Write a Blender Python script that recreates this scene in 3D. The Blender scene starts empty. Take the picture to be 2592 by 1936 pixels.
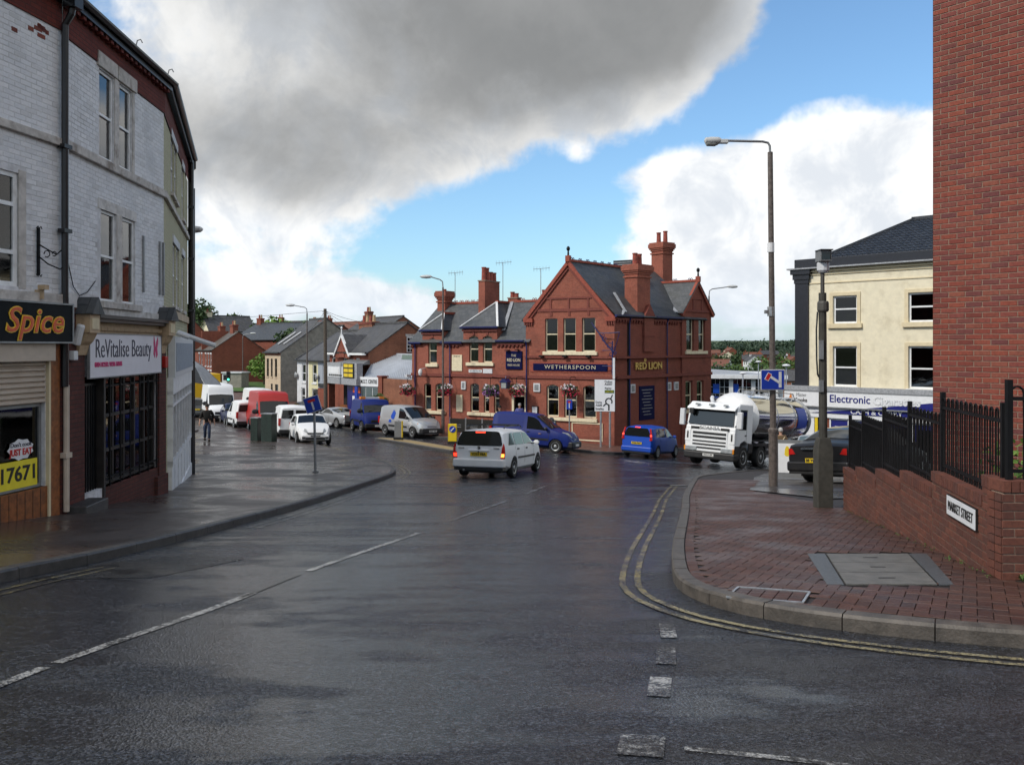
import bpy, bmesh, math, random
import numpy as np
from mathutils import Vector, Matrix, geometry
R = math.radians
sc = bpy.context.scene
col = sc.collection
rnd = random.Random(7)

# ---------------------------------------------------------------- camera
cam = bpy.data.cameras.new('camera')
cam.sensor_width = 36.0
cam.lens = 30.52
cam.shift_y = -36.0 / 1024.0
cam.clip_start = 0.05
cam.clip_end = 9000
camo = bpy.data.objects.new('camera', cam)
col.objects.link(camo)
camo.location = (0, 0, 0)
camo.rotation_euler = (R(90), 0, 0)
sc.camera = camo

# ---------------------------------------------------------------- light
SUN_AZ, SUN_EL = -122.0, 42.0          # compass bearing from +Y, and height
sun = bpy.data.lights.new('sun', 'SUN')
sun.energy = 2.7
sun.angle = R(6.0)
sun.color = (1.0, 0.93, 0.83)
suno = bpy.data.objects.new('sun', sun)
col.objects.link(suno)
_sd = Vector((math.sin(R(SUN_AZ)) * math.cos(R(SUN_EL)), math.cos(R(SUN_AZ)) * math.cos(R(SUN_EL)), math.sin(R(SUN_EL))))
suno.rotation_euler = _sd.to_track_quat('Z', 'Y').to_euler()
suno.location = _sd * 60
sc.view_settings.view_transform = 'Standard'
sc.view_settings.look = 'None'
sc.view_settings.exposure = 0.0
sc.view_settings.gamma = 1.0
sc.view_settings.use_curve_mapping = False
sc.cycles.max_bounces = 5
sc.cycles.diffuse_bounces = 3
sc.cycles.glossy_bounces = 3
sc.cycles.use_adaptive_sampling = True
sc.cycles.adaptive_threshold = 0.02
sc.cycles.transparent_max_bounces = 12
sc.cycles.caustics_reflective = False
sc.cycles.caustics_refractive = False

# ---------------------------------------------------------------- node helper
class NT:
    def __init__(s, tree):
        s.t = tree; s.n = tree.nodes; s.l = tree.links
    def node(s, typ, **kw):
        n = s.n.new(typ)
        for k, v in kw.items():
            setattr(n, k, v)
        return n
    def put(s, sock, v):
        if hasattr(v, 'is_linked') or hasattr(v, 'links'):
            s.l.new(v, sock)
        elif v is not None:
            sock.default_value = v
    def math(s, op, a, b=None, c=None, clamp=False):
        n = s.node('ShaderNodeMath', operation=op, use_clamp=clamp)
        s.put(n.inputs[0], a)
        if b is not None: s.put(n.inputs[1], b)
        if c is not None: s.put(n.inputs[2], c)
        return n.outputs[0]
    def vmath(s, op, a, b=None):
        n = s.node('ShaderNodeVectorMath', operation=op)
        s.put(n.inputs[0], a)
        if b is not None: s.put(n.inputs[1], b)
        return n.outputs[0]
    def mix(s, f, a, b, typ='MIX'):
        n = s.node('ShaderNodeMix', data_type='RGBA', blend_type=typ)
        s.put(n.inputs[0], f)
        s.put(n.inputs[6], c4(a)); s.put(n.inputs[7], c4(b))
        return n.outputs[2]
    def ramp(s, f, lo, hi, a=0.0, b=1.0, smooth=True):
        n = s.node('ShaderNodeMapRange', interpolation_type='SMOOTHSTEP' if smooth else 'LINEAR')
        s.put(n.inputs[0], f)
        n.inputs[1].default_value = lo; n.inputs[2].default_value = hi
        n.inputs[3].default_value = a; n.inputs[4].default_value = b
        return n.outputs[0]
    def noise(s, vec, scale, detail=4, rough=.55, dist=0.0, dims='3D'):
        n = s.node('ShaderNodeTexNoise', noise_dimensions=dims)
        if vec is not None: s.put(n.inputs['Vector'], vec)
        n.inputs['Scale'].default_value = scale; n.inputs['Detail'].default_value = detail
        n.inputs['Roughness'].default_value = rough; n.inputs['Distortion'].default_value = dist
        return n.outputs[0]

def c4(c):
    if isinstance(c, (tuple, list)):
        return (c[0], c[1], c[2], 1.0)
    return c

# ---------------------------------------------------------------- world: a summer sky of cumulus after a shower
w = bpy.data.worlds.new('World'); sc.world = w; w.use_nodes = True
w.node_tree.nodes.clear()
t = NT(w.node_tree)
out = t.node('ShaderNodeOutputWorld'); bg = t.node('ShaderNodeBackground')
SKY_STRENGTH = 0.15
bg.inputs[1].default_value = SKY_STRENGTH
t.l.new(bg.outputs[0], out.inputs[0])
sky = t.node('ShaderNodeTexSky', sky_type='NISHITA', sun_disc=False, sun_elevation=R(SUN_EL), sun_rotation=R(SUN_AZ))
sky.altitude = 100; sky.air_density = 1.0; sky.dust_density = 1.2; sky.ozone_density = 1.3
tc = t.node('ShaderNodeTexCoord')
dirv = t.vmath('NORMALIZE', tc.outputs['Generated'])
sx = t.node('ShaderNodeSeparateXYZ'); t.l.new(dirv, sx.inputs[0])
az = t.math('ARCTAN2', sx.outputs[0], sx.outputs[1])
el = t.math('ARCSINE', sx.outputs[2])
# flattened cloud coordinates: clouds get thinner and closer together towards the horizon
zz = t.math('ADD', t.math('MAXIMUM', sx.outputs[2], 0.0), 0.16)
cb = t.node('ShaderNodeCombineXYZ')
t.l.new(t.math('DIVIDE', sx.outputs[0], zz), cb.inputs[0]); t.l.new(t.math('DIVIDE', sx.outputs[1], zz), cb.inputs[1])
cpl = cb.outputs[0]
def blob(a0, e0, sa, se, rot=0.0, amp=1.0):
    ca, sn = math.cos(R(rot)), math.sin(R(rot))
    da = t.math('SUBTRACT', az, R(a0)); de = t.math('SUBTRACT', el, R(e0))
    p = t.math('ADD', t.math('MULTIPLY', da, ca / R(sa)), t.math('MULTIPLY', de, sn / R(sa)))
    q = t.math('ADD', t.math('MULTIPLY', da, -sn / R(se)), t.math('MULTIPLY', de, ca / R(se)))
    r2 = t.math('ADD', t.math('MULTIPLY', p, p), t.math('MULTIPLY', q, q))
    return t.math('MULTIPLY', t.math('EXPONENT', t.math('MULTIPLY', r2, -1.0)), amp)
def addall(lst):
    o = lst[0]
    for x in lst[1:]: o = t.math('ADD', o, x)
    return o
n_big = t.noise(cpl, 0.9, 4, .56, .25)
n_dir = t.noise(dirv, 7.0, 6, .60, .30)
n_fine = t.noise(dirv, 19.0, 4, .6, .2)
n_mix = t.math('ADD', t.math('MULTIPLY', n_big, .35), t.math('ADD', t.math('MULTIPLY', n_dir, .45), t.math('MULTIPLY', n_fine, .20)))
# where the large cloud masses and the clear gaps stand in this part of the sky (bearing, height in degrees)
grey = addall([blob(-4, 22.5, 19, 8.0, 3, 1.0), blob(4, 17.5, 13, 5.2, 14, .75), blob(-16, 12.0, 11, 4.0, -6, .85), blob(-33, 11, 9, 6, 0, .5), blob(-3, 30, 26, 7, 0, .9), blob(11, 23, 7, 5, 20, .6)])
white = addall([blob(-17, 4.6, 9, 3.3, -12, .42), blob(14.0, 8.3, 9.0, 4.5, 9, 1.0), blob(23, 10.5, 9, 4.2, 0, .95), blob(3, 2.2, 26, 2.2, 0, .45), blob(-1.7, 7.0, 1.6, 1.3, 0, .35), blob(4.4, 12.4, 1.1, .8, 0, .33), blob(9, 11.3, 3.2, 1.0, 12, .35), blob(20.5, 15.0, 3.2, .8, 6, .3)])
gap = addall([blob(1.5, 8.5, 9.5, 4.2, 16, .60), blob(21.5, 20.5, 6.5, 6.0, 30, 1.0), blob(12.5, 14.2, 7, 2.4, 25, .45)])
base = t.math('SUBTRACT', t.math('MULTIPLY', t.math('ADD', n_big, -0.27), 2.2), 0.06)
away = t.ramp(t.math('ABSOLUTE', az), R(34), R(52))          # beyond the masses named above the noise alone decides
base = t.math('MULTIPLY', base, away)
dens = t.math('ADD', t.math('SUBTRACT', addall([grey, white, base]), gap), t.math('MULTIPLY', t.math('SUBTRACT', n_mix, .5), 2.3))
mask = t.ramp(dens, .18, .50)
thick = t.ramp(dens, .40, 1.35)
isgrey = t.ramp(t.math('SUBTRACT', t.math('ADD', grey, t.math('MULTIPLY', t.math('SUBTRACT', n_dir, .5), .55)), t.math('MULTIPLY', white, .55)), .16, .80)
isgrey = t.math('MAXIMUM', isgrey, t.math('MULTIPLY', away, .30))
n_soft = t.noise(dirv, 9.5, 5, .62, .6)
lit = t.mix(t.ramp(t.math('ADD', t.math('MULTIPLY', n_soft, .7), t.math('MULTIPLY', n_fine, .3)), .38, .60), (5.3, 5.6, 6.0), (7.7, 7.7, 7.6))
lit = t.mix(t.math('MULTIPLY', away, .7), lit, (6.3, 6.2, 6.0))
shade = t.mix(t.ramp(n_dir, .3, .72), (1.80, 1.85, 1.88), (2.25, 2.29, 2.31))
ccol = t.mix(t.math('MULTIPLY', isgrey, t.math('ADD', t.math('MULTIPLY', thick, .55), .45)), lit, shade)
# low clouds are seen through more air
hz = t.ramp(el, R(-1), R(7), .55, 0.0)
ccol = t.mix(hz, ccol, (4.6, 5.3, 6.1))
skyc = t.mix(1.0, sky.outputs[0], (0.90, 1.14, 1.26), 'MULTIPLY')
final = t.mix(mask, skyc, ccol)
final = t.mix(t.ramp(el, R(-2), R(5.5), .65, 0.0), final, (4.7, 5.4, 6.2))
t.l.new(final, bg.inputs[0])
w.cycles.sampling_method = 'MANUAL'
w.cycles.sample_map_resolution = 256

# ---------------------------------------------------------------- materials
MATS = {}
def newmat(name):
    m = bpy.data.materials.new(name); m.use_nodes = True
    nt = NT(m.node_tree); b = m.node_tree.nodes['Principled BSDF']
    MATS[name] = m
    return m, nt, b
def setin(b, **kw):
    for k, v in kw.items():
        k = {'rough': 'Roughness', 'metal': 'Metallic', 'spec': 'Specular IOR Level', 'coat': 'Coat Weight', 'coatr': 'Coat Roughness', 'ior': 'IOR', 'alpha': 'Alpha', 'trans': 'Transmission Weight'}[k]
        b.inputs[k].default_value = v
def bumpit(nt, b, hgt, strength, dist):
    n = nt.node('ShaderNodeBump'); n.inputs['Strength'].default_value = strength; n.inputs['Distance'].default_value = dist
    nt.put(n.inputs['Height'], hgt); nt.l.new(n.outputs[0], b.inputs['Normal'])
def island(nt):
    g = nt.node('ShaderNodeNewGeometry'); o = nt.node('ShaderNodeObjectInfo')
    return nt.math('FRACT', nt.math('ADD', g.outputs['Random Per Island'], nt.math('MULTIPLY', o.outputs['Random'], 7.31)))
def objc(nt):
    return nt.node('ShaderNodeTexCoord').outputs['Object']
def plain(name, c, rough=.6, metal=0., spec=.5, var=.12, scale=6., bump=0., bscale=60., coat=0., dirt=None, perob=0.):
    """one colour with a little uneven tone, grain and optional dirt patches"""
    m, nt, b = newmat(name)
    setin(b, rough=rough, metal=metal, spec=spec)
    if coat: setin(b, coat=coat, coatr=.05)
    oc = objc(nt)
    n = nt.noise(oc, scale, 5, .6)
    lo = tuple(x * (1 - var) for x in c); hi = tuple(min(1, x * (1 + var)) for x in c)
    cc = nt.mix(nt.ramp(n, .3, .7), lo, hi)
    if dirt:
        dn = nt.noise(oc, dirt[2] if len(dirt) > 2 else 2.5, 6, .65)
        cc = nt.mix(nt.math('MULTIPLY', nt.ramp(dn, .48, .72), dirt[1]), cc, dirt[0])
    if perob:
        r = island(nt)
        cc = nt.mix(nt.math('MULTIPLY', r, perob), cc, tuple(x * .35 for x in c))
    nt.l.new(cc, b.inputs['Base Color'])
    if bump: bumpit(nt, b, nt.noise(oc, bscale, 3, .6), bump, .01)
    return m
def emit(name, c, s):
    m, nt, b = newmat(name)
    b.inputs['Base Color'].default_value = c4(c); b.inputs['Emission Color'].default_value = c4(c); b.inputs['Emission Strength'].default_value = s
    return m
def brickpiece(name, cols, rough=.8, bump=.3, dark=.25, wet=0.):
    """material of single bricks or pavers: each piece takes its own tone"""
    m, nt, b = newmat(name)
    r = island(nt); oc = objc(nt)
    cr = nt.node('ShaderNodeValToRGB'); cr.color_ramp.interpolation = 'LINEAR'
    e = cr.color_ramp.elements
    e[0].position = 0; e[0].color = c4(cols[0]); e[1].position = 1; e[1].color = c4(cols[-1])
    for i, c in enumerate(cols[1:-1]):
        k = e.new((i + 1) / (len(cols) - 1)); k.color = c4(c)
    nt.l.new(r, cr.inputs[0])
    g = nt.node('ShaderNodeNewGeometry')
    n = nt.noise(g.outputs['Position'], 26, 5, .65)
    n2 = nt.noise(g.outputs['Position'], 1.3, 4, .6)
    cc = nt.mix(nt.math('MULTIPLY', nt.ramp(n, .35, .75), dark), cr.outputs[0], tuple(x * .35 for x in cols[0]))
    cc = nt.mix(nt.math('MULTIPLY', nt.ramp(n2, .45, .75), .35), cc, tuple(x * .55 for x in cols[0]))
    nt.l.new(cc, b.inputs['Base Color'])
    if wet:
        nt.l.new(nt.ramp(n2, .35, .68, rough, wet), b.inputs['Roughness'])
    else: setin(b, rough=rough)
    if bump: bumpit(nt, b, nt.noise(g.outputs['Position'], 120, 4, .6), bump, .006)
    return m
def brickwall(name, c1, c2, mortar, bw=.225, bh=.075, mort=.010, rough=.85, var=.3, dirt=.3, flat=False, dark=(.03, .02, .018)):
    """far walls: brick pattern on local x (along the wall) and z"""
    m, nt, b = newmat(name)
    setin(b, rough=rough, spec=.3)
    oc = objc(nt)
    s = nt.node('ShaderNodeSeparateXYZ'); nt.l.new(oc, s.inputs[0])
    c = nt.node('ShaderNodeCombineXYZ'); nt.l.new(nt.math('ADD', s.outputs[0], s.outputs[1]), c.inputs[0]); nt.l.new(s.outputs[1 if flat else 2], c.inputs[1])
    if flat: nt.l.new(s.outputs[0], c.inputs[0])
    k = nt.node('ShaderNodeTexBrick')
    nt.l.new(c.outputs[0], k.inputs['Vector'])
    k.inputs['Color1'].default_value = c4(c1); k.inputs['Color2'].default_value = c4(c2); k.inputs['Mortar'].default_value = c4(mortar)
    k.inputs['Scale'].default_value = 1.0; k.inputs['Mortar Size'].default_value = mort; k.inputs['Mortar Smooth'].default_value = .3
    k.inputs['Brick Width'].default_value = bw; k.inputs['Row Height'].default_value = bh; k.inputs['Bias'].default_value = -.1
    n = nt.noise(oc, .9, 6, .65); n2 = nt.noise(oc, 9, 4, .6)
    cc = nt.mix(nt.math('MULTIPLY', nt.ramp(n, .42, .72), dirt), k.outputs[0], dark)
    cc = nt.mix(nt.math('MULTIPLY', nt.ramp(n2, .35, .7), var), cc, tuple(x * .5 for x in c1))
    nt.l.new(cc, b.inputs['Base Color'])
    bumpit(nt, b, nt.math('MULTIPLY', k.outputs[1], -1.), .5, .008)
    return m
def rooftile(name, c1, c2, tw=.25, th=.22, rough=.55, moss=.2):
    """slates: rows up the slope (local y of the roof sheet), joints staggered"""
    m = brickwall(name, c1, c2, tuple(x * .35 for x in c1), tw, th, .007, rough, .35, moss, flat=True, dark=(.09, .085, .06))
    return m
def glassy(name, tint=(.55, .6, .62), refl=.9, dirty=.0):
    """window glass that shows the room behind it and mirrors the sky"""
    m = bpy.data.materials.new(name); m.use_nodes = True; MATS[name] = m
    nt = NT(m.node_tree); m.node_tree.nodes.clear()
    o = nt.node('ShaderNodeOutputMaterial'); tr = nt.node('ShaderNodeBsdfTransparent'); gl = nt.node('ShaderNodeBsdfGlossy'); mx = nt.node('ShaderNodeMixShader')
    fr = nt.node('ShaderNodeFresnel'); fr.inputs[0].default_value = 1.55
    tr.inputs[0].default_value = c4(tint); gl.inputs[0].default_value = (refl, refl, refl, 1); gl.inputs['Roughness'].default_value = .03
    nt.l.new(nt.math('MULTIPLY', fr.outputs[0], 1.25, clamp=True), mx.inputs[0]); nt.l.new(tr.outputs[0], mx.inputs[1]); nt.l.new(gl.outputs[0], mx.inputs[2])
    n = nt.node('ShaderNodeBump'); n.inputs['Strength'].default_value = .05; n.inputs['Distance'].default_value = .02
    nt.l.new(nt.noise(objc(nt), 1.8, 2, .5), n.inputs['Height']); nt.l.new(n.outputs[0], gl.inputs['Normal'])
    nt.l.new(mx.outputs[0], o.inputs[0])
    return m
M = MATS

# ---------------------------------------------------------------- mesh builder
class MB:
    def __init__(s): s.v = []; s.f = []
    def add(s, vs, fs):
        o = len(s.v); s.v += [tuple(p) for p in vs]; s.f += [tuple(i + o for i in f) for f in fs]; return s
    def box(s, x0, x1, y0, y1, z0, z1):
        return s.add([(x0, y0, z0), (x1, y0, z0), (x1, y1, z0), (x0, y1, z0), (x0, y0, z1), (x1, y0, z1), (x1, y1, z1), (x0, y1, z1)],
                     [(0, 3, 2, 1), (4, 5, 6, 7), (0, 1, 5, 4), (1, 2, 6, 5), (2, 3, 7, 6), (3, 0, 4, 7)])
    def quad(s, a, b, c, d): return s.add([a, b, c, d], [(0, 1, 2, 3)])
    def poly(s, pts): return s.add(pts, [tuple(range(len(pts)))])
    def prism(s, pts, vec):
        """closed prism: planar outline pts swept by vec"""
        n = len(pts); v = Vector(vec)
        top = [tuple(Vector(p) + v) for p in pts]
        return s.add(list(pts) + top, [tuple(range(n))[::-1], tuple(range(n, 2 * n))] + [(i, (i + 1) % n, n + (i + 1) % n, n + i) for i in range(n)])
    def bar(s, a, b, w, d=None, up=(0, 0, 1)):
        d = w if d is None else d
        a = Vector(a); b = Vector(b); z = (b - a)
        if z.length < 1e-6: return s
        z.normalize(); x = z.cross(Vector(up))
        if x.length < 1e-4: x = z.cross(Vector((1, 0, 0)))
        x.normalize(); y = z.cross(x)
        x *= w / 2; y *= d / 2
        return s.add([a - x - y, a + x - y, a + x + y, a - x + y, b - x - y, b + x - y, b + x + y, b - x + y],
                     [(0, 3, 2, 1), (4, 5, 6, 7), (0, 1, 5, 4), (1, 2, 6, 5), (2, 3, 7, 6), (3, 0, 4, 7)])
    def tube(s, pts, rad, n=8, cap=True):
        pts = [Vector(p) for p in pts]
        rad = rad if isinstance(rad, (list, tuple)) else [rad] * len(pts)
        rings = []; vs = []
        for i, p in enumerate(pts):
            d = (pts[min(i + 1, len(pts) - 1)] - pts[max(i - 1, 0)]).normalized()
            x = d.cross(Vector((0, 0, 1)))
            if x.length < 1e-3: x = d.cross(Vector((0, 1, 0)))
            x.normalize(); y = d.cross(x)
            if rings and x.dot(rings[-1]) < -.2: x = -x; y = -y
            rings.append(x)
            for k in range(n):
                a = 2 * math.pi * k / n
                vs.append(p + (x * math.cos(a) + y * math.sin(a)) * rad[i])
        fs = [(i * n + k, i * n + (k + 1) % n, (i + 1) * n + (k + 1) % n, (i + 1) * n + k) for i in range(len(pts) - 1) for k in range(n)]
        if cap: fs += [tuple(range(n))[::-1], tuple(range((len(pts) - 1) * n, len(pts) * n))]
        return s.add(vs, fs)
    def lathe(s, prof, n=12, c=(0, 0, 0), axis='z', cap=True):
        """prof: list of (radius, height) turned about axis through c"""
        vs = []
        for r, hh in prof:
            for k in range(n):
                a = 2 * math.pi * (k + .5) / n; p = (r * math.cos(a), r * math.sin(a), hh)
                if axis == 'y': p = (p[0], p[2], p[1])
                if axis == 'x': p = (p[2], p[0], p[1])
                vs.append((p[0] + c[0], p[1] + c[1], p[2] + c[2]))
        fs = [(i * n + k, i * n + (k + 1) % n, (i + 1) * n + (k + 1) % n, (i + 1) * n + k) for i in range(len(prof) - 1) for k in range(n)]
        if cap: fs += [tuple(range(n))[::-1], tuple(range((len(prof) - 1) * n, len(prof) * n))]
        return s.add(vs, fs)
    def sheet(s, a, b, c, d, nu, nv, fn=None):
        """grid on the bilinear patch a b c d"""
        a, b, c, d = map(Vector, (a, b, c, d)); vs = []
        for j in range(nv + 1):
            for i in range(nu + 1):
                u = i / nu; v = j / nv
                p = (a * (1 - u) + b * u) * (1 - v) + (d * (1 - u) + c * u) * v
                vs.append(fn(p, u, v) if fn else p)
        k = nu + 1
        return s.add(vs, [(j * k + i, j * k + i + 1, (j + 1) * k + i + 1, (j + 1) * k + i) for j in range(nv) for i in range(nu)])
    def mesh(s, name):
        me = bpy.data.meshes.new(name); me.from_pydata([tuple(v) for v in s.v], [], s.f); me.validate(); me.update(); return me
    def build(s, name, mat=None, parent=None, smooth=None, bevel=0., **kw):
        me = s.mesh(name)
        if mat: me.materials.append(M[mat] if isinstance(mat, str) else mat)
        if smooth is not None: autosmooth(me, smooth)
        o = bpy.data.objects.new(name, me); col.objects.link(o)
        setpar(o, parent)
        if bevel:
            md = o.modifiers.new('bevel', 'BEVEL'); md.width = bevel; md.segments = 3; md.limit_method = 'ANGLE'; md.angle_limit = R(40); md.harden_normals = True; me.shade_smooth(); me.set_sharp_from_angle(angle=R(180))
        for k, v in kw.items(): setattr(o, k, v)
        return o
def setpar(o, parent):
    """parent may be an object, or (object, place, turn about z) for a face of it"""
    if isinstance(parent, tuple):
        o.parent = parent[0]; o.location = parent[1]; o.rotation_euler = (0, 0, parent[2])
    elif parent: o.parent = parent
def autosmooth(me, deg=35):
    bm = bmesh.new(); bm.from_mesh(me); bmesh.ops.recalc_face_normals(bm, faces=bm.faces); bm.to_mesh(me); bm.free()
    me.shade_smooth(); me.set_sharp_from_angle(angle=R(deg))
def recalc(o):
    me = o.data; bm = bmesh.new(); bm.from_mesh(me); bmesh.ops.recalc_face_normals(bm, faces=bm.faces); bm.to_mesh(me); bm.free(); return o
def B1(name, x0, x1, y0, y1, z0, z1, mat, parent=None, bevel=0., **kw):
    return MB().box(x0, x1, y0, y1, z0, z1).build(name, mat, parent, bevel=bevel, **kw)
def tag(o, label=None, cat=None, group=None, kind=None):
    if label: o['label'] = label
    if cat: o['category'] = cat
    if group: o['group'] = group
    if kind: o['kind'] = kind
    return o
def empty(name, loc=(0, 0, 0), rz=0., label=None, cat=None, group=None):
    o = bpy.data.objects.new(name, None); o.empty_display_size = .3; col.objects.link(o)
    o.location = loc; o.rotation_euler = (0, 0, rz)
    return tag(o, label, cat, group)
def frame(name, P0, P1, z, label=None, cat=None, group=None):
    """Empty at the left end of a facade; local x runs along it to the right, -y looks out"""
    return empty(name, (P0[0], P0[1], z), math.atan2(P1[1] - P0[1], P1[0] - P0[0]), label, cat, group)
def sub(name, parent, loc=(0, 0, 0), rz=0., rx=0.):
    o = bpy.data.objects.new(name, None); col.objects.link(o); o.parent = parent; o.location = loc; o.rotation_euler = (rx, 0, rz); return o
def inst(src, name, parent, loc, rot=(0, 0, 0), scale=(1, 1, 1)):
    o = bpy.data.objects.new(name, src.data if hasattr(src, 'data') else src); col.objects.link(o)
    o.parent = parent; o.location = loc; o.rotation_euler = rot; o.scale = scale; return o

# ---------------------------------------------------------------- lettering
scr = bpy.data.scenes.new('scratch')          # small side scene in which text, booleans and skins are evaluated
def baked(ob, *others):
    for o in (ob, *others):
        if o.name not in scr.collection.objects: scr.collection.objects.link(o)
    vl = scr.view_layers[0]; vl.update(); me = bpy.data.meshes.new_from_object(ob.evaluated_get(vl.depsgraph))
    for o in (ob, *others): scr.collection.objects.unlink(o)
    return me
def text(body, size, mat, parent, loc, width=None, rot=(math.pi / 2, 0, 0), name='lettering', align='CENTER', depth=.004, bold=0., shear=0., space=1.0, xs=1.0):
    cu = bpy.data.curves.new('t', 'FONT'); cu.body = body; cu.size = size; cu.align_x = align; cu.align_y = 'CENTER'
    cu.extrude = depth; cu.offset = bold; cu.shear = shear; cu.space_character = space; cu.resolution_u = 3
    ob = bpy.data.objects.new('t', cu)
    me = baked(ob)
    bpy.data.objects.remove(ob); bpy.data.curves.remove(cu)
    me.name = name; me.materials.clear(); me.materials.append(M[mat])
    o = bpy.data.objects.new(name, me); col.objects.link(o)
    if isinstance(parent, tuple):
        o.parent = parent[0]; o.location = Matrix.Rotation(parent[2], 3, 'Z') @ Vector(loc) + Vector(parent[1]); o.rotation_euler = (rot[0], rot[1], rot[2] + parent[2])
    else: o.parent = parent; o.location = loc; o.rotation_euler = rot
    if width and len(me.vertices):
        xsv = [v.co.x for v in me.vertices]; xs = width / max(1e-6, max(xsv) - min(xsv))
    o.scale = (xs, 1, 1)
    return o

# ---------------------------------------------------------------- walls and windows
def wall(name, x0, x1, z0, z1, ops, mat, parent, y=0., rev=.16, **kw):
    """wall sheet in the local plane y, holes at ops (xa, xb, za, zb) with reveals going back by rev"""
    xs = sorted({x0, x1, *[v for o in ops for v in o[:2]]}); zs = sorted({z0, z1, *[v for o in ops for v in o[2:4]]})
    xs = [v for v in xs if x0 <= v <= x1]; zs = [v for v in zs if z0 <= v <= z1]
    mb = MB()
    for i in range(len(xs) - 1):
        for j in range(len(zs) - 1):
            cx = (xs[i] + xs[i + 1]) / 2; cz = (zs[j] + zs[j + 1]) / 2
            if any(o[0] < cx < o[1] and o[2] < cz < o[3] for o in ops): continue
            mb.quad((xs[i], y, zs[j]), (xs[i + 1], y, zs[j]), (xs[i + 1], y, zs[j + 1]), (xs[i], y, zs[j + 1]))
    for a, b, c, d in [o[:4] for o in ops]:
        yb = y + rev
        mb.quad((a, y, c), (a, y, d), (a, yb, d), (a, yb, c)); mb.quad((b, y, c), (b, yb, c), (b, yb, d), (b, y, d))
        mb.quad((a, y, d), (b, y, d), (b, yb, d), (a, yb, d)); mb.quad((a, y, c), (a, yb, c), (b, yb, c), (b, y, c))
    return mb.build(name, mat, parent, **kw)
def window(parent, x0, x1, z0, z1, y=.1, fw=.06, rails=(.5,), posts=(), fmat='white_frame', sill=None, gmat='glass', arch=0., room='dark_room', curtain=None, arch_mat=None, name='window', low=None):
    """frame (part) with its panes, sill, curtain and the dark room behind it (sub-parts)"""
    mb = MB(); d0, d1 = y, y + .06
    mb.box(x0, x0 + fw, d0, d1, z0, z1); mb.box(x1 - fw, x1, d0, d1, z0, z1)
    mb.box(x0 + fw, x1 - fw, d0, d1, z0, z0 + fw); mb.box(x0 + fw, x1 - fw, d0, d1, z1 - fw, z1)
    hs = [z0 + fw] + [z0 + (z1 - z0) * r for r in rails] + [z1 - fw]
    for r in rails:
        zc = z0 + (z1 - z0) * r; mb.box(x0 + fw, x1 - fw, d0 - .004, d1, zc - fw * .42, zc + fw * .42)
    vs = [x0 + fw] + [x0 + (x1 - x0) * r for r in posts] + [x1 - fw]
    for r in posts:
        xc = x0 + (x1 - x0) * r; mb.box(xc - fw * .4, xc + fw * .4, d0 + .004, d1 - .004, z0 + fw, z1 - fw)
    if arch:
        n = 6; pts = [(x0, d0 - .006, z1)]
        for i in range(n + 1):
            a = i / n; pts.append((x0 + (x1 - x0) * a, d0 - .006, z1 - arch * (2 * a - 1) ** 2 - fw * .2))
        pts.append((x1, d0 - .006, z1))
    fr = mb.build(name, fmat, parent)
    if arch:
        mbA = MB()
        for sgn in (0, 1):
            q = [p for p in pts[1:-1] if (p[0] <= (x0 + x1) / 2 + 1e-6) == (sgn == 0)]
            crn = (x0, pts[0][1], z1 + .01) if sgn == 0 else (x1, pts[0][1], z1 + .01)
            mid = ((x0 + x1) / 2, pts[0][1], z1 + .01)
            poly = [crn] + q + [mid] if sgn == 0 else [mid] + q + [crn]
            mbA.prism(poly, (0, -(y - .012), 0))
        mbA.build('arch_head', arch_mat, fr)
    for i in range(len(hs) - 1):
        for j in range(len(vs) - 1):
            MB().box(vs[j] - .01, vs[j + 1] + .01, y + .026, y + .032, hs[i] - .01, hs[i + 1] + .01).build('pane', gmat if not (low and i == 0) else low, fr)
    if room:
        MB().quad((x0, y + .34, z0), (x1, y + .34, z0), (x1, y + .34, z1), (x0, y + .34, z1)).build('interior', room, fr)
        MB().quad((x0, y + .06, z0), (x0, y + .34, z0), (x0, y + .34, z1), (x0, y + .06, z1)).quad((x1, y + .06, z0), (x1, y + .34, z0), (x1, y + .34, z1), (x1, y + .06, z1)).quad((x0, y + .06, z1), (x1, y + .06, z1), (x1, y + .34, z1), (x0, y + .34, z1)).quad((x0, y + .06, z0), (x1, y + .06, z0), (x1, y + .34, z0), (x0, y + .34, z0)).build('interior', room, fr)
    if curtain:
        cm, ca, cbb, cz0, cz1 = curtain
        W_ = x1 - x0
        MB().sheet((x0 + W_ * ca, y + .12, z0 + (z1 - z0) * cz0), (x0 + W_ * cbb, y + .12, z0 + (z1 - z0) * cz0), (x0 + W_ * cbb, y + .12, z0 + (z1 - z0) * cz1), (x0 + W_ * ca, y + .12, z0 + (z1 - z0) * cz1), 16, 1, lambda p, u, v: (p.x, p.y + .02 * math.sin(u * 28), p.z)).build('curtain', cm, fr)
    if sill:
        sm, e, hh, pr = sill
        B1('sill', x0 - e, x1 + e, -pr, y + .03, z0 - hh, z0 - .002, sm, fr)
    return fr
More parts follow.
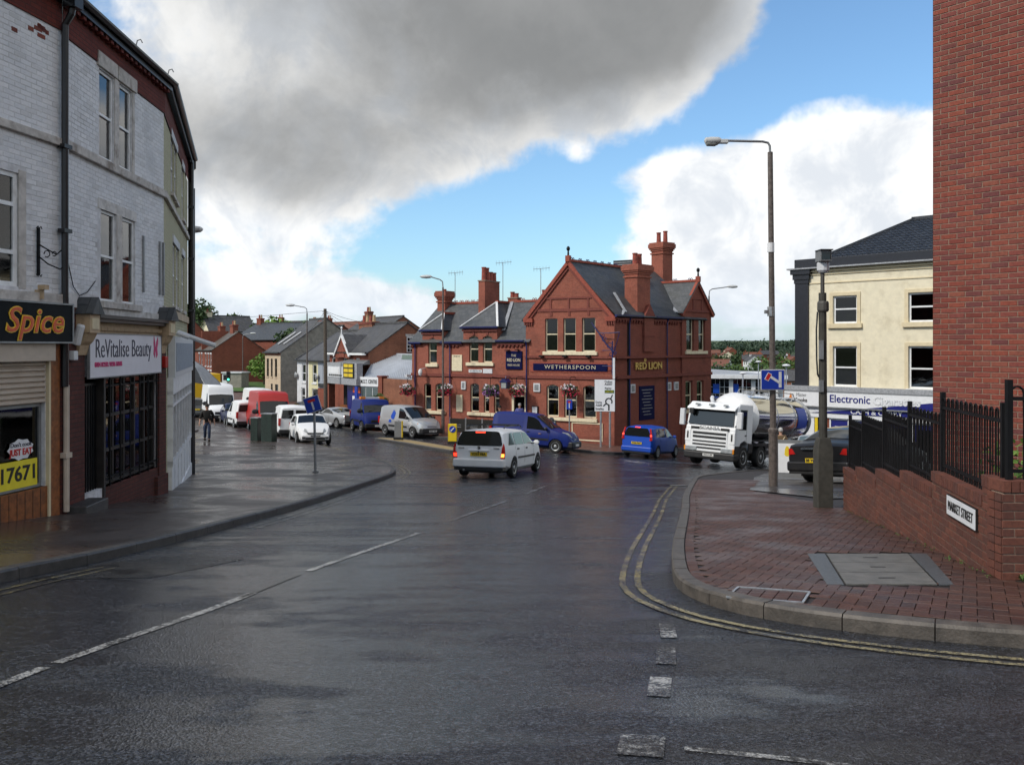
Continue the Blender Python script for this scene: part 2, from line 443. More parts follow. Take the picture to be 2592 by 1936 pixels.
def brickfield(parent, x0, x1, z0, z1, mat, y=0., bw=.225, bh=.075, mo=.010, dep=.03, holes=(), keep=300, near=None, name='brick', offset=0., rest='brickwork'):
    """single bricks in stretcher bond in front of a mortar sheet; the nearest are objects, the rest one mesh"""
    items = []; row = 0; z = z0
    while z < z1 - .02:
        zt = min(z + bh - mo, z1)
        x = x0 - (bw / 2 if row % 2 else 0) - offset
        while x < x1:
            a = max(x, x0); b = min(x + bw - mo, x1)
            if b - a > .03:
                c = ((a + b) / 2, (z + zt) / 2)
                if not any(h[0] - .001 < c[0] < h[1] + .001 and h[2] - .001 < c[1] < h[3] + .001 for h in holes):
                    for h in holes:                                   # trim against openings
                        if h[2] < c[1] < h[3]:
                            if a < h[0] < b: b = h[0]
                            if a < h[1] < b: a = h[1]
                    if b - a > .02: items.append((a, b, z, zt))
            x += bw
        z += bh; row += 1
    if near: items.sort(key=lambda q: (q[0] - near[0]) ** 2 + (q[2] - near[1]) ** 2)
    cache = {}
    for q in items[:keep]:
        a, b, c, d = q; k = (round(b - a, 3), round(d - c, 3))
        if k not in cache:
            w_, h_ = k; e = .004
            me = MB().add([(0, 0, 0), (w_, 0, 0), (w_, 0, h_), (0, 0, h_), (e, -dep * .25, e), (w_ - e, -dep * .25, e), (w_ - e, -dep * .25, h_ - e), (e, -dep * .25, h_ - e)],
                          [(4, 5, 6, 7), (0, 1, 5, 4), (1, 2, 6, 5), (2, 3, 7, 6), (3, 0, 4, 7)]).mesh(name); me.materials.append(M[mat]); cache[k] = me
        o = inst(cache[k], name, parent, (a, y + rnd.uniform(-.0015, .0015), c))
    if len(items) > keep:
        mb = MB(); e = .004
        for a, b, c, d in items[keep:]:
            yy = y + rnd.uniform(-.0015, .0015); yf = yy - dep * .25
            mb.add([(a, yy, c), (b, yy, c), (b, yy, d), (a, yy, d), (a + e, yf, c + e), (b - e, yf, c + e), (b - e, yf, d - e), (a + e, yf, d - e)],
                   [(4, 5, 6, 7), (0, 1, 5, 4), (1, 2, 6, 5), (2, 3, 7, 6), (3, 0, 4, 7)])
        o = mb.build(rest, mat, parent); o['kind'] = 'stuff'

# ---------------------------------------------------------------- the lie of the land
SY = [-60, 26, 38, 42, 45, 49, 52, 60, 75, 100, 140, 200]
SZ = [-1.38 + .098 * 60, -3.93, -4.78, -4.97, -5.12, -5.32, -5.45, -5.7, -5.9, -5.8, -4.6, -2.5]
def sstep(a, b, x):
    k = np.clip((np.asarray(x, float) - a) / (b - a), 0, 1); return k * k * (3 - 2 * k)
def hgt(x, y):
    x = np.asarray(x, float); y = np.asarray(y, float)
    s = np.interp(y, SY, SZ); r = sstep(18, 42, y)
    sp = lambda v: .5 * (v + np.sqrt(v * v + 4))
    return s - r * .07 * (sp(np.minimum(x, 40)) - 1) + r * .015 * (sp(-np.maximum(x, -40)) - 1)
def H(x, y): return float(hgt(x, y))
def smoothline(pts, step=.5):
    """Catmull-Rom through pts, resampled to equal steps"""
    P = [Vector(p[:2]) for p in pts]; out_ = []
    for i in range(len(P) - 1):
        p0 = P[max(i - 1, 0)]; p1 = P[i]; p2 = P[i + 1]; p3 = P[min(i + 2, len(P) - 1)]
        for k in range(24):
            u = k / 24
            out_.append(.5 * ((2 * p1) + (p2 - p0) * u + (2 * p0 - 5 * p1 + 4 * p2 - p3) * u * u + (3 * p1 - p0 - 3 * p2 + p3) * u ** 3))
    out_.append(P[-1])
    L = [0]
    for i in range(1, len(out_)): L.append(L[-1] + (out_[i] - out_[i - 1]).length)
    n = max(2, round(L[-1] / step)); res = []; j = 0
    for i in range(n + 1):
        d = L[-1] * i / n
        while j < len(L) - 2 and L[j + 1] < d: j += 1
        f = (d - L[j]) / max(1e-9, L[j + 1] - L[j]); res.append(out_[j].lerp(out_[j + 1], min(1, f)))
    return res
def offset(line, d):
    """shift a polyline to its left by d"""
    o = []
    for i, p in enumerate(line):
        t_ = (line[min(i + 1, len(line) - 1)] - line[max(i - 1, 0)]).normalized()
        o.append(p + Vector((-t_.y, t_.x)) * d)
    return o
def ribbon(name, line, w_, mat, parent=None, lift=.005, base=None):
    mb = MB(); a = offset(line, w_ / 2); b = offset(line, -w_ / 2); f = base or H
    for i in range(len(line) - 1):
        mb.quad((a[i].x, a[i].y, f(*a[i]) + lift), (b[i].x, b[i].y, f(*b[i]) + lift), (b[i + 1].x, b[i + 1].y, f(*b[i + 1]) + lift), (a[i + 1].x, a[i + 1].y, f(*a[i + 1]) + lift))
    return mb.build(name, mat, parent)
def area(name, outline, mat, lift, step=1.0, parent=None):
    """ground sheet inside an outline, laid on the slope"""
    O = [Vector(p[:2]) for p in outline]; pts = list(O); n = len(O)
    x0, x1 = min(p.x for p in O), max(p.x for p in O); y0, y1 = min(p.y for p in O), max(p.y for p in O)
    def inside(q):
        c = False; j = n - 1
        for i in range(n):
            if (O[i].y > q[1]) != (O[j].y > q[1]) and q[0] < (O[j].x - O[i].x) * (q[1] - O[i].y) / (O[j].y - O[i].y + 1e-12) + O[i].x: c = not c
            j = i
        return c
    y = y0 + step / 2
    while y < y1:
        x = x0 + step / 2
        while x < x1:
            if inside((x, y)): pts.append(Vector((x, y)))
            x += step
        y += step
    vs, es, fs, *_ = geometry.delaunay_2d_cdt(pts, [(i, (i + 1) % n) for i in range(n)], [], 1, 1e-5)
    mb = MB(); mb.add([(v.x, v.y, H(v.x, v.y) + lift) for v in vs], [f if True else f for f in fs])
    o = mb.build(name, mat, parent)
    bm = bmesh.new(); bm.from_mesh(o.data)
    for f in bm.faces:
        if f.normal.z < 0: f.normal_flip()
    bm.to_mesh(o.data); bm.free()
    return o

# ---------------------------------------------------------------- palette
def wetroad(name, c, paint=None, wear=.5):
    m, nt, b = newmat(name)
    g = nt.node('ShaderNodeNewGeometry'); pos = g.outputs['Position']
    mp = nt.node('ShaderNodeMapping'); nt.l.new(pos, mp.inputs['Vector']); mp.inputs['Scale'].default_value = (.55, .85, 1.0); mp.inputs['Rotation'].default_value = (0, 0, R(-6))
    big = nt.noise(mp.outputs[0], .55, 6, .62, .4)
    mid = nt.noise(pos, 3.2, 5, .6)
    grain = nt.noise(pos, 85, 4, .7)
    vor = nt.node('ShaderNodeTexVoronoi'); nt.l.new(pos, vor.inputs['Vector']); vor.inputs['Scale'].default_value = 75
    vs_ = nt.node('ShaderNodeSeparateColor'); nt.l.new(vor.outputs['Color'], vs_.inputs[0])
    stone = nt.math('MULTIPLY', nt.math('POWER', vs_.outputs[0], 2.2), nt.ramp(grain, .3, .7, .5, 1.3))
    cc = nt.mix(nt.math('MINIMUM', stone, 1.0), tuple(x * .35 for x in c), tuple(x * 5.5 for x in c))
    cc = nt.mix(nt.math('MULTIPLY', nt.ramp(mid, .4, .7), .4), cc, tuple(x * .5 for x in c))
    if paint:
        wn = nt.noise(pos, 34, 5, .75); wn2 = nt.noise(pos, 2.6, 4, .6)
        k = nt.ramp(nt.math('ADD', nt.math('MULTIPLY', wn, .6), nt.math('MULTIPLY', wn2, .4)), wear - .09, wear + .03)
        cc = nt.mix(k, paint, cc)
    nt.l.new(cc, b.inputs['Base Color'])
    ms = nt.node('ShaderNodeMapping'); nt.l.new(pos, ms.inputs['Vector']); ms.inputs['Scale'].default_value = (.5, 2.4, 1.0); ms.inputs['Location'].default_value = (3.1, .7, 0)
    strk = nt.noise(ms.outputs[0], .8, 5, .65, .3)
    wetness = nt.math('ADD', nt.math('MULTIPLY', big, .50), nt.math('ADD', nt.math('MULTIPLY', strk, .35), nt.math('MULTIPLY', mid, .15)))
    rr = nt.ramp(wetness, .40, .53, .32, .08)
    nt.l.new(nt.math('ADD', rr, nt.math('MULTIPLY', nt.math('SUBTRACT', grain, .5), .18)), b.inputs['Roughness'])
    setin(b, spec=.72, ior=1.45)
    hh = nt.math('ADD', nt.math('MULTIPLY', vor.outputs['Distance'], .7), nt.math('MULTIPLY', grain, .6))
    bn = nt.node('ShaderNodeBump'); nt.l.new(nt.ramp(wetness, .40, .53, .80, .17), bn.inputs['Strength']); bn.inputs['Distance'].default_value = .03
    nt.l.new(hh, bn.inputs['Height']); nt.l.new(bn.outputs[0], b.inputs['Normal'])
    return m
wetroad('asphalt', (.014, .0152, .0185))
wetroad('asphalt_patch', (.004, .004, .0045))
wetroad('white_paint', (.024, .0245, .026), (.42, .42, .41), .53)
wetroad('white_worn', (.024, .0245, .026), (.40, .40, .39), .48)
wetroad('yellow_paint', (.024, .0245, .026), (.32, .26, .10), .52)
wetroad('yellow_faint', (.019, .0195, .021), (.22, .19, .09), .49)
wetroad('yellow_worn', (.024, .0245, .026), (.36, .31, .17), .535)

def wetpaving(name, c1, c2, mortar, bw=.2, bh=.1, rot=45, r0=.55, r1=.16, wetlo=.38, wethi=.6):
    m, nt, b = newmat(name)
    g = nt.node('ShaderNodeNewGeometry'); pos = g.outputs['Position']
    mp = nt.node('ShaderNodeMapping'); nt.l.new(pos, mp.inputs['Vector']); mp.inputs['Rotation'].default_value = (0, 0, R(rot))
    k = nt.node('ShaderNodeTexBrick'); nt.l.new(mp.outputs[0], k.inputs['Vector'])
    k.inputs['Color1'].default_value = c4(c1); k.inputs['Color2'].default_value = c4(c2); k.inputs['Mortar'].default_value = c4(mortar)
    k.inputs['Scale'].default_value = 1; k.inputs['Mortar Size'].default_value = .006; k.inputs['Brick Width'].default_value = bw; k.inputs['Row Height'].default_value = bh
    big = nt.noise(pos, .5, 6, .62, .5); n2 = nt.noise(pos, 14, 4, .6)
    cc = nt.mix(nt.math('MULTIPLY', nt.ramp(n2, .35, .7), .45), k.outputs[0], tuple(x * .5 for x in c1))
    cc = nt.mix(nt.math('MULTIPLY', nt.ramp(big, .45, .65), .35), cc, tuple(x * .55 for x in c2))
    nt.l.new(cc, b.inputs['Base Color'])
    nt.l.new(nt.ramp(big, wetlo, wethi, r0, r1), b.inputs['Roughness'])
    bumpit(nt, b, nt.math('ADD', nt.math('MULTIPLY', k.outputs[1], -1.), nt.math('MULTIPLY', n2, .5)), .35, .006)
    return m
wetpaving('wet_paving', (.052, .040, .036), (.075, .056, .048), (.02, .018, .017), r0=.5, r1=.22)
wetpaving('wet_flags', (.05, .042, .038), (.06, .05, .045), (.03, .026, .024), .6, .6, 12, r1=.25)
wetpaving('far_paving', (.13, .062, .048), (.16, .08, .06), (.06, .04, .035), .2, .1, 30, .6, .3)
brickpiece('paver', [(.060, .025, .017), (.085, .031, .020), (.098, .040, .025), (.070, .031, .022), (.055, .028, .022), (.105, .046, .029)], .7, .5, .5, wet=.40)
plain('sand_joint', (.022, .016, .014), .7, bump=.5)
plain('kerb_stone', (.080, .068, .057), .55, var=.3, scale=9, bump=.5, bscale=50, dirt=((.05, .045, .04), .7, 4))
plain('kerb_dark', (.055, .052, .05), .45, var=.3, scale=9, bump=.4, dirt=((.02, .02, .02), .6, 4))
plain('concrete', (.13, .125, .115), .6, var=.2, scale=7, bump=.5, bscale=90, dirt=((.10, .10, .095), .7, 3))
plain('grey_tarmac', (.075, .08, .085), .45, var=.25, scale=30, bump=.5)
plain('galvanised', (.42, .43, .44), .4, metal=.7, var=.25, scale=12)
plain('steel_grey', (.26, .27, .28), .45, metal=.4, var=.15)
plain('column_concrete', (.048, .045, .037), .75, var=.25, scale=10, bump=.5, bscale=70, dirt=((.03, .03, .025), .6, 3))
plain('pole_dark', (.075, .070, .062), .6, var=.25, dirt=((.03, .028, .025), .6, 6))
plain('lamp_pole', (.11, .09, .08), .55, var=.3, scale=14, dirt=((.045, .04, .036), .6, 8))
plain('lamp_head', (.52, .53, .53), .4, var=.1)
plain('lens', (.30, .31, .30), .2, var=.1)
plain('black_iron', (.006, .006, .007), .55, spec=.2, var=.3)
plain('black_paint', (.012, .012, .014), .35, var=.2)
plain('black_plastic', (.016, .016, .017), .45, var=.2)
plain('rubber', (.014, .014, .014), .8, var=.3)
# masonry
brickpiece('red_brick', [(.17, .036, .026), (.225, .048, .031), (.27, .064, .037), (.20, .049, .040), (.25, .072, .044), (.14, .040, .040), (.21, .05, .032)], .85, .6, .45)
brickpiece('wall_brick', [(.10, .036, .025), (.145, .047, .030), (.175, .058, .035), (.125, .044, .030), (.11, .046, .034)], .75, .6, .55)
plain('mortar', (.25, .175, .13), .9, var=.2, scale=20, bump=.4)
plain('mortar_dark', (.13, .085, .06), .9, var=.2, scale=20, bump=.4)
brickpiece('painted_brick', [(.68, .69, .72), (.74, .75, .78), (.78, .78, .80), (.72, .73, .76), (.63, .63, .64)], .7, .4, .12)
plain('painted_joint', (.64, .64, .66), .8, var=.2, scale=8, bump=.3, dirt=((.18, .15, .12), .5, 2.0))
plain('dirty_render', (.60, .58, .56), .85, var=.18, scale=5, bump=.4, dirt=((.16, .12, .085), .75, 1.6))
brickpiece('cream_brick', [(.46, .44, .28), (.52, .50, .33), (.50, .47, .32)], .75, .4, .15)
brickwall('dark_brick', (.10, .032, .026), (.14, .042, .032), (.06, .035, .03), var=.35, dirt=.5)
brickwall('side_brick', (.26, .065, .04), (.34, .10, .055), (.30, .22, .17), var=.3, dirt=.3)
brickwall('eaves_brick', (.13, .028, .022), (.17, .036, .026), (.09, .03, .025), var=.3, dirt=.45)
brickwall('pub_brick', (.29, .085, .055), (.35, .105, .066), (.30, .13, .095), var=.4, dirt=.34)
brickwall('pub_dark_shaded_brick', (.24, .072, .050), (.28, .085, .058), (.19, .072, .052), var=.3, dirt=.3)  # darker copy of the front brick: shade painted on the side wall; also plinth
plain('terracotta', (.27, .058, .034), .75, var=.25, scale=14, bump=.3)
plain('terracotta_dark', (.17, .040, .027), .75, var=.25, scale=14, bump=.3)
plain('chimney_pot', (.27, .055, .035), .7, var=.3, dirt=((.04, .03, .025), .6, 5))
plain('pot_buff', (.42, .30, .17), .7, var=.25)
brickwall('far_brick', (.22, .062, .038), (.29, .085, .05), (.22, .095, .065), var=.3, dirt=.3)
brickwall('brown_brick', (.25, .095, .055), (.32, .125, .07), (.28, .15, .10), var=.35, dirt=.4)
plain('grey_render', (.25, .235, .20), .9, var=.2, scale=2.5, bump=.5, bscale=30, dirt=((.10, .095, .085), .7, 1.2))
plain('pink_render', (.52, .41, .29), .85, var=.1, scale=3, dirt=((.30, .24, .17), .5, 2))
plain('white_wall', (.62, .63, .65), .8, var=.08, dirt=((.36, .36, .35), .5, 1.5))
plain('yellow_wall', (.62, .58, .36), .8, var=.08, dirt=((.4, .38, .26), .4, 1.5))
plain('blue_grey_wall', (.30, .33, .38), .8, var=.1)
plain('cream_wall', (.74, .67, .50), .8, var=.06, scale=3, bump=.3, bscale=40, dirt=((.50, .43, .29), .55, 1.1))
plain('cream_trim', (.66, .56, .37), .7, var=.08, dirt=((.42, .34, .22), .5, 3))
plain('navy_black', (.012, .013, .02), .4, var=.2)
# roofs
rooftile('slate', (.085, .09, .095), (.13, .135, .14), .25, .2, .5, .25)
rooftile('slate_dark', (.05, .055, .062), (.08, .085, .092), .25, .2, .5, .25)
rooftile('far_slate', (.07, .07, .075), (.105, .105, .11), .3, .28, .6, .4)
rooftile('far_slate_warm', (.10, .085, .075), (.14, .12, .105), .3, .28, .6, .4)
rooftile('far_tile', (.17, .07, .05), (.22, .095, .065), .3, .3, .7, .3)
plain('roof_tile', (.030, .034, .042), .42, var=.25, scale=9, perob=.6)
plain('lead', (.30, .31, .33), .5, var=.25, scale=10)
plain('white_lead', (.72, .72, .72), .5, var=.1)
# joinery, signs
plain('white_frame', (.78, .79, .80), .45, var=.06, dirt=((.4, .38, .35), .4, 5))
plain('grey_frame', (.48, .48, .49), .5, var=.1, dirt=((.24, .21, .18), .6, 4))
plain('stone_trim', (.52, .49, .46), .8, var=.2, scale=5, bump=.3, dirt=((.17, .12, .09), .8, 3))
plain('cream_paint', (.72, .63, .44), .5, var=.08, dirt=((.45, .38, .26), .4, 5))
plain('pub_blue', (.006, .010, .085), .4, var=.15)
plain('pub_blue_flat', (.003, .005, .045), .6, var=.1, spec=.1)
plain('gold', (.62, .42, .12), .35, metal=.3, var=.15)
plain('pale_gold', (.56, .50, .36), .45, var=.1)
plain('sign_white', (.74, .75, .77), .4, var=.04)
plain('sign_grey', (.60, .61, .63), .45, var=.06)
plain('sign_blue', (.012, .045, .36), .35, var=.05)
plain('sign_red', (.50, .02, .02), .4, var=.05)
plain('sign_yellow', (.72, .52, .02), .4, var=.05)
plain('sign_black', (.012, .012, .012), .4, var=.1)
plain('sign_green', (.0, .09, .03), .4, var=.05)
plain('sign_back', (.20, .205, .21), .5, metal=.3, var=.1)
plain('plate_yellow', (.68, .47, .02), .35, var=.03)
plain('plate_white', (.72, .72, .70), .35, var=.03)
plain('shop_navy', (.012, .015, .16), .35, var=.08)
plain('shop_orange', (.72, .22, .02), .4, var=.1)
plain('shop_yellow', (.80, .68, .03), .45, var=.05)
plain('spice_board', (.006, .008, .010), .6, spec=.15, var=.2)
plain('spice_yellow', (.75, .48, .03), .4, var=.1)
plain('spice_red', (.62, .09, .02), .4, var=.1)
plain('beauty_board', (.74, .73, .78), .45, var=.05, scale=2)
plain('beauty_ink', (.03, .03, .06), .5, var=.1)
plain('beauty_pink', (.55, .03, .16), .5, var=.1)
plain('shutter', (.52, .44, .36), .45, var=.08, dirt=((.28, .22, .17), .5, 3))
plain('orange_timber', (.23, .075, .018), .5, var=.3, scale=12, bump=.2, dirt=((.09, .03, .012), .6, 4))
plain('dark_timber', (.022, .018, .016), .5, var=.3)
plain('corbel_paint', (.50, .36, .22), .6, var=.12, dirt=((.2, .13, .08), .6, 6))
plain('alarm_white', (.66, .67, .68), .4, var=.05)
plain('alarm_red', (.42, .02, .015), .35, var=.1)
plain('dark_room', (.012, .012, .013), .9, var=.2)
plain('blue_room', (.035, .05, .07), .7, var=.5, scale=5)
plain('curtain', (.55, .55, .54), .9, var=.08)
plain('brown_curtain', (.20, .13, .08), .9, var=.1)
plain('blind', (.50, .54, .54), .8, var=.05)
glassy('glass')
glassy('glass_dark', (.30, .32, .33), .8)
glassy('frosted', (.75, .82, .82), .5)
# vehicles
def carpaint(name, c, rough=.42, metal=0., dirt=.25):
    m, nt, b = newmat(name)
    oc = objc(nt); n = nt.noise(oc, 3.5, 5, .6)
    s = nt.node('ShaderNodeSeparateXYZ'); nt.l.new(oc, s.inputs[0])
    low = nt.ramp(s.outputs[2], .15, .65, 1., 0.)                    # road film low on the body
    cc = nt.mix(nt.math('MULTIPLY', nt.math('MULTIPLY', nt.ramp(n, .3, .7), low), dirt), c4(c), (.07, .065, .06))
    nt.l.new(cc, b.inputs['Base Color']); setin(b, rough=rough, metal=metal, spec=.4, coat=.08, coatr=.22)
    return m
carpaint('paint_white', (.76, .77, .78)); carpaint('paint_blue', (.008, .02, .2)); carpaint('paint_bright_blue', (.003, .058, .40)); carpaint('paint_black', (.008, .008, .010))
carpaint('paint_silver', (.46, .47, .48), .3, .5); carpaint('paint_red', (.40, .025, .022)); carpaint('paint_grey', (.10, .105, .11), .3, .3); carpaint('paint_dark_blue', (.012, .016, .06)); carpaint('paint_royal', (.0015, .013, .14)); carpaint('paint_yellow', (.72, .42, .01))
m_, nt_, b_ = newmat('car_glass'); b_.inputs['Base Color'].default_value = (.010, .012, .013, 1); setin(b_, rough=.03, spec=.5)
m_, nt_, b_ = newmat('pale_glass'); b_.inputs['Base Color'].default_value = (.10, .13, .13, 1); setin(b_, rough=.04, spec=.8)
plain('wheel_alloy', (.40, .41, .42), .35, metal=.6, var=.15)
plain('wheel_dark', (.05, .05, .05), .5, var=.2)
plain('lamp_glass', (.30, .32, .33), .08, var=.2, spec=.8)
plain('tail_red', (.42, .012, .010), .15, var=.1, spec=.7)
plain('amber', (.75, .26, .02), .2, var=.1)
plain('chrome', (.75, .76, .78), .12, metal=1., var=.05)
emit('brake_on', (1.0, .05, .02), 2.2)
emit('brake_amber', (1.0, .35, .06), 2.6)
emit('green_on', (.10, 1.0, .55), 2.5)
m_, nt_, b_ = newmat('mirror_steel'); b_.inputs['Base Color'].default_value = (.58, .60, .64, 1); setin(b_, rough=.1, metal=1.)
plain('tank_white', (.68, .68, .68), .3, var=.05, coat=.4)
# people, plants
plain('skin', (.42, .24, .17), .6, var=.08); plain('hair_grey', (.42, .41, .40), .8, var=.2); plain('hair_dark', (.015, .012, .010), .8, var=.2)
plain('cloth_black', (.012, .011, .010), .9, var=.3); plain('jeans', (.030, .045, .085), .9, var=.3); plain('cloth_brown', (.13, .085, .045), .9, var=.2)
plain('cloth_blue', (.10, .11, .30), .9, var=.2); plain('cloth_royal', (.02, .05, .35), .9, var=.2); plain('strap_cream', (.55, .45, .30), .8); plain('hi_vis', (.35, .62, .02), .8)
def leaf(name, c1, c2):
    m, nt, b = newmat(name)
    g = nt.node('ShaderNodeNewGeometry')
    cc = nt.mix(g.outputs['Random Per Island'], c1, c2)
    nt.l.new(cc, b.inputs['Base Color']); setin(b, rough=.6, spec=.3)
    b.inputs['Subsurface Weight'].default_value = 0.0
    return m
leaf('leaf_dark', (.022, .045, .016), (.055, .095, .030)); leaf('leaf_mid', (.045, .085, .022), (.10, .16, .04)); leaf('leaf_bright', (.07, .14, .02), (.16, .26, .05))
leaf('leaf_far', (.020, .040, .024), (.045, .075, .042)); leaf('petal_red', (.35, .01, .03), (.6, .05, .12)); leaf('petal_white', (.6, .5, .55), (.85, .82, .84)); leaf('petal_purple', (.18, .05, .25), (.4, .2, .45))
plain('bark', (.06, .045, .032), .9, var=.3)
plain('grass', (.06, .12, .025), .9, var=.4, scale=1.5, bump=.5, bscale=20)
plain('field', (.055, .085, .03), .95, var=.5, scale=.02)
plain('parasol_dark', (.035, .038, .042), .7, var=.2); plain('parasol_light', (.28, .29, .30), .7, var=.1)
plain('metal_sheet', (.50, .53, .57), .45, metal=.2, var=.12, scale=1.2)
plain('green_sheet', (.12, .17, .14), .5, var=.2)
plain('cabinet_green', (.010, .022, .016), .45, var=.3)
plain('timber_pole', (.085, .068, .052), .85, var=.3, scale=10, bump=.4)

# ================================================================ THE GROUND
def terrain(x, y):
    r = np.hypot(x, y); a = np.degrees(np.arctan2(x, np.maximum(y, 1e-3)))
    near = hgt(x, y) - .35
    right = np.interp(r, [0, 60, 130, 250, 400, 560, 700, 900, 1500, 3000, 6000], [-6, -6.8, -10.0, -13, -11.5, -10, -8, -6, -2, 14, 38])
    left = np.interp(r, [0, 60, 100, 150, 250, 500, 1500, 3000, 6000], [-6, -6, -5.9, -4.2, -1.5, .5, 1.0, 6, 20])
    f = sstep(-6, 8, a); far = left * (1 - f) + right * f
    k = sstep(70, 120, r)
    z = near * (1 - k) + far * k
    return np.where(y < 0, near, z)
def axis(lim, fine, grow):
    v = [0.]
    s = fine
    while v[-1] < lim:
        if v[-1] > 130: s *= grow
        v.append(v[-1] + s)
    return v
ax = axis(6000, 5, 1.18); gx = np.array(sorted({-q for q in ax} | set(ax))); gy = np.array(sorted({-q for q in ax if q < 400} | set(ax)))
X_, Y_ = np.meshgrid(gx, gy); Z_ = terrain(X_, Y_)
nx, ny = len(gx), len(gy)
me = bpy.data.meshes.new('ground')
me.from_pydata(np.stack([X_.ravel(), Y_.ravel(), Z_.ravel()], 1).tolist(), [], [(j * nx + i, j * nx + i + 1, (j + 1) * nx + i + 1, (j + 1) * nx + i) for j in range(ny - 1) for i in range(nx - 1)])
me.materials.append(M['field']); me.shade_smooth()
g_ = bpy.data.objects.new('ground', me); col.objects.link(g_); tag(g_, 'green land falling away into the valley beyond the town', 'ground', kind='structure')

xs_ = np.arange(-62, 46.1, 1.0); ys_ = np.arange(-14, 124.1, 1.0)
X_, Y_ = np.meshgrid(xs_, ys_); Z_ = hgt(X_, Y_); nx, ny = len(xs_), len(ys_)
me = bpy.data.meshes.new('road')
me.from_pydata(np.stack([X_.ravel(), Y_.ravel(), Z_.ravel()], 1).tolist(), [], [(j * nx + i, j * nx + i + 1, (j + 1) * nx + i + 1, (j + 1) * nx + i) for j in range(ny - 1) for i in range(nx - 1)])
me.materials.append(M['asphalt']); me.shade_smooth()
road = bpy.data.objects.new('road', me); col.objects.link(road); tag(road, 'wet dark asphalt road running downhill to the junction', 'road', kind='structure')

def kerb(parent, line, mat, ln=.6, hh=.115, wd=.13, gap=.008, side=1):
    """kerb stones along a line (the road-side edge); side = +1: pavement on the left of the line"""
    n = max(1, round(sum((line[i + 1] - line[i]).length for i in range(len(line) - 1)) / ln))
    tot = [0]
    for i in range(1, len(line)): tot.append(tot[-1] + (line[i] - line[i - 1]).length)
    inn = offset(line, wd * side)
    def at(d, L):
        d = min(max(d, 0), tot[-1]); j = 0
        while j < len(tot) - 2 and tot[j + 1] < d: j += 1
        return L[j].lerp(L[j + 1], (d - tot[j]) / max(1e-9, tot[j + 1] - tot[j]))
    for i in range(n):
        a = tot[-1] * i / n + gap / 2; b = tot[-1] * (i + 1) / n - gap / 2
        dz = rnd.uniform(-.004, .004); vs = []
        K = 3
        for q in range(K + 1):
            d = a + (b - a) * q / K
            p = at(d, line); r_ = at(d, inn); z = H(p.x, p.y)
            m1 = p.lerp(r_, .12)
            vs += [(p.x, p.y, z - .12), (p.x, p.y, z + hh - .022 + dz), (m1.x, m1.y, z + hh + dz), (r_.x, r_.y, z + hh + dz), (r_.x, r_.y, z - .12)]
        fs = []
        for q in range(K):
            o = q * 5
            fs += [(o + e, o + e + 1, o + e + 6, o + e + 5) for e in range(4)]
        fs += [(0, 1, 2, 3, 4), tuple(K * 5 + e for e in (4, 3, 2, 1, 0))]
        recalc(MB().add(vs, fs).build('kerb_stone', mat, parent))

# --- right-hand pavement of red block paving, in front of the low wall
RK = [(9.0, 4.2), (6.0, 4.75), (4.4, 5.2), (3.26, 5.53), (2.5, 5.9), (1.98, 6.28), (1.62, 6.78), (1.46, 7.5), (1.55, 8.4), (1.87, 10.1), (2.25, 11.84), (2.85, 14.6), (3.43, 17.42), (4.15, 20.5), (4.85, 23.4), (5.6, 26.4), (6.7, 28.6), (8.2, 31.6), (10.0, 35.2), (12.3, 39.6), (15.2, 44.2), (20.5, 38.8), (27, 31.5)]
rk = smoothline(RK[:21], .3)
pav_r = tag(empty('pavement', (0, 0, 0), 0, 'red block paved corner pavement beside the low brick wall', 'pavement'), kind='structure')
inner = offset(rk, -.13)
poly = [tuple(p) for p in inner[::2]] + [(20.5, 38.8), (27, 31.5), (27, 4.0)]
base_r = area('paving_bed', poly, 'sand_joint', .088, 1.2, pav_r)
kerb(pav_r, rk, 'kerb_stone', .58, side=-1)
# forecourt of tarmac behind
area('forecourt_surface', [(6.0, 16.6), (5.2, 19.0), (7.4, 26.5), (9.4, 31.8), (13.8, 40.4), (20.5, 38.2), (26.8, 31.5), (26.8, 16.6)], 'wet_flags', .112, 1.5, pav_r)
# herringbone blocks
def inpoly(q, O):
    c = False; n = len(O); j = n - 1
    for i in range(n):
        if (O[i][1] > q[1]) != (O[j][1] > q[1]) and q[0] < (O[j][0] - O[i][0]) * (q[1] - O[i][1]) / (O[j][1] - O[i][1] + 1e-12) + O[i][0]: c = not c
        j = i
    return c
edge = offset(rk, -.135 - .11)
ed = [(p.x, p.y) for p in edge if p.y < 24.2]
zone = [(9.0, 4.45)] + ed + [(6.9, 24.2), (5.2, 19.0), (5.58, 15.2), (5.56, 14.62), (4.27, 7.42), (9.0, 7.42)]
HOLES = [[(2.70, 7.20), (3.64, 7.20), (4.32, 9.2), (3.12, 9.2)], [(1.62, 6.66), (2.16, 6.42), (2.42, 6.93), (1.86, 7.18)]]
L_, Wd, jt = .2, .1, .0035
blocks = []
u_ = Vector((math.cos(R(62)), math.sin(R(62)))); v_ = Vector((-u_.y, u_.x))
for i in range(-160, 220):
    for j in range(-60, 60):
        ox = (i * .1 + j * .2); oy = (i * .1 - j * .2)
        for k in (0, 1):
            # a 2:1 herringbone unit: one block lying, one standing
            if k == 0: a, b, c, d = ox, ox + L_, oy, oy + Wd
            else: a, b, c, d = ox + L_, ox + L_ + Wd, oy - Wd, oy + Wd
            cx, cy = (a + b) / 2, (c + d) / 2
            P = Vector((3.0, 9.0)) + u_ * cx + v_ * cy
            if not (3.5 < P.y < 24.5 and .5 < P.x < 9.2): continue
            if inpoly(P, zone) and not any(inpoly(P, h) for h in HOLES): blocks.append((P, (b - a) > (d - c)))
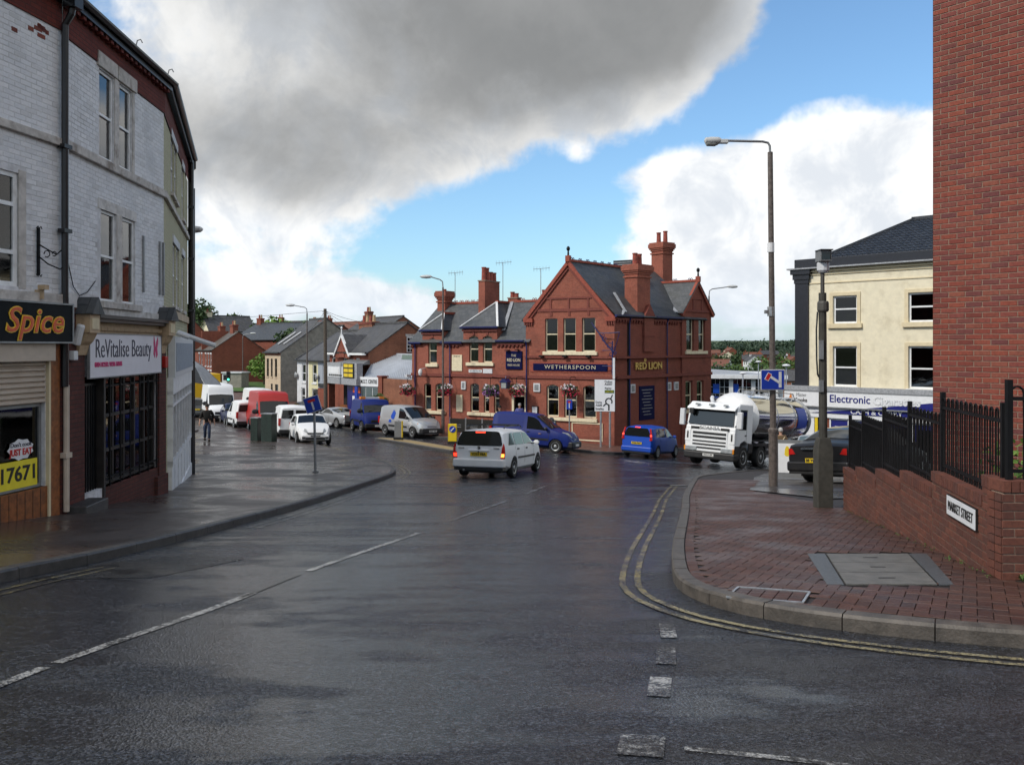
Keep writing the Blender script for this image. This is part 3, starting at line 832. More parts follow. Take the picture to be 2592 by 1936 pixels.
blocks.sort(key=lambda q: q[0].length)
pm = {}
for lying in (True, False):
    w_, h_ = (L_ - jt, Wd - jt) if lying else (Wd - jt, L_ - jt); e = .002; t_ = .005
    mb = MB().add([(-w_ / 2, -h_ / 2, -t_), (w_ / 2, -h_ / 2, -t_), (w_ / 2, h_ / 2, -t_), (-w_ / 2, h_ / 2, -t_), (-w_ / 2 + e, -h_ / 2 + e, 0), (w_ / 2 - e, -h_ / 2 + e, 0), (w_ / 2 - e, h_ / 2 - e, 0), (-w_ / 2 + e, h_ / 2 - e, 0)],
                  [(4, 5, 6, 7), (0, 1, 5, 4), (1, 2, 6, 5), (2, 3, 7, 6), (3, 0, 4, 7)])
    pm[lying] = mb.mesh('paver'); pm[lying].materials.append(M['paver'])
slope = math.atan(.098)
rest = MB()
for n_, (P, lying) in enumerate(blocks):
    z = H(P.x, P.y) + .102 + rnd.uniform(-.001, .001)
    if n_ < 300:
        o = inst(pm[lying], 'paver', pav_r, (P.x, P.y, z)); o.rotation_euler = (Matrix.Rotation(-slope, 3, 'X') @ Matrix.Rotation(R(62), 3, 'Z')).to_euler()
    else:
        me_ = pm[lying]; vs = []
        for v in me_.vertices:
            q = P + u_ * v.co.x + v_ * v.co.y; vs.append((q.x, q.y, z + v.co.z - .098 * (q.y - P.y)))
        rest.add(vs, [tuple(f.vertices) for f in me_.polygons])
o = rest.build('block_paving', 'paver', pav_r); o['kind'] = 'stuff'
# a soldier course along the kerb
sol = MB(); sl = offset(rk, -.135 - .055); acc = 0
for i in range(len(sl) - 1):
    p, q = sl[i], sl[i + 1]
    if p.y > 24: break
    dv = (q - p).normalized(); nv = Vector((-dv.y, dv.x)); m = 3
    for k in range(m):
        c = p.lerp(q, (k + .5) / m); hw = (q - p).length / m / 2 - .003; z0 = H(c.x, c.y) + .100 + rnd.uniform(-.002, .002)
        vs = [c + dv * sx_ * hw + nv * sy_ * .05 for sx_, sy_ in ((-1, -1), (1, -1), (1, 1), (-1, 1))]
        sol.add([(v.x, v.y, z0 - .012 - .098 * (v.y - c.y)) for v in vs] + [(c.x + (v.x - c.x) * .94, c.y + (v.y - c.y) * .94, z0 - .098 * (v.y - c.y)) for v in vs], [(4, 5, 6, 7), (0, 1, 5, 4), (1, 2, 6, 5), (2, 3, 7, 6), (3, 0, 4, 7)])
o = sol.build('edging_course', 'paver', pav_r); recalc(o); o['kind'] = 'stuff'
# inspection covers let into the paving
def slab(name, c4_, mat, parent, lift, th=.012):
    vs = [(x, y, H(x, y) + lift) for x, y in c4_]
    return recalc(MB().add([(x, y, z - th) for x, y, z in vs] + vs, [(3, 2, 1, 0), (4, 5, 6, 7), (0, 1, 5, 4), (1, 2, 6, 5), (2, 3, 7, 6), (3, 0, 4, 7)]).build(name, mat, parent))
def lerp2(a, b, k): return (a[0] + (b[0] - a[0]) * k, a[1] + (b[1] - a[1]) * k)
A_, B_, C_, D_ = (3.30, 9.11), (4.15, 9.11), (3.56, 7.27), (2.80, 7.27)
cov = tag(empty('inspection_cover', (0, 0, 0), 0, 'row of three grey concrete inspection covers set in the red block paving', 'cover'))
for k in range(3):
    a, b, c, d = lerp2(D_, A_, k / 3 + .006), lerp2(C_, B_, k / 3 + .006), lerp2(C_, B_, (k + 1) / 3 - .006), lerp2(D_, A_, (k + 1) / 3 - .006)
    s = slab('cover_slab', [a, b, c, d], 'concrete', cov, .106)
    m_x, m_y = (a[0] + b[0] + c[0] + d[0]) / 4, (a[1] + b[1] + c[1] + d[1]) / 4
    slab('lifting_slot', [(m_x - .07, m_y - .012), (m_x + .07, m_y - .012), (m_x + .07, m_y + .012), (m_x - .07, m_y + .012)], 'black_iron', s, .109)
slab('tarmac_patch', [(D_[0] - .16, 7.27), (D_[0] - .02, 7.27), (A_[0] - .02, 9.11), (A_[0] - .2, 9.11)], 'grey_tarmac', cov, .104)
slab('tarmac_patch', [(C_[0] + .02, 7.27), (C_[0] + .14, 7.27), (B_[0] + .2, 9.11), (B_[0] + .02, 9.11)], 'grey_tarmac', cov, .104)
Q = [(1.66, 6.70), (2.17, 6.48), (2.37, 6.91), (1.86, 7.13)]
cov2 = tag(empty('recessed_cover', (0, 0, 0), 0, 'small recessed tray cover with bare steel rim near the kerb corner', 'cover'))
rim = MB()
for i in range(4):
    a, b = Q[i], Q[(i + 1) % 4]; rim.bar((a[0], a[1], H(*a) + .106), (b[0], b[1], H(*b) + .106), .018, .012)
rim.build('rim', 'galvanised', cov2)
slab('tray_base', Q, 'sand_joint', cov2, .098)
cx_, cy_ = 2.015, 6.805; du = Vector((.51, -.22)).normalized(); dv = Vector((.2, .43)).normalized()
for i in range(5):
    for j in range(4):
        c = Vector((cx_, cy_)) + du * ((i - 2) * .105) + dv * ((j - 1.5) * .105)
        slab('paver', [tuple(c + du * a * .048 + dv * b * .048) for a, b in ((-1, -1), (1, -1), (1, 1), (-1, 1))], 'paver', cov2, .106)

# --- left-hand pavement
LK = [(-5.6, 1.0), (-5.2, 4.0), (-4.72, 7.7), (-4.41, 9.13), (-4.17, 11.08), (-4.05, 12.8), (-3.91, 14.6), (-3.78, 17.4), (-3.68, 22.0), (-3.6, 25.6), (-3.72, 27.8), (-4.4, 30.6), (-5.43, 33.3), (-7.25, 37.2), (-8.85, 40.4), (-11.4, 45.4), (-15.2, 51.6), (-19.6, 59.6), (-24, 67), (-30, 78), (-37, 90)]
lk = smoothline(LK, .4)
pav_l = tag(empty('pavement', (0, 0, 0), 0, 'wet brown paved pavement curving past the shops', 'pavement'), kind='structure')
inn = offset(lk, .13)
area('paving_surface', [tuple(p) for p in inn[::2]] + [(-48, 90), (-40, 70), (-14, 33), (-11.5, 28), (-10.4, 24.8), (-8.3, 18.1), (-8.0, 13.5), (-9.1, 7), (-10.0, 1.0)], 'wet_paving', .105, 1.0, pav_l)
kerb(pav_l, lk, 'kerb_dark', .9, side=1)
area('access_flags', [(-7.2, 29.4), (-5.6, 28.4), (-5.0, 30.2), (-6.6, 31.6)], 'wet_flags', .110, .8, pav_l)

# --- pavement in front of the pub and the garage
PK = [(-36, 100), (-30.5, 90), (-24.5, 80), (-18.6, 70), (-14.2, 62.5), (-10.2, 55.6), (-8.0, 52.6), (-3.7, 48.9), (0.0, 45.8), (3.3, 43.1), (5.0, 42.7), (5.9, 44.0), (7.5, 47.4), (10.2, 51.0), (14.4, 55.4), (19.5, 61)]
pk = smoothline(PK, .5)
pav_p = tag(empty('pavement', (0, 0, 0), 0, 'reddish pavement along the front of the red brick pub', 'pavement'), kind='structure')
area('paving_surface', [tuple(p) for p in offset(pk, .13)[::2]] + [(17.5, 62), (10, 60), (-2, 62), (-9, 70), (-24, 96), (-30, 102)], 'far_paving', .105, 1.2, pav_p)
kerb(pav_p, pk, 'kerb_dark', .95, side=1)

# --- traffic island with keep-left bollards
isl = [(-7.3, 47.6), (-6.2, 47.3), (-4.6, 44.6), (-3.0, 41.6), (-2.0, 39.4), (-2.3, 38.9), (-3.0, 39.2), (-4.4, 41.6), (-6.0, 44.6), (-7.4, 46.9)]
ti = tag(empty('traffic_island', (0, 0, 0), 0, 'low kerbed traffic island with buff tactile paving at the junction mouth', 'island'), kind='structure')
il = smoothline(isl + [isl[0]], .4)
plain('buff_paving', (.30, .22, .10), .6, var=.25, scale=10, bump=.4)
area('island_surface', [tuple(p) for p in offset(il, -.1)[:-1:2]], 'buff_paving', .098, .8, ti)
kerb(ti, il, 'kerb_dark', .7, hh=.11, side=-1)

# --- painted markings
mk = tag(empty('road_markings', (0, 0, 0), 0, 'worn painted lines on the wet road', 'markings'), kind='structure')
CL = smoothline([(-3.1, 1.5), (-2.95, 3.2), (-2.79, 4.74), (-2.6, 5.7), (-2.31, 6.9), (-2.03, 8.53), (-1.70, 10.01), (-1.27, 11.84), (-.78, 14.25), (-.15, 17.07), (.30, 19.23), (.95, 22.45), (1.7, 26)], .1)
def part(a, b, line): return [p for p in line if a <= p.y <= b]
for a, b, m in [(1.6, 5.1, 'white_paint'), (5.1, 7.5, 'white_paint'), (8.55, 11.9, 'white_paint'), (13.4, 17.3, 'white_paint'), (19.3, 22.4, 'white_paint'), (24.0, 25.6, 'white_worn')]:
    ribbon('centre_dash', part(a, b, CL), .08, m, mk)
ribbon('joint_line', part(7.2, 8.5, CL), .05, 'asphalt_patch', mk)
r1 = offset(rk, .33); r2 = offset(rk, .47)
for L in (r1, r2):
    ribbon('yellow_line', [p for p in L if 7.0 < p.y < 23.6 and p.x < 6], .058, 'yellow_paint', mk)
    ribbon('yellow_line', [p for p in L if p.y <= 7.4 and p.x > 1.0], .06, 'yellow_worn', mk, .009)
l1 = offset(lk, -.28); l2 = offset(lk, -.44)
for L in (l1, l2):
    ribbon('yellow_line', [p for p in L if 3 < p.y < 9.0], .055, 'yellow_faint', mk)
    ribbon('yellow_line', [p for p in L if 12.2 < p.y < 24.5], .065, 'white_worn', mk)
    ribbon('yellow_line', [p for p in L if 24.5 <= p.y < 31], .075, 'yellow_worn', mk)
    ribbon('yellow_line', [p for p in L if 31 <= p.y < 44], .075, 'yellow_worn', mk)
for (x, y, ang, ln, wd) in [(1.08, 6.02, 8, .42, .11), (.95, 5.36, 10, .42, .12), (.80, 4.70, 12, .36, .12), (.57, 3.82, 12, .26, .2), (.36, 3.28, 14, .3, .18)]:
    d = Vector((math.sin(R(ang)), math.cos(R(ang)))) * ln / 2; c = Vector((x, y))
    ribbon('give_way_dash', [c - d, c, c + d], wd, 'white_worn', mk)
ribbon('stop_line', [Vector((.75, 3.78)), Vector((1.1, 3.68)), Vector((1.5, 3.55)), Vector((1.9, 3.42))], .05, 'white_worn', mk)
for k in range(6):
    a = Vector((-3.2 + k * 1.15, 31.4 - k * .05)); ribbon('give_way_dash', [a, a + Vector((.6, .1))], .12, 'white_worn', mk)
for k in range(5):
    a = Vector((2.7 + k * .55, 40.9 + .22 * k)); ribbon('give_way_dash', [a, a + Vector((.25, .1))], .3, 'white_worn', mk)
for q in ([(-4.9, 46.1), (-7.9, 50.4)], [(-8.6, 47.6), (-6.6, 47.9)], [(-7.6, 45.6), (-6.0, 42.4)]):
    ribbon('hatch_line', smoothline(q, .5), .1, 'white_worn', mk)
area('patch', [(-4.5, 8.1), (-3.4, 8.2), (-2.9, 9.4), (-3.6, 9.8), (-4.15, 9.3)], 'asphalt_patch', .003, .5, mk)
# road gully by the right kerb and weeds along the foot of the wall
gl_ = tag(empty('road_gully', (0, 0, 0), 0, 'small iron drain grating beside the right kerb', 'drain'))
gx_, gy_ = 4.32, 22.6
slab('frame', [(gx_ - .25, gy_ - .22), (gx_ + .22, gy_ - .26), (gx_ + .26, gy_ + .2), (gx_ - .2, gy_ + .24)], 'black_iron', gl_, .006, .02)
for k in range(6): slab('grate_bar', [(gx_ - .2 + k * .07, gy_ - .18), (gx_ - .165 + k * .07, gy_ - .18), (gx_ - .14 + k * .07, gy_ + .18), (gx_ - .175 + k * .07, gy_ + .18)], 'steel_grey', gl_, .014, .01)

# ================================================================ LEFT TERRACE OF SHOPS
def vdir(azd): return Vector((math.sin(R(azd)), math.cos(R(azd))))
PA1 = Vector((-6.98, 13.44)); PA0 = PA1 - vdir(9.5) * 6; PB1 = PA1 + vdir(-3.1) * 4.58; PC1 = PB1 + vdir(-17) * 7.6
BR = (math.pi / 2, 0, 0)

def gutter(parent, x0, x1, z, y=-.22, mat='black_paint'):
    mb = MB(); n = 6; pr = [(math.cos(math.pi + math.pi * k / n) * .065, math.sin(math.pi + math.pi * k / n) * .065) for k in range(n + 1)]
    vs = []; 
    for x in (x0, x1):
        vs += [(x, y + a, z + b) for a, b in pr]
    mb.add(vs, [(k, k + 1, n + 2 + k, n + 1 + k) for k in range(n)])
    mb.box(x0, x1, y + .06, y + .085, z - .16, z + .03)
    return mb.build('gutter', mat, parent)

# ---- A: curry shop -------------------------------------------------------------
zA = H(-6.9, 12.5) + .105
A = frame('curry_shop', PA0, PA1, zA, 'white painted brick shop with orange letters on a black fascia and a half closed shutter', 'shop')
Z = lambda v: v - zA
X = lambda v: 6 + v
opsA = [(X(-2.1), X(-.91), Z(.86), Z(2.5)), (X(-3.6), X(-.36), Z(-2.1), Z(-.25))]
wall('wall', 0, 6, Z(-3.2), Z(4.88), opsA, 'painted_joint', A, rev=.14)
brickfield(A, X(-2.9), X(-.02), Z(.66), Z(4.88), 'painted_brick', holes=[opsA[0], (X(-3.2), X(-.76), Z(.84), Z(2.58)), (X(-6), X(0), Z(3.04), Z(3.2))], near=(X(0), Z(3)), keep=260, dep=.016)
for k in range(8):
    xx = X(-1.2 + rnd.random() * .9); zz = Z(4.70 - abs(rnd.gauss(0, .12)) + .075 * (k % 3)); w_ = rnd.choice([.07, .11, .16])
    B1('exposed_brick', xx, xx + w_, -.011, .0, zz, zz + .06, 'red_brick', A)
wall('eaves_wall', 0, 6, Z(4.88), Z(5.36), [], 'eaves_brick', A, y=-.02)
B1('string_course', 0, 5.985, -.07, .02, Z(3.08), Z(3.20), 'stone_trim', A, bevel=.01)
B1('lower_course', 0, 5.97, -.09, .02, Z(.66), Z(.80), 'stone_trim', A, bevel=.01)
B1('window_jamb', X(-.91), X(-.77), -.012, .02, Z(.84), Z(2.55), 'stone_trim', A)
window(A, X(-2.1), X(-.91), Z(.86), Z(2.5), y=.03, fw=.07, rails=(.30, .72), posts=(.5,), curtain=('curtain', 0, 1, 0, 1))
gutter(A, 0, 6.0, Z(5.47))
# sloping slate roof behind the gutter
MB().sheet((0, -.2, Z(5.42)), (6, -.2, Z(5.42)), (6, 4.6, Z(8.6)), (0, 4.6, Z(8.6)), 2, 2).build('roof', 'slate_dark', A)
B1('rear_block', .02, 5.95, .3, 4.6, Z(-3.2), Z(5.4), 'dark_room', A)
# drain pipe at the party wall
dp = MB(); dp.tube([(5.97, -.24, Z(5.35)), (5.97, -.20, Z(5.12)), (5.97, -.09, Z(4.95)), (5.97, -.09, Z(-.62))], .052, 8)
for q in (3.05, 1.75, .4): dp.box(5.88, 6.06, -.15, -.03, Z(q), Z(q + .06))
dp.box(5.87, 6.07, -.33, -.12, Z(5.2), Z(5.45))
dp.build('drain_pipe', 'black_paint', A)
dp = MB(); dp.tube([(6.0, -.09, Z(-.6)), (6.0, -.09, Z(-2.55))], .045, 8); dp.box(5.93, 6.07, -.14, -.02, Z(-1.72), Z(-1.64)); dp.build('drain_pipe', 'shutter', A)
# fascia
sg = B1('fascia_sign', 2.0, 5.99, -.2, -.02, Z(.06), Z(.64), 'spice_board', A)
mb = MB(); 
for z_ in (.045, .63): mb.box(1.98, 6.0, -.215, -.02, Z(z_), Z(z_ + .025))
mb.box(5.985, 6.012, -.216, -.02, Z(.045), Z(.655)); mb.build('sign_rim', 'steel_grey', sg)
text('Spice', .50, 'spice_yellow', sg, (X(-.83), -.205, Z(.36)), 1.22, BR, bold=.016, shear=.25)
text('Spice', .50, 'spice_red', sg, (X(-.83), -.212, Z(.36)), 1.17, BR, bold=.001, shear=.25)
B1('shutter_box', 1.5, X(-.30), -.14, .1, Z(-.22), Z(.055), 'shutter', A, bevel=.01)
sh = B1('roller_shutter', 1.6, X(-.36), .02, .05, Z(-.85), Z(-.22), 'shutter', A)
for k in range(8):
    z_ = Z(-.85 + k * .079)
    MB().prism([(1.6, .02, z_), (1.6, -.018, z_ + .02), (1.6, -.018, z_ + .05), (1.6, .02, z_ + .072)], (X(-.36) - 1.6, 0, 0)).build('slat', 'shutter', sh)
window(A, 2.4, X(-.36), Z(-2.1), Z(-.85), y=.06, fw=.05, rails=(), posts=(.5,), fmat='steel_grey', gmat='glass_dark')
ps = B1('yellow_banner', X(-2.2), X(-.46), .052, .058, Z(-2.06), Z(-1.66), 'shop_yellow', A)
text('717671', .30, 'sign_black', ps, (X(-.93), .049, Z(-1.86)), .88, BR, bold=.006)
st = MB(); pts = []
for k in range(18):
    a = 2 * math.pi * k / 18; r_ = 1.0 if k % 2 else .86
    pts.append((X(-.80) + .27 * r_ * math.cos(a), .05, Z(-1.50) + .16 * r_ * math.sin(a)))
st = MB().prism(pts[::-1], (0, .006, 0)).build('sticker', 'sign_white', A)
text("Don't cook", .09, 'beauty_ink', st, (X(-.80), .047, Z(-1.43)), .42, BR); text('JUST EAT', .13, 'sign_red', st, (X(-.80), .047, Z(-1.54)), .46, BR, bold=.004)
B1('stall_riser', 1.5, X(-.30), -.03, .1, Z(-3.1), Z(-2.1), 'orange_timber', A)
for k in range(12): B1('board_joint', X(-.34 - k * .16), X(-.332 - k * .16), -.034, -.02, Z(-3.1), Z(-2.11), 'dark_timber', A)
B1('shop_post', X(-.30), X(-.10), -.05, .1, Z(-3.1), Z(.05), 'orange_timber', A)
B1('post_edge', X(-.345), X(-.30), -.055, .06, Z(-3.1), Z(-.22), 'cream_trim', A)
B1('dark_pier', X(-.098), X(-.005), -.03, .1, Z(-3.1), Z(.05), 'dark_brick', A)
# wrought iron sign bracket
br = MB(); bx = X(-.55); br.bar((bx, -.04, Z(1.06)), (bx, -.04, Z(1.76)), .035)
for s_ in (1, -1):
    for q in (1.07, 1.75): br.tube([(bx, -.04, Z(q)), (bx + .03 * s_, -.06, Z(q + (.03 if q > 1.4 else -.03))), (bx + .06 * s_, -.05, Z(q))], .008, 5)
br.tube([(bx, -.04, Z(1.52)), (bx, -.18, Z(1.44)), (bx, -.34, Z(1.36)), (bx, -.42, Z(1.42))], .011, 5); br.tube([(bx, -.04, Z(1.34)), (bx, -.2, Z(1.22)), (bx, -.4, Z(1.14)), (bx, -.44, Z(1.17))], .011, 5)
for c, r_ in (((-.18), .05), ((-.30), .035)):
    br.tube([(bx, c + r_ * math.cos(k * .9), Z(1.37) + r_ * math.sin(k * .9)) for k in range(7)], .008, 5)
br.build('iron_bracket', 'black_iron', A)
for (a, b) in (((X(-.75), -.1, Z(.70)), (X(-.2), -.1, Z(.86))), ((X(-.75), -.1, Z(.70)), (X(-1.25), -.1, Z(.82)))):
    pass
fl = B1('flood_light', X(-.62), X(-.53), -.20, -.08, Z(.84), Z(.91), 'corbel_paint', A)
B1('flood_arm', X(-.585), X(-.555), -.14, .0, Z(.70), Z(.84), 'corbel_paint', fl)

# ---- B: beauty salon -----------------------------------------------------------
zB = H(-7.0, 14.0) + .105
Bq = frame('beauty_salon', PA1, PB1, zB, 'white painted brick shop with a pale lilac sign board over a barred dark window', 'shop')
Z = lambda v: v - zB
W1 = (1.40, 2.02, Z(3.24), Z(4.76)); W2 = (2.24, 2.85, Z(3.24), Z(4.76)); W3 = (1.46, 2.13, Z(.78), Z(2.36)); W4 = (2.39, 3.02, Z(.78), Z(2.36))
opsB = [W1, W2, W3, W4, (.76, 4.18, Z(-2.44), Z(-.5))]
wall('wall', 0, 4.58, Z(-3.6), Z(4.83), opsB, 'painted_joint', Bq, rev=.12)
brickfield(Bq, 0.01, 4.575, Z(.86), Z(4.82), 'painted_brick', holes=[(1.32, 3.02, Z(.7), Z(2.52)), (1.38, 2.92, Z(3.0), Z(4.84)), (0, 4.58, Z(3.02), Z(3.22))], near=(0, Z(3)), keep=300, dep=.016)
wall('eaves_wall', 0, 4.60, Z(4.83), Z(5.38), [], 'eaves_brick', Bq, y=-.025)
mb = MB()
for k in range(21): mb.box(.05 + k * .22, .16 + k * .22, -.13, -.02, Z(5.25), Z(5.36))
mb.build('dentil_course', 'eaves_brick', Bq)['kind'] = 'stuff'
B1('string_course', 0, 4.60, -.075, .02, Z(3.08), Z(3.22), 'stone_trim', Bq, bevel=.01)
for a, b in ((1.28, 2.11), (2.15, 3.02)): B1('lintel', a, b, -.045, .02, Z(4.78), Z(5.03), 'stone_trim', Bq, bevel=.012)
B1('lintel', 1.34, 3.06, -.012, .02, Z(2.36), Z(2.54), 'dirty_render', Bq)
B1('mullion', 2.03, 2.235, -.012, .1, Z(3.22), Z(4.78), 'stone_trim', Bq); B1('mullion', 2.14, 2.38, -.012, .1, Z(.78), Z(2.36), 'stone_trim', Bq)
B1('jamb', 2.86, 2.97, -.012, .03, Z(3.22), Z(4.78), 'stone_trim', Bq)
for W_, cu in ((W1, ('curtain', 0, 1, .0, .42)), (W2, ('curtain', 0, 1, .0, .42)), (W3, ('curtain', 0, 1, .48, 1)), (W4, ('curtain', 0, 1, .48, 1))):
    window(Bq, *W_, y=.035, fw=.05, rails=(.5,), curtain=cu, fmat='white_frame')
B1('window_sill', 1.36, 3.14, -.10, .05, Z(.66), Z(.78), 'stone_trim', Bq, bevel=.01)
for x_ in (3.36, 4.27, 4.47): B1('wall_channel', x_, x_ + .05, -.045, .0, Z(1.05), Z(2.14), 'steel_grey', Bq)
gutter(Bq, 0, 4.66, Z(5.47))
MB().sheet((0, -.2, Z(5.42)), (4.64, -.2, Z(5.42)), (4.3, 4.6, Z(8.6)), (0, 4.6, Z(8.6)), 2, 2).build('roof', 'slate_dark', Bq)
B1('rear_block', .05, 4.5, .5, 4.5, Z(-3.4), Z(5.4), 'dark_room', Bq)
for q in (2.4, 4.1): MB().tube([(q, -.25, Z(5.5)), (q, -.27, Z(5.58)), (q, -.33, Z(5.60)), (q, -.36, Z(5.54))], .012, 5).build('gutter_hook', 'steel_grey', Bq)
# shop front
B1('left_pier', .0, .74, -.04, .02, Z(-3.4), Z(.62), 'dark_brick', Bq); B1('right_pier', 4.18, 4.58, -.05, .1, Z(-3.6), Z(.62), 'dark_brick', Bq)
B1('plinth', 3.98, 4.60, -.09, .1, Z(-3.6), Z(-2.62), 'dark_brick', Bq); B1('stone_step', .1, .95, -.34, .0, Z(-3.0), Z(-2.50), 'kerb_dark', Bq, bevel=.02)
def corbel(x0, x1):
    c = MB().box(x0, x1, -.26, .0, Z(.22), Z(.52)).prism([(x0 + .02, 0, Z(-.14)), (x0 + .02, -.06, Z(-.14)), (x0 + .02, -.10, Z(.02)), (x0 + .02, -.16, Z(.08)), (x0 + .02, -.23, Z(.22)), (x0 + .02, 0, Z(.22))], (x1 - x0 - .04, 0, 0)).build('corbel', 'corbel_paint', Bq)
    B1('corbel_panel', x0 + .06, x1 - .06, -.272, -.25, Z(.28), Z(.46), 'cream_trim', c)
    MB().prism([(x0 - .05, -.32, Z(.52)), (x1 + .05, -.32, Z(.52)), ((x0 + x1) / 2, -.32, Z(.80))], (0, .34, 0)).build('corbel_roof', 'slate_dark', c)
corbel(.42, .80); corbel(4.14, 4.52)
co = MB().box(.82, 4.13, -.26, .0, Z(.47), Z(.53)).box(.82, 4.13, -.20, .0, Z(.41), Z(.468)).build('cornice', 'black_paint', Bq)
dn = MB()
for k in range(54): dn.box(.85 + k * .061, .882 + k * .061, -.12, -.06, Z(.27), Z(.335))
dn.box(.82, 4.13, -.06, .0, Z(.2), Z(.41)); dn.build('dentil_frieze', 'corbel_paint', Bq)['kind'] = 'stuff'
sg = B1('fascia_sign', .78, 4.14, -.10, -.06, Z(-.53), Z(.215), 'beauty_board', Bq)
mb = MB()
for z_ in (-.535, .205): mb.box(.77, 4.15, -.108, -.06, Z(z_), Z(z_ + .02))
for x_ in (.77, 4.13): mb.box(x_, x_ + .02, -.108, -.06, Z(-.515), Z(.205))
mb.build('sign_rim', 'steel_grey', sg)
text('ReVitalise Beauty', .46, 'beauty_ink', sg, (2.28, -.104, Z(-.05)), 2.55, BR, bold=-.004, name='lettering'); text('07834 812592 / 01586 569605', .11, 'beauty_pink', sg, (1.55, -.104, Z(-.31)), 1.15, BR, bold=.003)
# butterfly mark at the end of the sign
for s_, p in ((1, [(0, -.02), (.05, .12), (.14, .22), (.15, .08), (.10, .0), (.13, -.14), (.05, -.2)]), (-1, [(0, -.02), (.02, .12), (.08, .26), (.10, .1), (.08, .0), (.10, -.12), (.03, -.2)])):
    MB().prism([(3.80 + s_ * a, -.106, Z(-.03 + b)) for a, b in p], (0, .004, 0)).build('butterfly_wing', 'beauty_pink', sg)
B1('stall_riser', 1.57, 4.18, -.02, .1, Z(-3.6), Z(-2.44), 'dark_brick', Bq)
B1('doorway_back', .74, 1.57, .45, .5, Z(-3.2), Z(-.5), 'dark_room', Bq); gt = B1('door_gate', .80, 1.52, .10, .14, Z(-2.6), Z(-.62), 'black_paint', Bq)
for k in range(7): B1('gate_bar', .84 + k * .1, .855 + k * .1, .07, .09, Z(-2.55), Z(-.66), 'black_iron', gt)
B1('door_jamb', 1.52, 1.60, -.03, .12, Z(-2.6), Z(-.5), 'dark_timber', Bq)
sw = B1('shop_window', 1.60, 4.17, .16, .18, Z(-2.42), Z(-.52), 'blue_room', Bq)
for k in range(5):
    x_ = 1.64 + k * .51; B1('pane', x_ + .02, x_ + .47, .10, .11, Z(-2.40), Z(-.55), 'glass', sw)
for k in range(6): B1('window_post', 1.60 + k * .505, 1.66 + k * .505, .06, .14, Z(-2.44), Z(-.52), 'dark_timber', sw)
for z_ in (-2.42, -1.85, -1.24, -.58): B1('window_rail', 1.60, 4.18, .055, .13, Z(z_), Z(z_ + .05), 'dark_timber', sw)
for k in range(6): B1('security_bar', 1.74 + k * .46, 1.765 + k * .46, -.05, -.03, Z(-2.44), Z(-.52), 'black_iron', sw)
for z_ in (-2.3, -.7): B1('security_rail', 1.58, 4.2, -.032, -.012, Z(z_), Z(z_ + .03), 'black_iron', sw)
cm_ = MB().lathe([(.062, -.26), (.066, -.24), (.066, .04), (.05, .07)], 10, (0, 0, 0)).build('security_camera', 'alarm_white', Bq, location=(.34, -.14, Z(.28)), rotation_euler=(.25, 0, 0)); MB().tube([(.38, 0, Z(-.0)), (.38, -.1, Z(.06)), (.34, -.14, Z(.14))], .02, 6).build('camera_arm', 'black_paint', Bq)
B1('alarm_box', .16, .30, -.13, -.04, Z(-.22), Z(-.07), 'alarm_white', Bq, bevel=.015); B1('alarm_box', 4.30, 4.46, -.14, -.05, Z(-.44), Z(-.20), 'alarm_red', Bq, bevel=.02)
MB().tube([(.2, -.02, Z(1.3)), (.35, -.03, Z(.95)), (.6, -.02, Z(.82)), (.9, -.02, Z(.9)), (1.2, -.02, Z(1.1))], .008, 5).build('loose_cable', 'black_iron', Bq)
for z_, x_ in ((.60, .0),): B1('stone_band', 0, .44, -.05, .02, Z(.62), Z(.84), 'dirty_render', Bq); B1('stone_band', .80, 4.14, -.05, .02, Z(.53), Z(.66), 'dirty_render', Bq); B1('stone_band', 4.52, 4.58, -.05, .02, Z(.62), Z(.84), 'dirty_render', Bq)

# ---- C: corner shop with white shop front ----------------------------------------
zC = H(-8, 20) + .105
Cq = frame('corner_shop', PB1, PC1, zC, 'pale yellow brick shop with a white plastic shop front at the bend', 'shop')
Z = lambda v: v - zC
brickwall('yellow_brick', (.46, .44, .29), (.52, .49, .33), (.36, .34, .24), var=.15, dirt=.25, dark=(.2, .17, .12))
opsC = [(1.75, 2.55, Z(3.5), Z(4.76)), (2.75, 3.5, Z(3.5), Z(4.76)), (2.3, 3.1, Z(.95), Z(2.42)), (3.35, 4.15, Z(.95), Z(2.42)), (5.2, 6.1, Z(.95), Z(2.42)), (5.2, 6.0, Z(3.4), Z(4.76))]
wall('wall', 0, 7.6, Z(-4.6), Z(4.80), opsC, 'yellow_brick', Cq, rev=.12)
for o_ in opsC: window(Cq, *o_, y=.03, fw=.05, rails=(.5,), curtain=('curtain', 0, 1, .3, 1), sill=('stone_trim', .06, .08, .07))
for a, b, z_ in ((1.68, 3.57, 4.76), (2.22, 4.22, 2.42), (5.1, 6.2, 2.42), (5.1, 6.1, 4.76)): B1('lintel', a, b, -.03, .02, Z(z_), Z(z_ + .18), 'white_wall', Cq)
wall('eaves_wall', 0, 7.6, Z(4.80), Z(5.38), [], 'eaves_brick', Cq, y=-.025)
B1('string_course', 0.02, 7.6, -.07, .02, Z(3.08), Z(3.2), 'stone_trim', Cq, bevel=.01)
B1('pink_band', 0.02, 7.6, -.05, .02, Z(.66), Z(.84), 'pink_render', Cq)
gutter(Cq, .02, 7.65, Z(5.47))
MB().sheet((0, -.2, Z(5.42)), (7.7, -.2, Z(5.42)), (7.0, 4.6, Z(8.6)), (.4, 4.6, Z(8.6)), 2, 2).build('roof', 'slate_dark', Cq)
B1('rear_block', .3, 7.5, .5, 4.5, Z(-4.6), Z(5.4), 'dark_room', Cq)
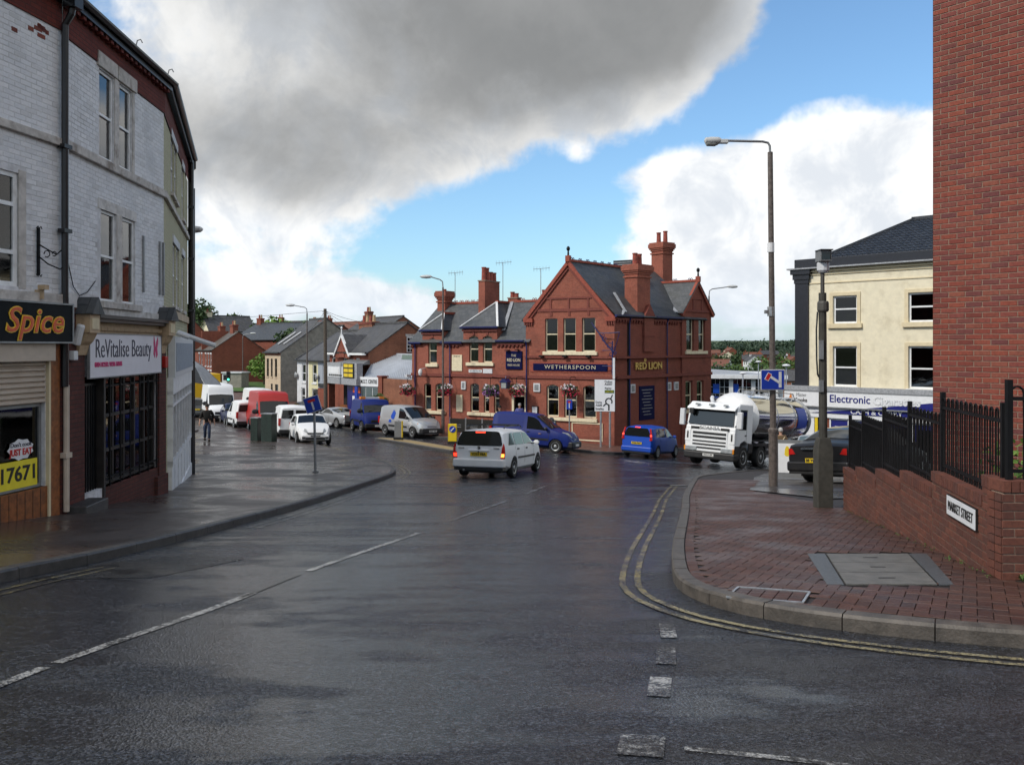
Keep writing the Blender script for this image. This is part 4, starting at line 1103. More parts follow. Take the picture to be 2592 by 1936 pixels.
sf = B1('shop_front', .85, 7.45, -.10, .02, Z(-4.6), Z(-2.55), 'white_frame', Cq)
for k in range(6): B1('panel_joint', 1.5 + k * 1.05, 1.53 + k * 1.05, -.11, -.09, Z(-4.4), Z(-2.6), 'grey_frame', sf)
B1('base_board', .85, 7.45, -.13, -.09, Z(-4.6), Z(-3.36), 'white_frame', sf)
wp = MB()
for k in range(8): wp.box(.85 + k * .93, .93 + k * .93, -.12, .0, Z(-2.55), Z(-.98))
wp.box(.85, 7.45, -.12, 0, Z(-2.62), Z(-2.5)); wp.box(.85, 7.45, -.125, 0, Z(-1.05), Z(-.68)); wp.box(.85, 7.45, -.118, 0, Z(-1.32), Z(-1.27)); wp.build('window_frame', 'white_frame', sf)
for k in range(7): B1('pane', .93 + k * .93, 1.70 + k * .93, -.075, -.068, Z(-2.5), Z(-1.05), 'glass', sf)
B1('shop_interior', .9, 7.4, -.02, .0, Z(-2.5), Z(-1.05), 'blue_room', sf)
B1('shop_fascia', .87, 7.45, -.16, -.02, Z(-.68), Z(.22), 'sign_grey', Cq); B1('fascia_panel', 1.1, 7.1, -.17, -.15, Z(-.56), Z(.08), 'blue_grey_wall', Cq)
mb = MB(); mb.tube([(1.3, -.16, Z(.30)), (1.3, -.42, Z(.20))], .05, 8); mb.build('fascia_lamp', 'alarm_white', Cq)
MB().tube([(2.2, -.12, Z(.33)), (2.2, -.6, Z(.14)), (2.2, -.95, Z(.02))], .055, 8).build('awning_arm', 'alarm_white', Cq)
dp = MB().tube([(7.5, -.12, Z(5.4)), (7.5, -.12, Z(-4.0))], .06, 8).tube([(7.58, -.16, Z(4.6)), (7.58, -.16, Z(-3.9))], .05, 8)
for q in (4, 2.5, 1, -.5, -2): dp.box(7.42, 7.6, -.2, -.02, Z(q), Z(q + .07))
dp.build('drain_pipe', 'black_paint', Cq)
# ---- D: the next house along, edge on
zD = H(-12, 30); PD1 = PC1 + vdir(-33) * 9
Dq = frame('brick_house', PC1 + vdir(-33) * .15, PD1, zD, 'dark brick house seen edge on beyond the yellow corner shop', 'house')
MB().box(0, 9, 0, 5, -.6, 9.6).build('wall', 'dark_brick', Dq); B1('eaves', -.1, 9, -.25, 0, 9.3, 9.75, 'black_paint', Dq); MB().tube([(.06, -.12, 9.4), (.06, -.12, 0)], .06, 8).build('drain_pipe', 'black_paint', Dq)
MB().prism([(0, -.3, 9.75), (0, 5.3, 9.75), (0, 2.5, 12.0)], (9, 0, 0)).build('roof', 'slate_dark', Dq)
# street lamp further along, its head showing past the corner
sl_ = empty('street_lamp', (-12.15, 30.6, H(-12.15, 30.6) + .1), 0, 'grey street lamp head showing past the edge of the corner shop', 'street lamp', 'street lamps')
MB().tube([(0, 0, 0), (0, 0, 7.6), (.05, 0, 7.95), (.3, 0, 8.1), (.7, 0, 8.15)], [.07, .05, .04, .035, .03], 8).build('pole', 'lamp_pole', sl_)
MB().lathe([(.03, -.3), (.10, -.2), (.13, 0), (.10, .22), (.04, .3)], 10, (.95, 0, 8.15), 'x').build('lamp_head', 'lamp_head', sl_)

# ================================================================ RIGHT-HAND CORNER: low wall, railings, brick building
WP0 = Vector((4.23, 7.5)); wd_ = vdir(10.5); WL = 7.07
lw = empty('boundary_wall', (WP0.x, WP0.y, 0), math.atan2(-wd_.y, -wd_.x), 'low red brick wall stepping down beside the pavement with a Market Street nameplate', 'wall')
# local x runs from the far end towards the camera end; shift so that far end is x = 0
lw.location = (WP0.x + wd_.x * WL, WP0.y + wd_.y * WL, 0)
bays = [(0.0, 1.0, -2.00), (1.0, 2.35, -1.86), (2.35, 3.68, -1.70), (3.68, 5.02, -1.54), (5.02, 6.60, -1.36), (6.60, 6.84, -1.17)]   # x0, x1, top
def gz(x): p = WP0 + wd_ * (WL - x); return H(p.x, p.y) + .1
for i, (a, b, top) in enumerate(bays):
    lo = min(gz(a), gz(b)) - .25
    B1('backing', a, b, .004, .21, lo, top - .08, 'mortar_dark', lw)
    brickfield(lw, a, b, lo, top - .075, 'wall_brick', y=.004, near=(WL, -1.5), keep=300, offset=(i * .07) % .2) if i >= 3 else brickfield(lw, a, b, lo, top - .075, 'wall_brick', y=.004, keep=0, offset=(i * .07) % .2)
    # brick-on-edge coping, every second joint a pier step
    n = int((b - a) / .075)
    for k in range(n):
        B1('coping_brick', a + (b - a) * (k + .06) / n, a + (b - a) * (k + .94) / n, -.012, .215, top - .105, top, 'wall_brick', lw) if i >= 4 else None
    if i < 4:
        mb = MB()
        for k in range(n): mb.box(a + (b - a) * (k + .06) / n, a + (b - a) * (k + .94) / n, -.012, .215, top - .105, top)
        mb.build('coping', 'wall_brick', lw)
# street nameplate
a0 = Vector((WL - 1.43, 0)); zt = -1.50
npl = B1('nameplate', WL - 1.43, WL - .58, -.03, -.008, -1.71, -1.52, 'sign_white', lw)
mb = MB(); mb.box(WL - 1.44, WL - .57, -.026, -.006, -1.72, -1.51); mb.build('plate_edge', 'sign_black', npl)
text('MARKET STREET', .135, 'sign_black', npl, (WL - 1.005, -.032, -1.617), .74, BR)
# return wall facing up the road
rw = empty('return_wall', (4.24, 7.5, 0), 0, 'short red brick wall facing the road with black railings above', 'wall')
B1('backing', .012, 4.0, .012, .2, -2.4, -1.27, 'mortar', rw)
brickfield(rw, .0, 4.0, -2.32, -1.26, 'wall_brick', y=.012, near=(0, -1.6), keep=150)
for k in range(14): B1('end_brick', -.006, .0125, .018, .115, -2.32 + k * .075, -2.255 + k * .075, 'wall_brick', rw); B1('end_brick', -.006, .0125, .125, .235, -2.32 + k * .075, -2.255 + k * .075, 'wall_brick', rw)
n = 53
for k in range(n): B1('coping_brick', 4.0 * (k + .06) / n, 4.0 * (k + .94) / n, .0, .215, -1.26, -1.165, 'wall_brick', rw)

def railing(name, org, rz, x0, x1, zb, zt, label, posts, slope=0., sp=.066):
    r = empty(name, (org[0], org[1], 0), rz, label, 'railings', 'black railings on the low wall')
    for p in posts: 
        B1('post', p - .024, p + .024, .076, .124, zb - .02, zt + .06, 'black_iron', r)
    B1('rail', x0 + .03, x1 - .03, .085, .115, zb + .06, zb + .09, 'black_iron', r); B1('rail', x0 + .03, x1 - .03, .085, .115, zt - .12, zt - .09, 'black_iron', r)
    n = max(2, int((x1 - x0) / sp / 2))
    for k in range(n):
        xa = x0 + (x1 - x0) * (k + .27) / n; xb = x0 + (x1 - x0) * (k + .73) / n; rr = (xb - xa) / 2; xm = (xa + xb) / 2
        MB().tube([(xa, .1, zb), (xa, .1, zt - rr)] + [(xm - rr * math.cos(q), .1, zt - rr + rr * math.sin(q)) for q in (.6, 1.2, 1.57, 1.95, 2.55)] + [(xb, .1, zt - rr), (xb, .1, zb)], .010, 6).build('hoop_bar', 'black_iron', r)
    return r
for i, (a, b, top) in enumerate(bays[:5]):
    nm = ['farthest bay of black hooped railings where the low wall ends', 'second farthest bay of black hooped railings on the low wall', 'middle bay of black hooped railings on the low wall', 'bay of black hooped railings next to the one over the nameplate', 'bay of black hooped railings directly above the Market Street nameplate'][i]
    railing('railing_panel', lw.location, lw.rotation_euler.z, a + .02, b + (.28 if i == 4 else 0), top, top + .80, nm, [a + .04] + ([b + .23] if i == 4 else []))
railing('railing_panel', (4.25, 7.5), 0, .05, 4.0, -1.165, -.35, 'black hooped railings on the wall end that faces the road', [.1, 2.0, 3.95], sp=.12)

# ---- brick building
RB0 = Vector((6.06, 12.5)); rd = vdir(-40) * -1
zR = H(6, 12.5)
rb = frame('brick_building', RB0, RB0 + rd * 6, zR, 'tall plain red brick building rising behind the low wall and railings', 'building')
Z = lambda v: v - zR
wall('wall', 0, 7, -.5, Z(7.2), [], 'mortar', rb, y=.006)
brickfield(rb, 0, 2.0, Z(-2.0), Z(5.45), 'red_brick', y=.006, near=(0.4, Z(1.2)), keep=300, holes=[(1.24, 1.455, Z(.325), Z(.395))])
wall('upper_wall', 2.0, 7, -.5, Z(7.2), [], 'side_brick', rb, y=-.001); wall('upper_wall', 0, 2.0, Z(5.45), Z(7.2), [], 'side_brick', rb, y=-.001)
ab = B1('air_brick', 1.245, 1.45, -.004, .01, Z(.325), Z(.39), 'terracotta_dark', rb)
for k in range(7):
    for j in range(2): B1('vent_hole', 1.255 + k * .027, 1.272 + k * .027, -.006, .0, Z(.332 + j * .03), Z(.352 + j * .03), 'dark_room', ab)
sw_ = (rb, (0, 7, 0), -math.pi / 2)
wall('side_wall', 0, 7, -.5, Z(7.2), [], 'side_brick', sw_, y=0.)
MB().prism([(-.25, -.3, Z(7.2)), (-.25, 7.3, Z(7.2)), (-.25, 3.5, Z(9.6))], (8, 0, 0)).build('roof', 'roof_tile', rb)
B1('core', .05, 6.9, .25, 6.9, -.4, Z(7.15), 'dark_room', rb)

# ================================================================ THE PUB
PUB0 = Vector((-6.44, 55.93)); PUBC = Vector((5.72, 48.5))
zP = -5.65
pub = frame('red_brick_pub', PUB0, PUBC, zP, 'two storey red brick Victorian pub with slate roofs, tall chimneys and a gabled front', 'pub')
Z = lambda v: v - zP
XC = (PUBC - PUB0).length                                # 14.25: the street corner
FR = pub
RW = (pub, (XC, 0, 0), R(90 - 11.6))                     # the side wall, running back from the corner
GX0 = 8.51
SILL = ('cream_paint', .10, .17, .12)
f1 = [(9.81, 10.65, Z(-.30), Z(1.72)), (11.01, 11.83, Z(-.30), Z(1.74)), (12.22, 13.07, Z(-.30), Z(1.74))]
f0 = [(9.90, 10.72, Z(-4.08), Z(-2.2)), (11.07, 11.90, Z(-4.08), Z(-2.2)), (12.29, 13.13, Z(-4.08), Z(-2.2))]
l1 = [(4.44, 5.13, Z(-.98), Z(.66)), (5.45, 6.13, Z(-.98), Z(.66)), (1.30, 1.98, Z(-1.08), Z(.52))]
l0 = [(.97, 1.53, Z(-4.05), Z(-2.32)), (1.87, 2.55, Z(-4.05), Z(-2.32)), (4.53, 5.17, Z(-4.02), Z(-2.26)), (5.52, 5.92, Z(-4.02), Z(-2.26)), (6.26, 6.66, Z(-4.02), Z(-2.26))]
door = (7.72, 8.46, Z(-6.2), Z(-2.62))
wall('front_wall', GX0, XC, Z(-6.4), Z(1.62), f1 + f0, 'pub_brick', FR, rev=.2)
wall('front_wall', 0, GX0, Z(-6.4), Z(.24), [o for o in l1 if 0] + [(a, b, c, min(d, Z(.24))) for a, b, c, d in l1] + l0 + [door], 'pub_brick', FR, rev=.2)
for a, b, zt, wn in ((4.01, 6.49, 1.14, l1[:2]), (.84, 2.37, .98, l1[2:])):                 # upper walls of the two bays
    wall('bay_wall', a, b, Z(.24), Z(zt), [(p, q, Z(.24), s) for p, q, r_, s in wn], 'pub_brick', FR, rev=.2)
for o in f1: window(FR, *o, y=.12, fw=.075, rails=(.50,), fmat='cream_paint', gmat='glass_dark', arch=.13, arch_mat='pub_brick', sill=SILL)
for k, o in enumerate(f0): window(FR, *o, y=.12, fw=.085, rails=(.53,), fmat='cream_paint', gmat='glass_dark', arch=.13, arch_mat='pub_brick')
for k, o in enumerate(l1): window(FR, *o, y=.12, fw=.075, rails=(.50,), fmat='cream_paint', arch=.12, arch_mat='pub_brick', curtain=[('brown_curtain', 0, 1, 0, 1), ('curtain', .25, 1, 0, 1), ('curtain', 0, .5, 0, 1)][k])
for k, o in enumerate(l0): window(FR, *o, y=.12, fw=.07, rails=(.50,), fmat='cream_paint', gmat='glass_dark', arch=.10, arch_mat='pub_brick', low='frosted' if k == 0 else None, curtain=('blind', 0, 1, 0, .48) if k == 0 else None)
for a, b, z_ in ((9.72, 13.22, -.30), (9.76, 13.22, -4.10), (4.26, 6.28, -.99), (1.16, 2.10, -1.09), (4.36, 5.34, -4.04), (5.36, 6.08, -4.04), (6.10, 6.80, -4.04), (.84, 2.68, -4.07)):
    B1('sill', a, b, -.13, .14, Z(z_ - .2), Z(z_), 'cream_paint', FR, bevel=.02)
for o in l1 + f1: B1('keystone', (o[0] + o[1]) / 2 - .07, (o[0] + o[1]) / 2 + .07, -.035, .0, o[3] + .03, o[3] + .26, 'terracotta_dark', FR)
# gable
gz0, gz1, gxm = Z(1.62), Z(4.82), (GX0 + XC) / 2
MB().poly([(GX0, 0, gz0), (XC, 0, gz0), (gxm, 0, gz1)]).build('gable_wall', 'pub_brick', FR)
def slopebar(x0, z0, x1, z1, w_, y0, y1, name, mat, par):
    d = Vector((x1 - x0, 0, z1 - z0)).normalized(); n = Vector((-d.z, 0, d.x)) * w_
    if n.z > 0: n = -n
    p = [Vector((x0, y0, z0)), Vector((x1, y0, z1)), Vector((x1, y0, z1)) + n, Vector((x0, y0, z0)) + n]
    return recalc(MB().prism([tuple(q) for q in p], (0, y1 - y0, 0)).build(name, mat, par))
for s_, xe in ((0, GX0 - .12), (1, XC + .12)):
    slopebar(xe, gz0 - .02, gxm, gz1 + .16, .20, -.16, .02, 'verge_band', 'terracotta', FR)
    slopebar(xe + (.25 if s_ == 0 else -.25), gz0 - .02, gxm, gz1 - .12, .16, -.09, .01, 'verge_moulding', 'terracotta_dark', FR)
for a, b in ((GX0 - .1, GX0 + .52), (XC - .52, XC + .1)):
    B1('kneeler', a, b, -.15, .03, Z(1.42), Z(1.66), 'terracotta', FR)
    for k in range(4): B1('corbel_block', a + .05 + k * .15, a + .13 + k * .15, -.11, .0, Z(1.24), Z(1.42), 'terracotta_dark', FR)
B1('gable_band', 9.28, 13.5, -.05, .0, Z(2.02), Z(2.19), 'terracotta_dark', FR); B1('gable_band', 9.92, 12.85, -.05, .0, Z(2.74), Z(2.84), 'terracotta_dark', FR)
for x_ in (10.2, 11.38, 12.62): B1('gable_strip', x_ - .06, x_ + .06, -.045, .0, Z(1.98), Z(2.78), 'terracotta_dark', FR)
B1('string_course', GX0 - .06, XC + .07, -.09, .0, Z(-.68), Z(-.55), 'terracotta_dark', FR); B1('string_course', -.04, XC + .06, -.08, .0, Z(-1.88), Z(-1.70), 'terracotta_dark', FR)
B1('sign_panel', GX0 + .3, XC - .2, -.03, .0, Z(-1.50), Z(-.90), 'terracotta', FR)
def dentils(par, a, b, z0, z1, y0=-.1, pitch=.27, name='dentil_block', mat='terracotta_dark'):
    n = int((b - a) / pitch)
    mb = MB()
    for k in range(n): mb.prism([(a + k * pitch, 0, z1), (a + k * pitch, y0, z1), (a + k * pitch, y0, z1 - .08), (a + k * pitch, 0, z0)], (pitch * .5, 0, 0))
    mb.box(a, b, y0 - .02, 0, z1, z1 + .09); o = mb.build('dentil_cornice', mat, par); o['kind'] = 'stuff'; return o
dentils(FR, 2.42, 3.98, Z(-.12), Z(.08)); dentils(FR, 6.52, GX0 - .05, Z(-.12), Z(.10)); dentils(FR, .0, .80, Z(-.12), Z(.06))
dentils(RW, .15, 6.8, Z(1.26), Z(1.50)); 
def pgutter(par, a, b, z, y=-.2): return MB().prism([(a, y, z - .1), (a, y - .06, z - .04), (a, y - .06, z + .04), (a, y + .1, z + .04), (a, y + .1, z - .1)], (b - a, 0, 0)).build('gutter', 'pub_blue', par)
pgutter(FR, 2.38, 4.0, Z(.26)); pgutter(FR, 6.5, GX0 - .04, Z(.34)); pgutter(FR, -.1, .84, Z(.24)); pgutter(FR, 3.88, 6.62, Z(1.18)); pgutter(FR, .72, 2.48, Z(1.02))
pgutter(RW, -.1, 2.55, Z(1.74)); pgutter(RW, 3.88, 6.86, Z(1.74))
for par, x_, zt in ((FR, .32, .15), (FR, 3.06, .2), (FR, GX0 + .1, .3), (RW, 1.33, 1.66), (RW, 5.2, 1.66)):
    MB().tube([(x_, -.2, Z(zt)), (x_, -.1, Z(zt - .22)), (x_, -.1, Z(-5.2))], .042, 8).build('drain_pipe', 'pub_blue', par)
# ground floor plinth and the cream outline under the right windows
B1('plinth', -.02, door[0] - .12, -.05, .0, Z(-6.4), Z(-4.95), 'pub_dark_shaded_brick', FR); B1('plinth', GX0 + .05, XC + .02, -.05, .0, Z(-6.4), Z(-5.12), 'pub_dark_shaded_brick', FR)
mb = MB(); mb.box(11.60, 13.55, -.07, -.02, Z(-4.40), Z(-4.33)); mb.box(11.60, 13.55, -.07, -.02, Z(-5.36), Z(-5.29)); mb.box(11.60, 11.66, -.07, -.02, Z(-5.29), Z(-4.40)); mb.box(13.49, 13.55, -.07, -.02, Z(-5.29), Z(-4.40)); mb.build('painted_frame', 'cream_paint', FR)
B1('panel_infill', 11.66, 13.49, -.04, -.0, Z(-5.29), Z(-4.40), 'pub_brick', FR)
# doorway
df = MB(); df.box(7.58, 7.72, -.08, .1, Z(-5.9), Z(-2.5)); df.box(8.46, 8.60, -.08, .1, Z(-5.9), Z(-2.5)); df.box(7.58, 8.60, -.08, .1, Z(-2.62), Z(-2.40)); df.box(7.72, 8.46, -.04, .08, Z(-2.98), Z(-2.90))
d_ = df.build('door_frame', 'cream_paint', FR); B1('fanlight', 7.72, 8.46, .0, .02, Z(-2.9), Z(-2.62), 'glass_dark', d_); B1('door_recess', 7.72, 8.46, .9, .95, Z(-6.0), Z(-2.6), 'dark_room', d_)
MB().quad((7.72, .1, Z(-6)), (7.72, .92, Z(-6)), (7.72, .92, Z(-2.6)), (7.72, .1, Z(-2.6))).quad((8.46, .1, Z(-6)), (8.46, .92, Z(-6)), (8.46, .92, Z(-2.6)), (8.46, .1, Z(-2.6))).build('door_recess', 'dark_room', d_)
# signs
s_ = B1('name_board', 9.05, 13.85, -.075, -.03, Z(-1.40), Z(-1.0), 'pub_blue_flat', FR); text('WETHERSPOON', .31, 'pale_gold', s_, (11.48, -.08, Z(-1.2)), 3.3, BR, space=1.25)
s_ = B1('hanging_board', 7.15, 8.28, -.09, -.01, Z(-1.36), Z(-.28), 'pub_blue_flat', FR, bevel=.015)
text('THE', .20, 'pale_gold', s_, (7.715, -.095, Z(-.55)), .34, BR); text('RED LION', .26, 'pale_gold', s_, (7.715, -.095, Z(-.82)), .92, BR, bold=.004); text('FREE HOUSE', .17, 'pale_gold', s_, (7.715, -.095, Z(-1.12)), .84, BR)
mb = MB(); mb.box(7.2, 7.45, -.3, -.05, Z(-.26), Z(-.2)); mb.box(7.9, 8.1, -.28, -.05, Z(-.22), Z(-.17)); mb.build('sign_lamp', 'black_iron', FR)
text('RED LION', .58, 'gold', RW, (3.25, -.10, Z(-1.15)), 2.72, BR, bold=.012, depth=.03)
MB().lathe([(.02, 0), (.13, .01), (.13, .03), (.02, .04)], 8, (3.0, -.03, Z(-.78)), 'y').build('crest', 'gold', RW)
s_ = B1('name_board', 2.38, 3.92, -.05, .0, Z(-4.28), Z(-2.30), 'pub_blue_flat', RW)
for k in range(9): B1('printed_line', 2.6 + .1 * (k % 3), 3.7 - .12 * ((k * 2) % 3), -.054, -.048, Z(-2.55 - k * .18), Z(-2.51 - k * .18), 'steel_grey', s_)
for (a, b, c, d) in ((3.17, 3.93, -1.52, -.52), (3.50, 3.97, -4.05, -3.0)):
    s_ = B1('cream_plaque', a, b, -.05, .0, Z(c), Z(d), 'cream_paint', FR)
    for k in range(6): B1('printed_line', a + .1, b - .1 - .05 * (k % 2), -.053, -.048, Z(d - .12 - k * (d - c) * .13), Z(d - .09 - k * (d - c) * .13), 'cream_trim', s_)
text('THE RED LION', .12, 'sign_black', FR, (3.55, -.054, Z(-.62)), .5, BR)
s_ = B1('street_nameplate', 4.44, 5.40, -.04, .0, Z(-1.60), Z(-1.42), 'sign_white', FR); text('RED LION SQUARE', .13, 'sign_black', s_, (4.92, -.043, Z(-1.51)), .84, BR)
B1('white_notice', 5.48, 6.15, -.04, .0, Z(-1.64), Z(-1.36), 'sign_grey', FR)
for par, a, b in ((FR, 3.89, 4.22), (FR, 9.07, 9.50), (RW, 1.48, 1.92), (RW, 5.27, 5.68), (RW, 6.06, 6.5)):
    s_ = B1('vent_cover', a, b, -.08, .0, Z(-2.66), Z(-2.16), 'sign_grey', par); B1('vent_grille', a + .07, b - .07, -.085, -.07, Z(-2.58), Z(-2.24), 'steel_grey', s_)
s_ = B1('menu_case', 8.97, 9.37, -.1, .0, Z(-4.2), Z(-3.5), 'black_paint', FR); B1('menu_sheet', 9.01, 9.33, -.105, -.09, Z(-4.14), Z(-3.56), 'sign_grey', s_)
B1('floodlight', 9.55, 9.8, -.3, -.1, Z(-.62), Z(-.52), 'black_iron', FR); B1('floodlight', 11.1, 11.35, -.3, -.1, Z(-.62), Z(-.52), 'black_iron', FR); B1('floodlight', 12.6, 12.85, -.3, -.1, Z(-.62), Z(-.52), 'black_iron', FR)
for x_ in (9.35, 13.5): B1('air_brick', x_ - .1, x_ + .1, -.01, .02, Z(-.35), Z(-.22), 'terracotta_dark', FR)
# blue door lantern
lt = MB().prism([(7.25, -.75, Z(-2.50)), (7.60, -.75, Z(-2.50)), (7.66, -.75, Z(-2.12)), (7.19, -.75, Z(-2.12))], (0, .4, 0)).build('door_lantern', 'pub_blue', FR); MB().prism([(7.12, -.8, Z(-2.12)), (7.73, -.8, Z(-2.12)), (7.5, -.8, Z(-1.92)), (7.35, -.8, Z(-1.92))], (0, .5, 0)).tube([(7.43, -.55, Z(-1.95)), (7.43, -.5, Z(-1.78)), (7.43, 0, Z(-1.8))], .03, 6).build('lantern_cap', 'pub_blue', lt); B1('lantern_glass', 7.26, 7.59, -.757, -.74, Z(-2.46), Z(-2.16), 'lens', lt)
# corner sign on its scrolled iron bracket
cb_ = MB(); bx = XC + .1
for q in ((-.15, 1.35, -.95, .95), ):
    pass
cb_.tube([(XC - 1.3, -.25, Z(1.35)), (XC - .8, -.3, Z(.72)), (XC - .35, -.3, Z(.12)), (XC + .1, -.3, Z(-.28))], .035, 6)
cb_.tube([(XC - .85, -.3, Z(.75)), (XC - .2, -.35, Z(.74)), (XC + .5, -.4, Z(.78))], .03, 6); cb_.tube([(XC + .5, -.4, Z(.80)), (XC + .35, -.38, Z(.3)), (XC + .12, -.3, Z(-.25))], .02, 6); cb_.tube([(XC + .02, -.3, Z(.3)), (XC + .02, -.3, Z(-1.6))], .04, 6)
for (px, pz, rr) in ((-.5, .38, .16), (-.15, .02, .2), (.05, -.18, .16), (.15, -.38, .12), (-.05, -.45, .14), (-.55, .6, .1)):
    cb_.tube([(XC + px + rr * math.cos(k * .8) * (1 - k * .06), -.3, Z(pz) + rr * math.sin(k * .8) * (1 - k * .06)) for k in range(9)], .02, 5)
cb_.tube([(XC - .6, -.3, Z(-.22)), (XC + .1, -.3, Z(-.22))], .02, 5); cb_.tube([(XC - .6, -.3, Z(-1.1)), (XC, -.3, Z(-1.1))], .03, 5)
cb_.build('iron_bracket', 'pub_blue', FR)
MB().box(-.06, .06, -.42, .42, 0, 1.15).build('projecting_sign', 'sign_white', FR, location=(XC + .22, -.55, Z(-1.78)), rotation_euler=(0, 0, R(24)))
# side wall
r1_ = [(7.32, 8.2, Z(-.28), Z(1.8)), (8.75, 9.55, Z(-.28), Z(1.8))]; r0_ = [(7.2, 8.04, Z(-3.95), Z(-2.13)), (8.55, 9.37, Z(-3.95), Z(-2.15))]
wall('side_wall', 0, 6.84, Z(-6.6), Z(1.62), [], 'pub_dark_shaded_brick', RW)  # unlit side of the pub put into the brick colour
wall('side_wall', 6.84, 10.3, Z(-6.8), Z(1.95), r1_ + r0_, 'pub_dark_shaded_brick', RW, y=-.12, rev=.2)
MB().quad((6.84, -.12, Z(-6.6)), (6.84, .1, Z(-6.6)), (6.84, .1, Z(1.95)), (6.84, -.12, Z(1.95))).build('wall_return', 'pub_dark_shaded_brick', RW)
for o in r1_ + r0_: window(RW, *o, y=.02, fw=.085, rails=(.50,), fmat='cream_paint', arch=.12, arch_mat='pub_dark_shaded_brick', curtain=('curtain', .5, 1, 0, 1) if o in r1_ else ('blind', 0, 1, .5, 1))
B1('sill', 7.16, 9.72, -.24, .0, Z(-.48), Z(-.29), 'cream_paint', RW, bevel=.02); B1('sill', 7.1, 9.5, -.24, .0, Z(-4.13), Z(-3.96), 'cream_paint', RW, bevel=.02)
B1('string_course', .02, 10.35, -.20, .0, Z(-.68), Z(-.55), 'terracotta_dark', RW); B1('string_course', .02, 10.35, -.19, .0, Z(-1.82), Z(-1.64), 'terracotta_dark', RW)
B1('pilaster', 2.75, 3.75, -.14, .0, Z(-.3), Z(1.7), 'pub_dark_shaded_brick', RW); MB().prism([(2.62, -.2, Z(1.65)), (3.88, -.2, Z(1.65)), (3.25, -.2, Z(2.45))], (0, .4, 0)).build('pilaster_gablet', 'terracotta_dark', RW); B1('pilaster_band', 2.7, 3.8, -.17, 0, Z(.55), Z(.64), 'terracotta_dark', RW)
MB().poly([(6.84, -.12, Z(1.95)), (10.3, -.12, Z(1.95)), (8.57, -.12, Z(4.0))]).build('gable_wall', 'pub_dark_shaded_brick', RW)
B1('gable_band', 6.9, 10.25, -.18, -.1, Z(2.15), Z(2.28), 'terracotta_dark', RW); B1('gable_band', 7.6, 9.55, -.17, -.1, Z(2.95), Z(3.03), 'terracotta_dark', RW)
for x_ in (8.1, 9.1): B1('gable_strip', x_ - .05, x_ + .05, -.165, -.1, Z(2.2), Z(3.0), 'terracotta_dark', RW)
for xe in (6.62, 10.52): slopebar(xe, Z(2.0), 8.57, Z(4.18), .2, -.26, -.08, 'verge_band', 'terracotta', RW)
# ---- roofs
def roof(name, a, b, c, d, mat, par, name2=None):
    """a b along the eaves, c d along the top; the sheet gets its own frame so that slates run level"""
    a, b, c, d = map(Vector, (a, b, c, d)); x = (b - a).normalized(); n = x.cross(d - a).normalized(); y = n.cross(x)
    Mx = Matrix((x, y, n)).transposed(); inv = Mx.inverted(); pts = [inv @ (p - a) for p in (a, b, c, d)]
    if (c - d).length < 1e-4: pts = pts[:3]
    mb = MB(); th = Vector((0, 0, -.07)); top = [tuple(p) for p in pts]; bot = [tuple(p + th) for p in pts]; k = len(pts)
    mb.add(top + bot, [tuple(range(k)), tuple(range(2 * k - 1, k - 1, -1))] + [(i, k + i, k + (i + 1) % k, (i + 1) % k) for i in range(k)])
    o = mb.build(name, mat); recalc(o)
    if isinstance(par, tuple): P_ = Matrix.Translation(par[1]) @ Matrix.Rotation(par[2], 4, 'Z'); o.parent = par[0]
    else: P_ = Matrix(); o.parent = par
    m4 = Mx.to_4x4(); m4.translation = a
    o.matrix_local = P_ @ m4
    return o
rdx, rdy = math.sin(R(8.6)), math.cos(R(8.6)); RL = 9.6
apex = Vector((gxm, -.12, gz1 + .1)); back = Vector((gxm + rdx * RL, rdy * RL, gz1 + .1))
se = math.sin(R(11.6)); ce = math.cos(R(11.6))
roof('roof_slope', (XC + .26, -.12, Z(1.70)), (XC + .26 + se * RL, ce * RL, Z(1.70)), back, apex, 'slate_dark', pub)
roof('roof_slope', (GX0 - .26 + rdx * RL, rdy * RL, Z(1.55)), (GX0 - .26, -.12, Z(1.55)), apex, back, 'slate_dark', pub)
MB().poly([(GX0, rdy * RL - .2, gz0), (XC + 1.9, rdy * RL - .2, gz0), (gxm + rdx * RL, rdy * RL - .2, gz1)]).box(GX0 + .3, XC + 1.5, 8.8, 9.3, Z(-6.5), gz0).build('back_wall', 'pub_dark_shaded_brick', pub)
MB().quad((GX0, 0, Z(.2)), (GX0 + rdx * RL, rdy * RL, Z(.2)), (GX0 + rdx * RL, rdy * RL, gz0), (GX0, 0, gz0)).build('inner_wall', 'pub_brick', pub)
ey, ez, ry, rz_ = -.22, Z(.26), 3.3, Z(2.86)
roof('roof_slope', (-.15, ey, ez), (GX0 + .3, ey, ez), (GX0 + 1.2, ry, rz_), (-.15, ry, rz_), 'slate', pub)
roof('roof_slope', (GX0 + 1.2, 6.9, ez), (-.15, 6.9, ez), (-.15, ry, rz_), (GX0 + 1.2, ry, rz_), 'slate', pub)
MB().poly([(-.0, 0, Z(.2)), (-.0, 6.7, Z(.2)), (-.0, ry, rz_ - .1)]).quad((0, 0, Z(-6.4)), (0, 6.7, Z(-6.4)), (0, 6.7, Z(.2)), (0, 0, Z(.2))).build('end_wall', 'pub_brick', pub)
B1('interior_block', .3, GX0, 1.2, 6.5, Z(-6.4), Z(.1), 'dark_room', pub); B1('interior_block', GX0 + .2, XC + .3, 1.2, 8.7, Z(-6.4), Z(1.5), 'dark_room', pub)
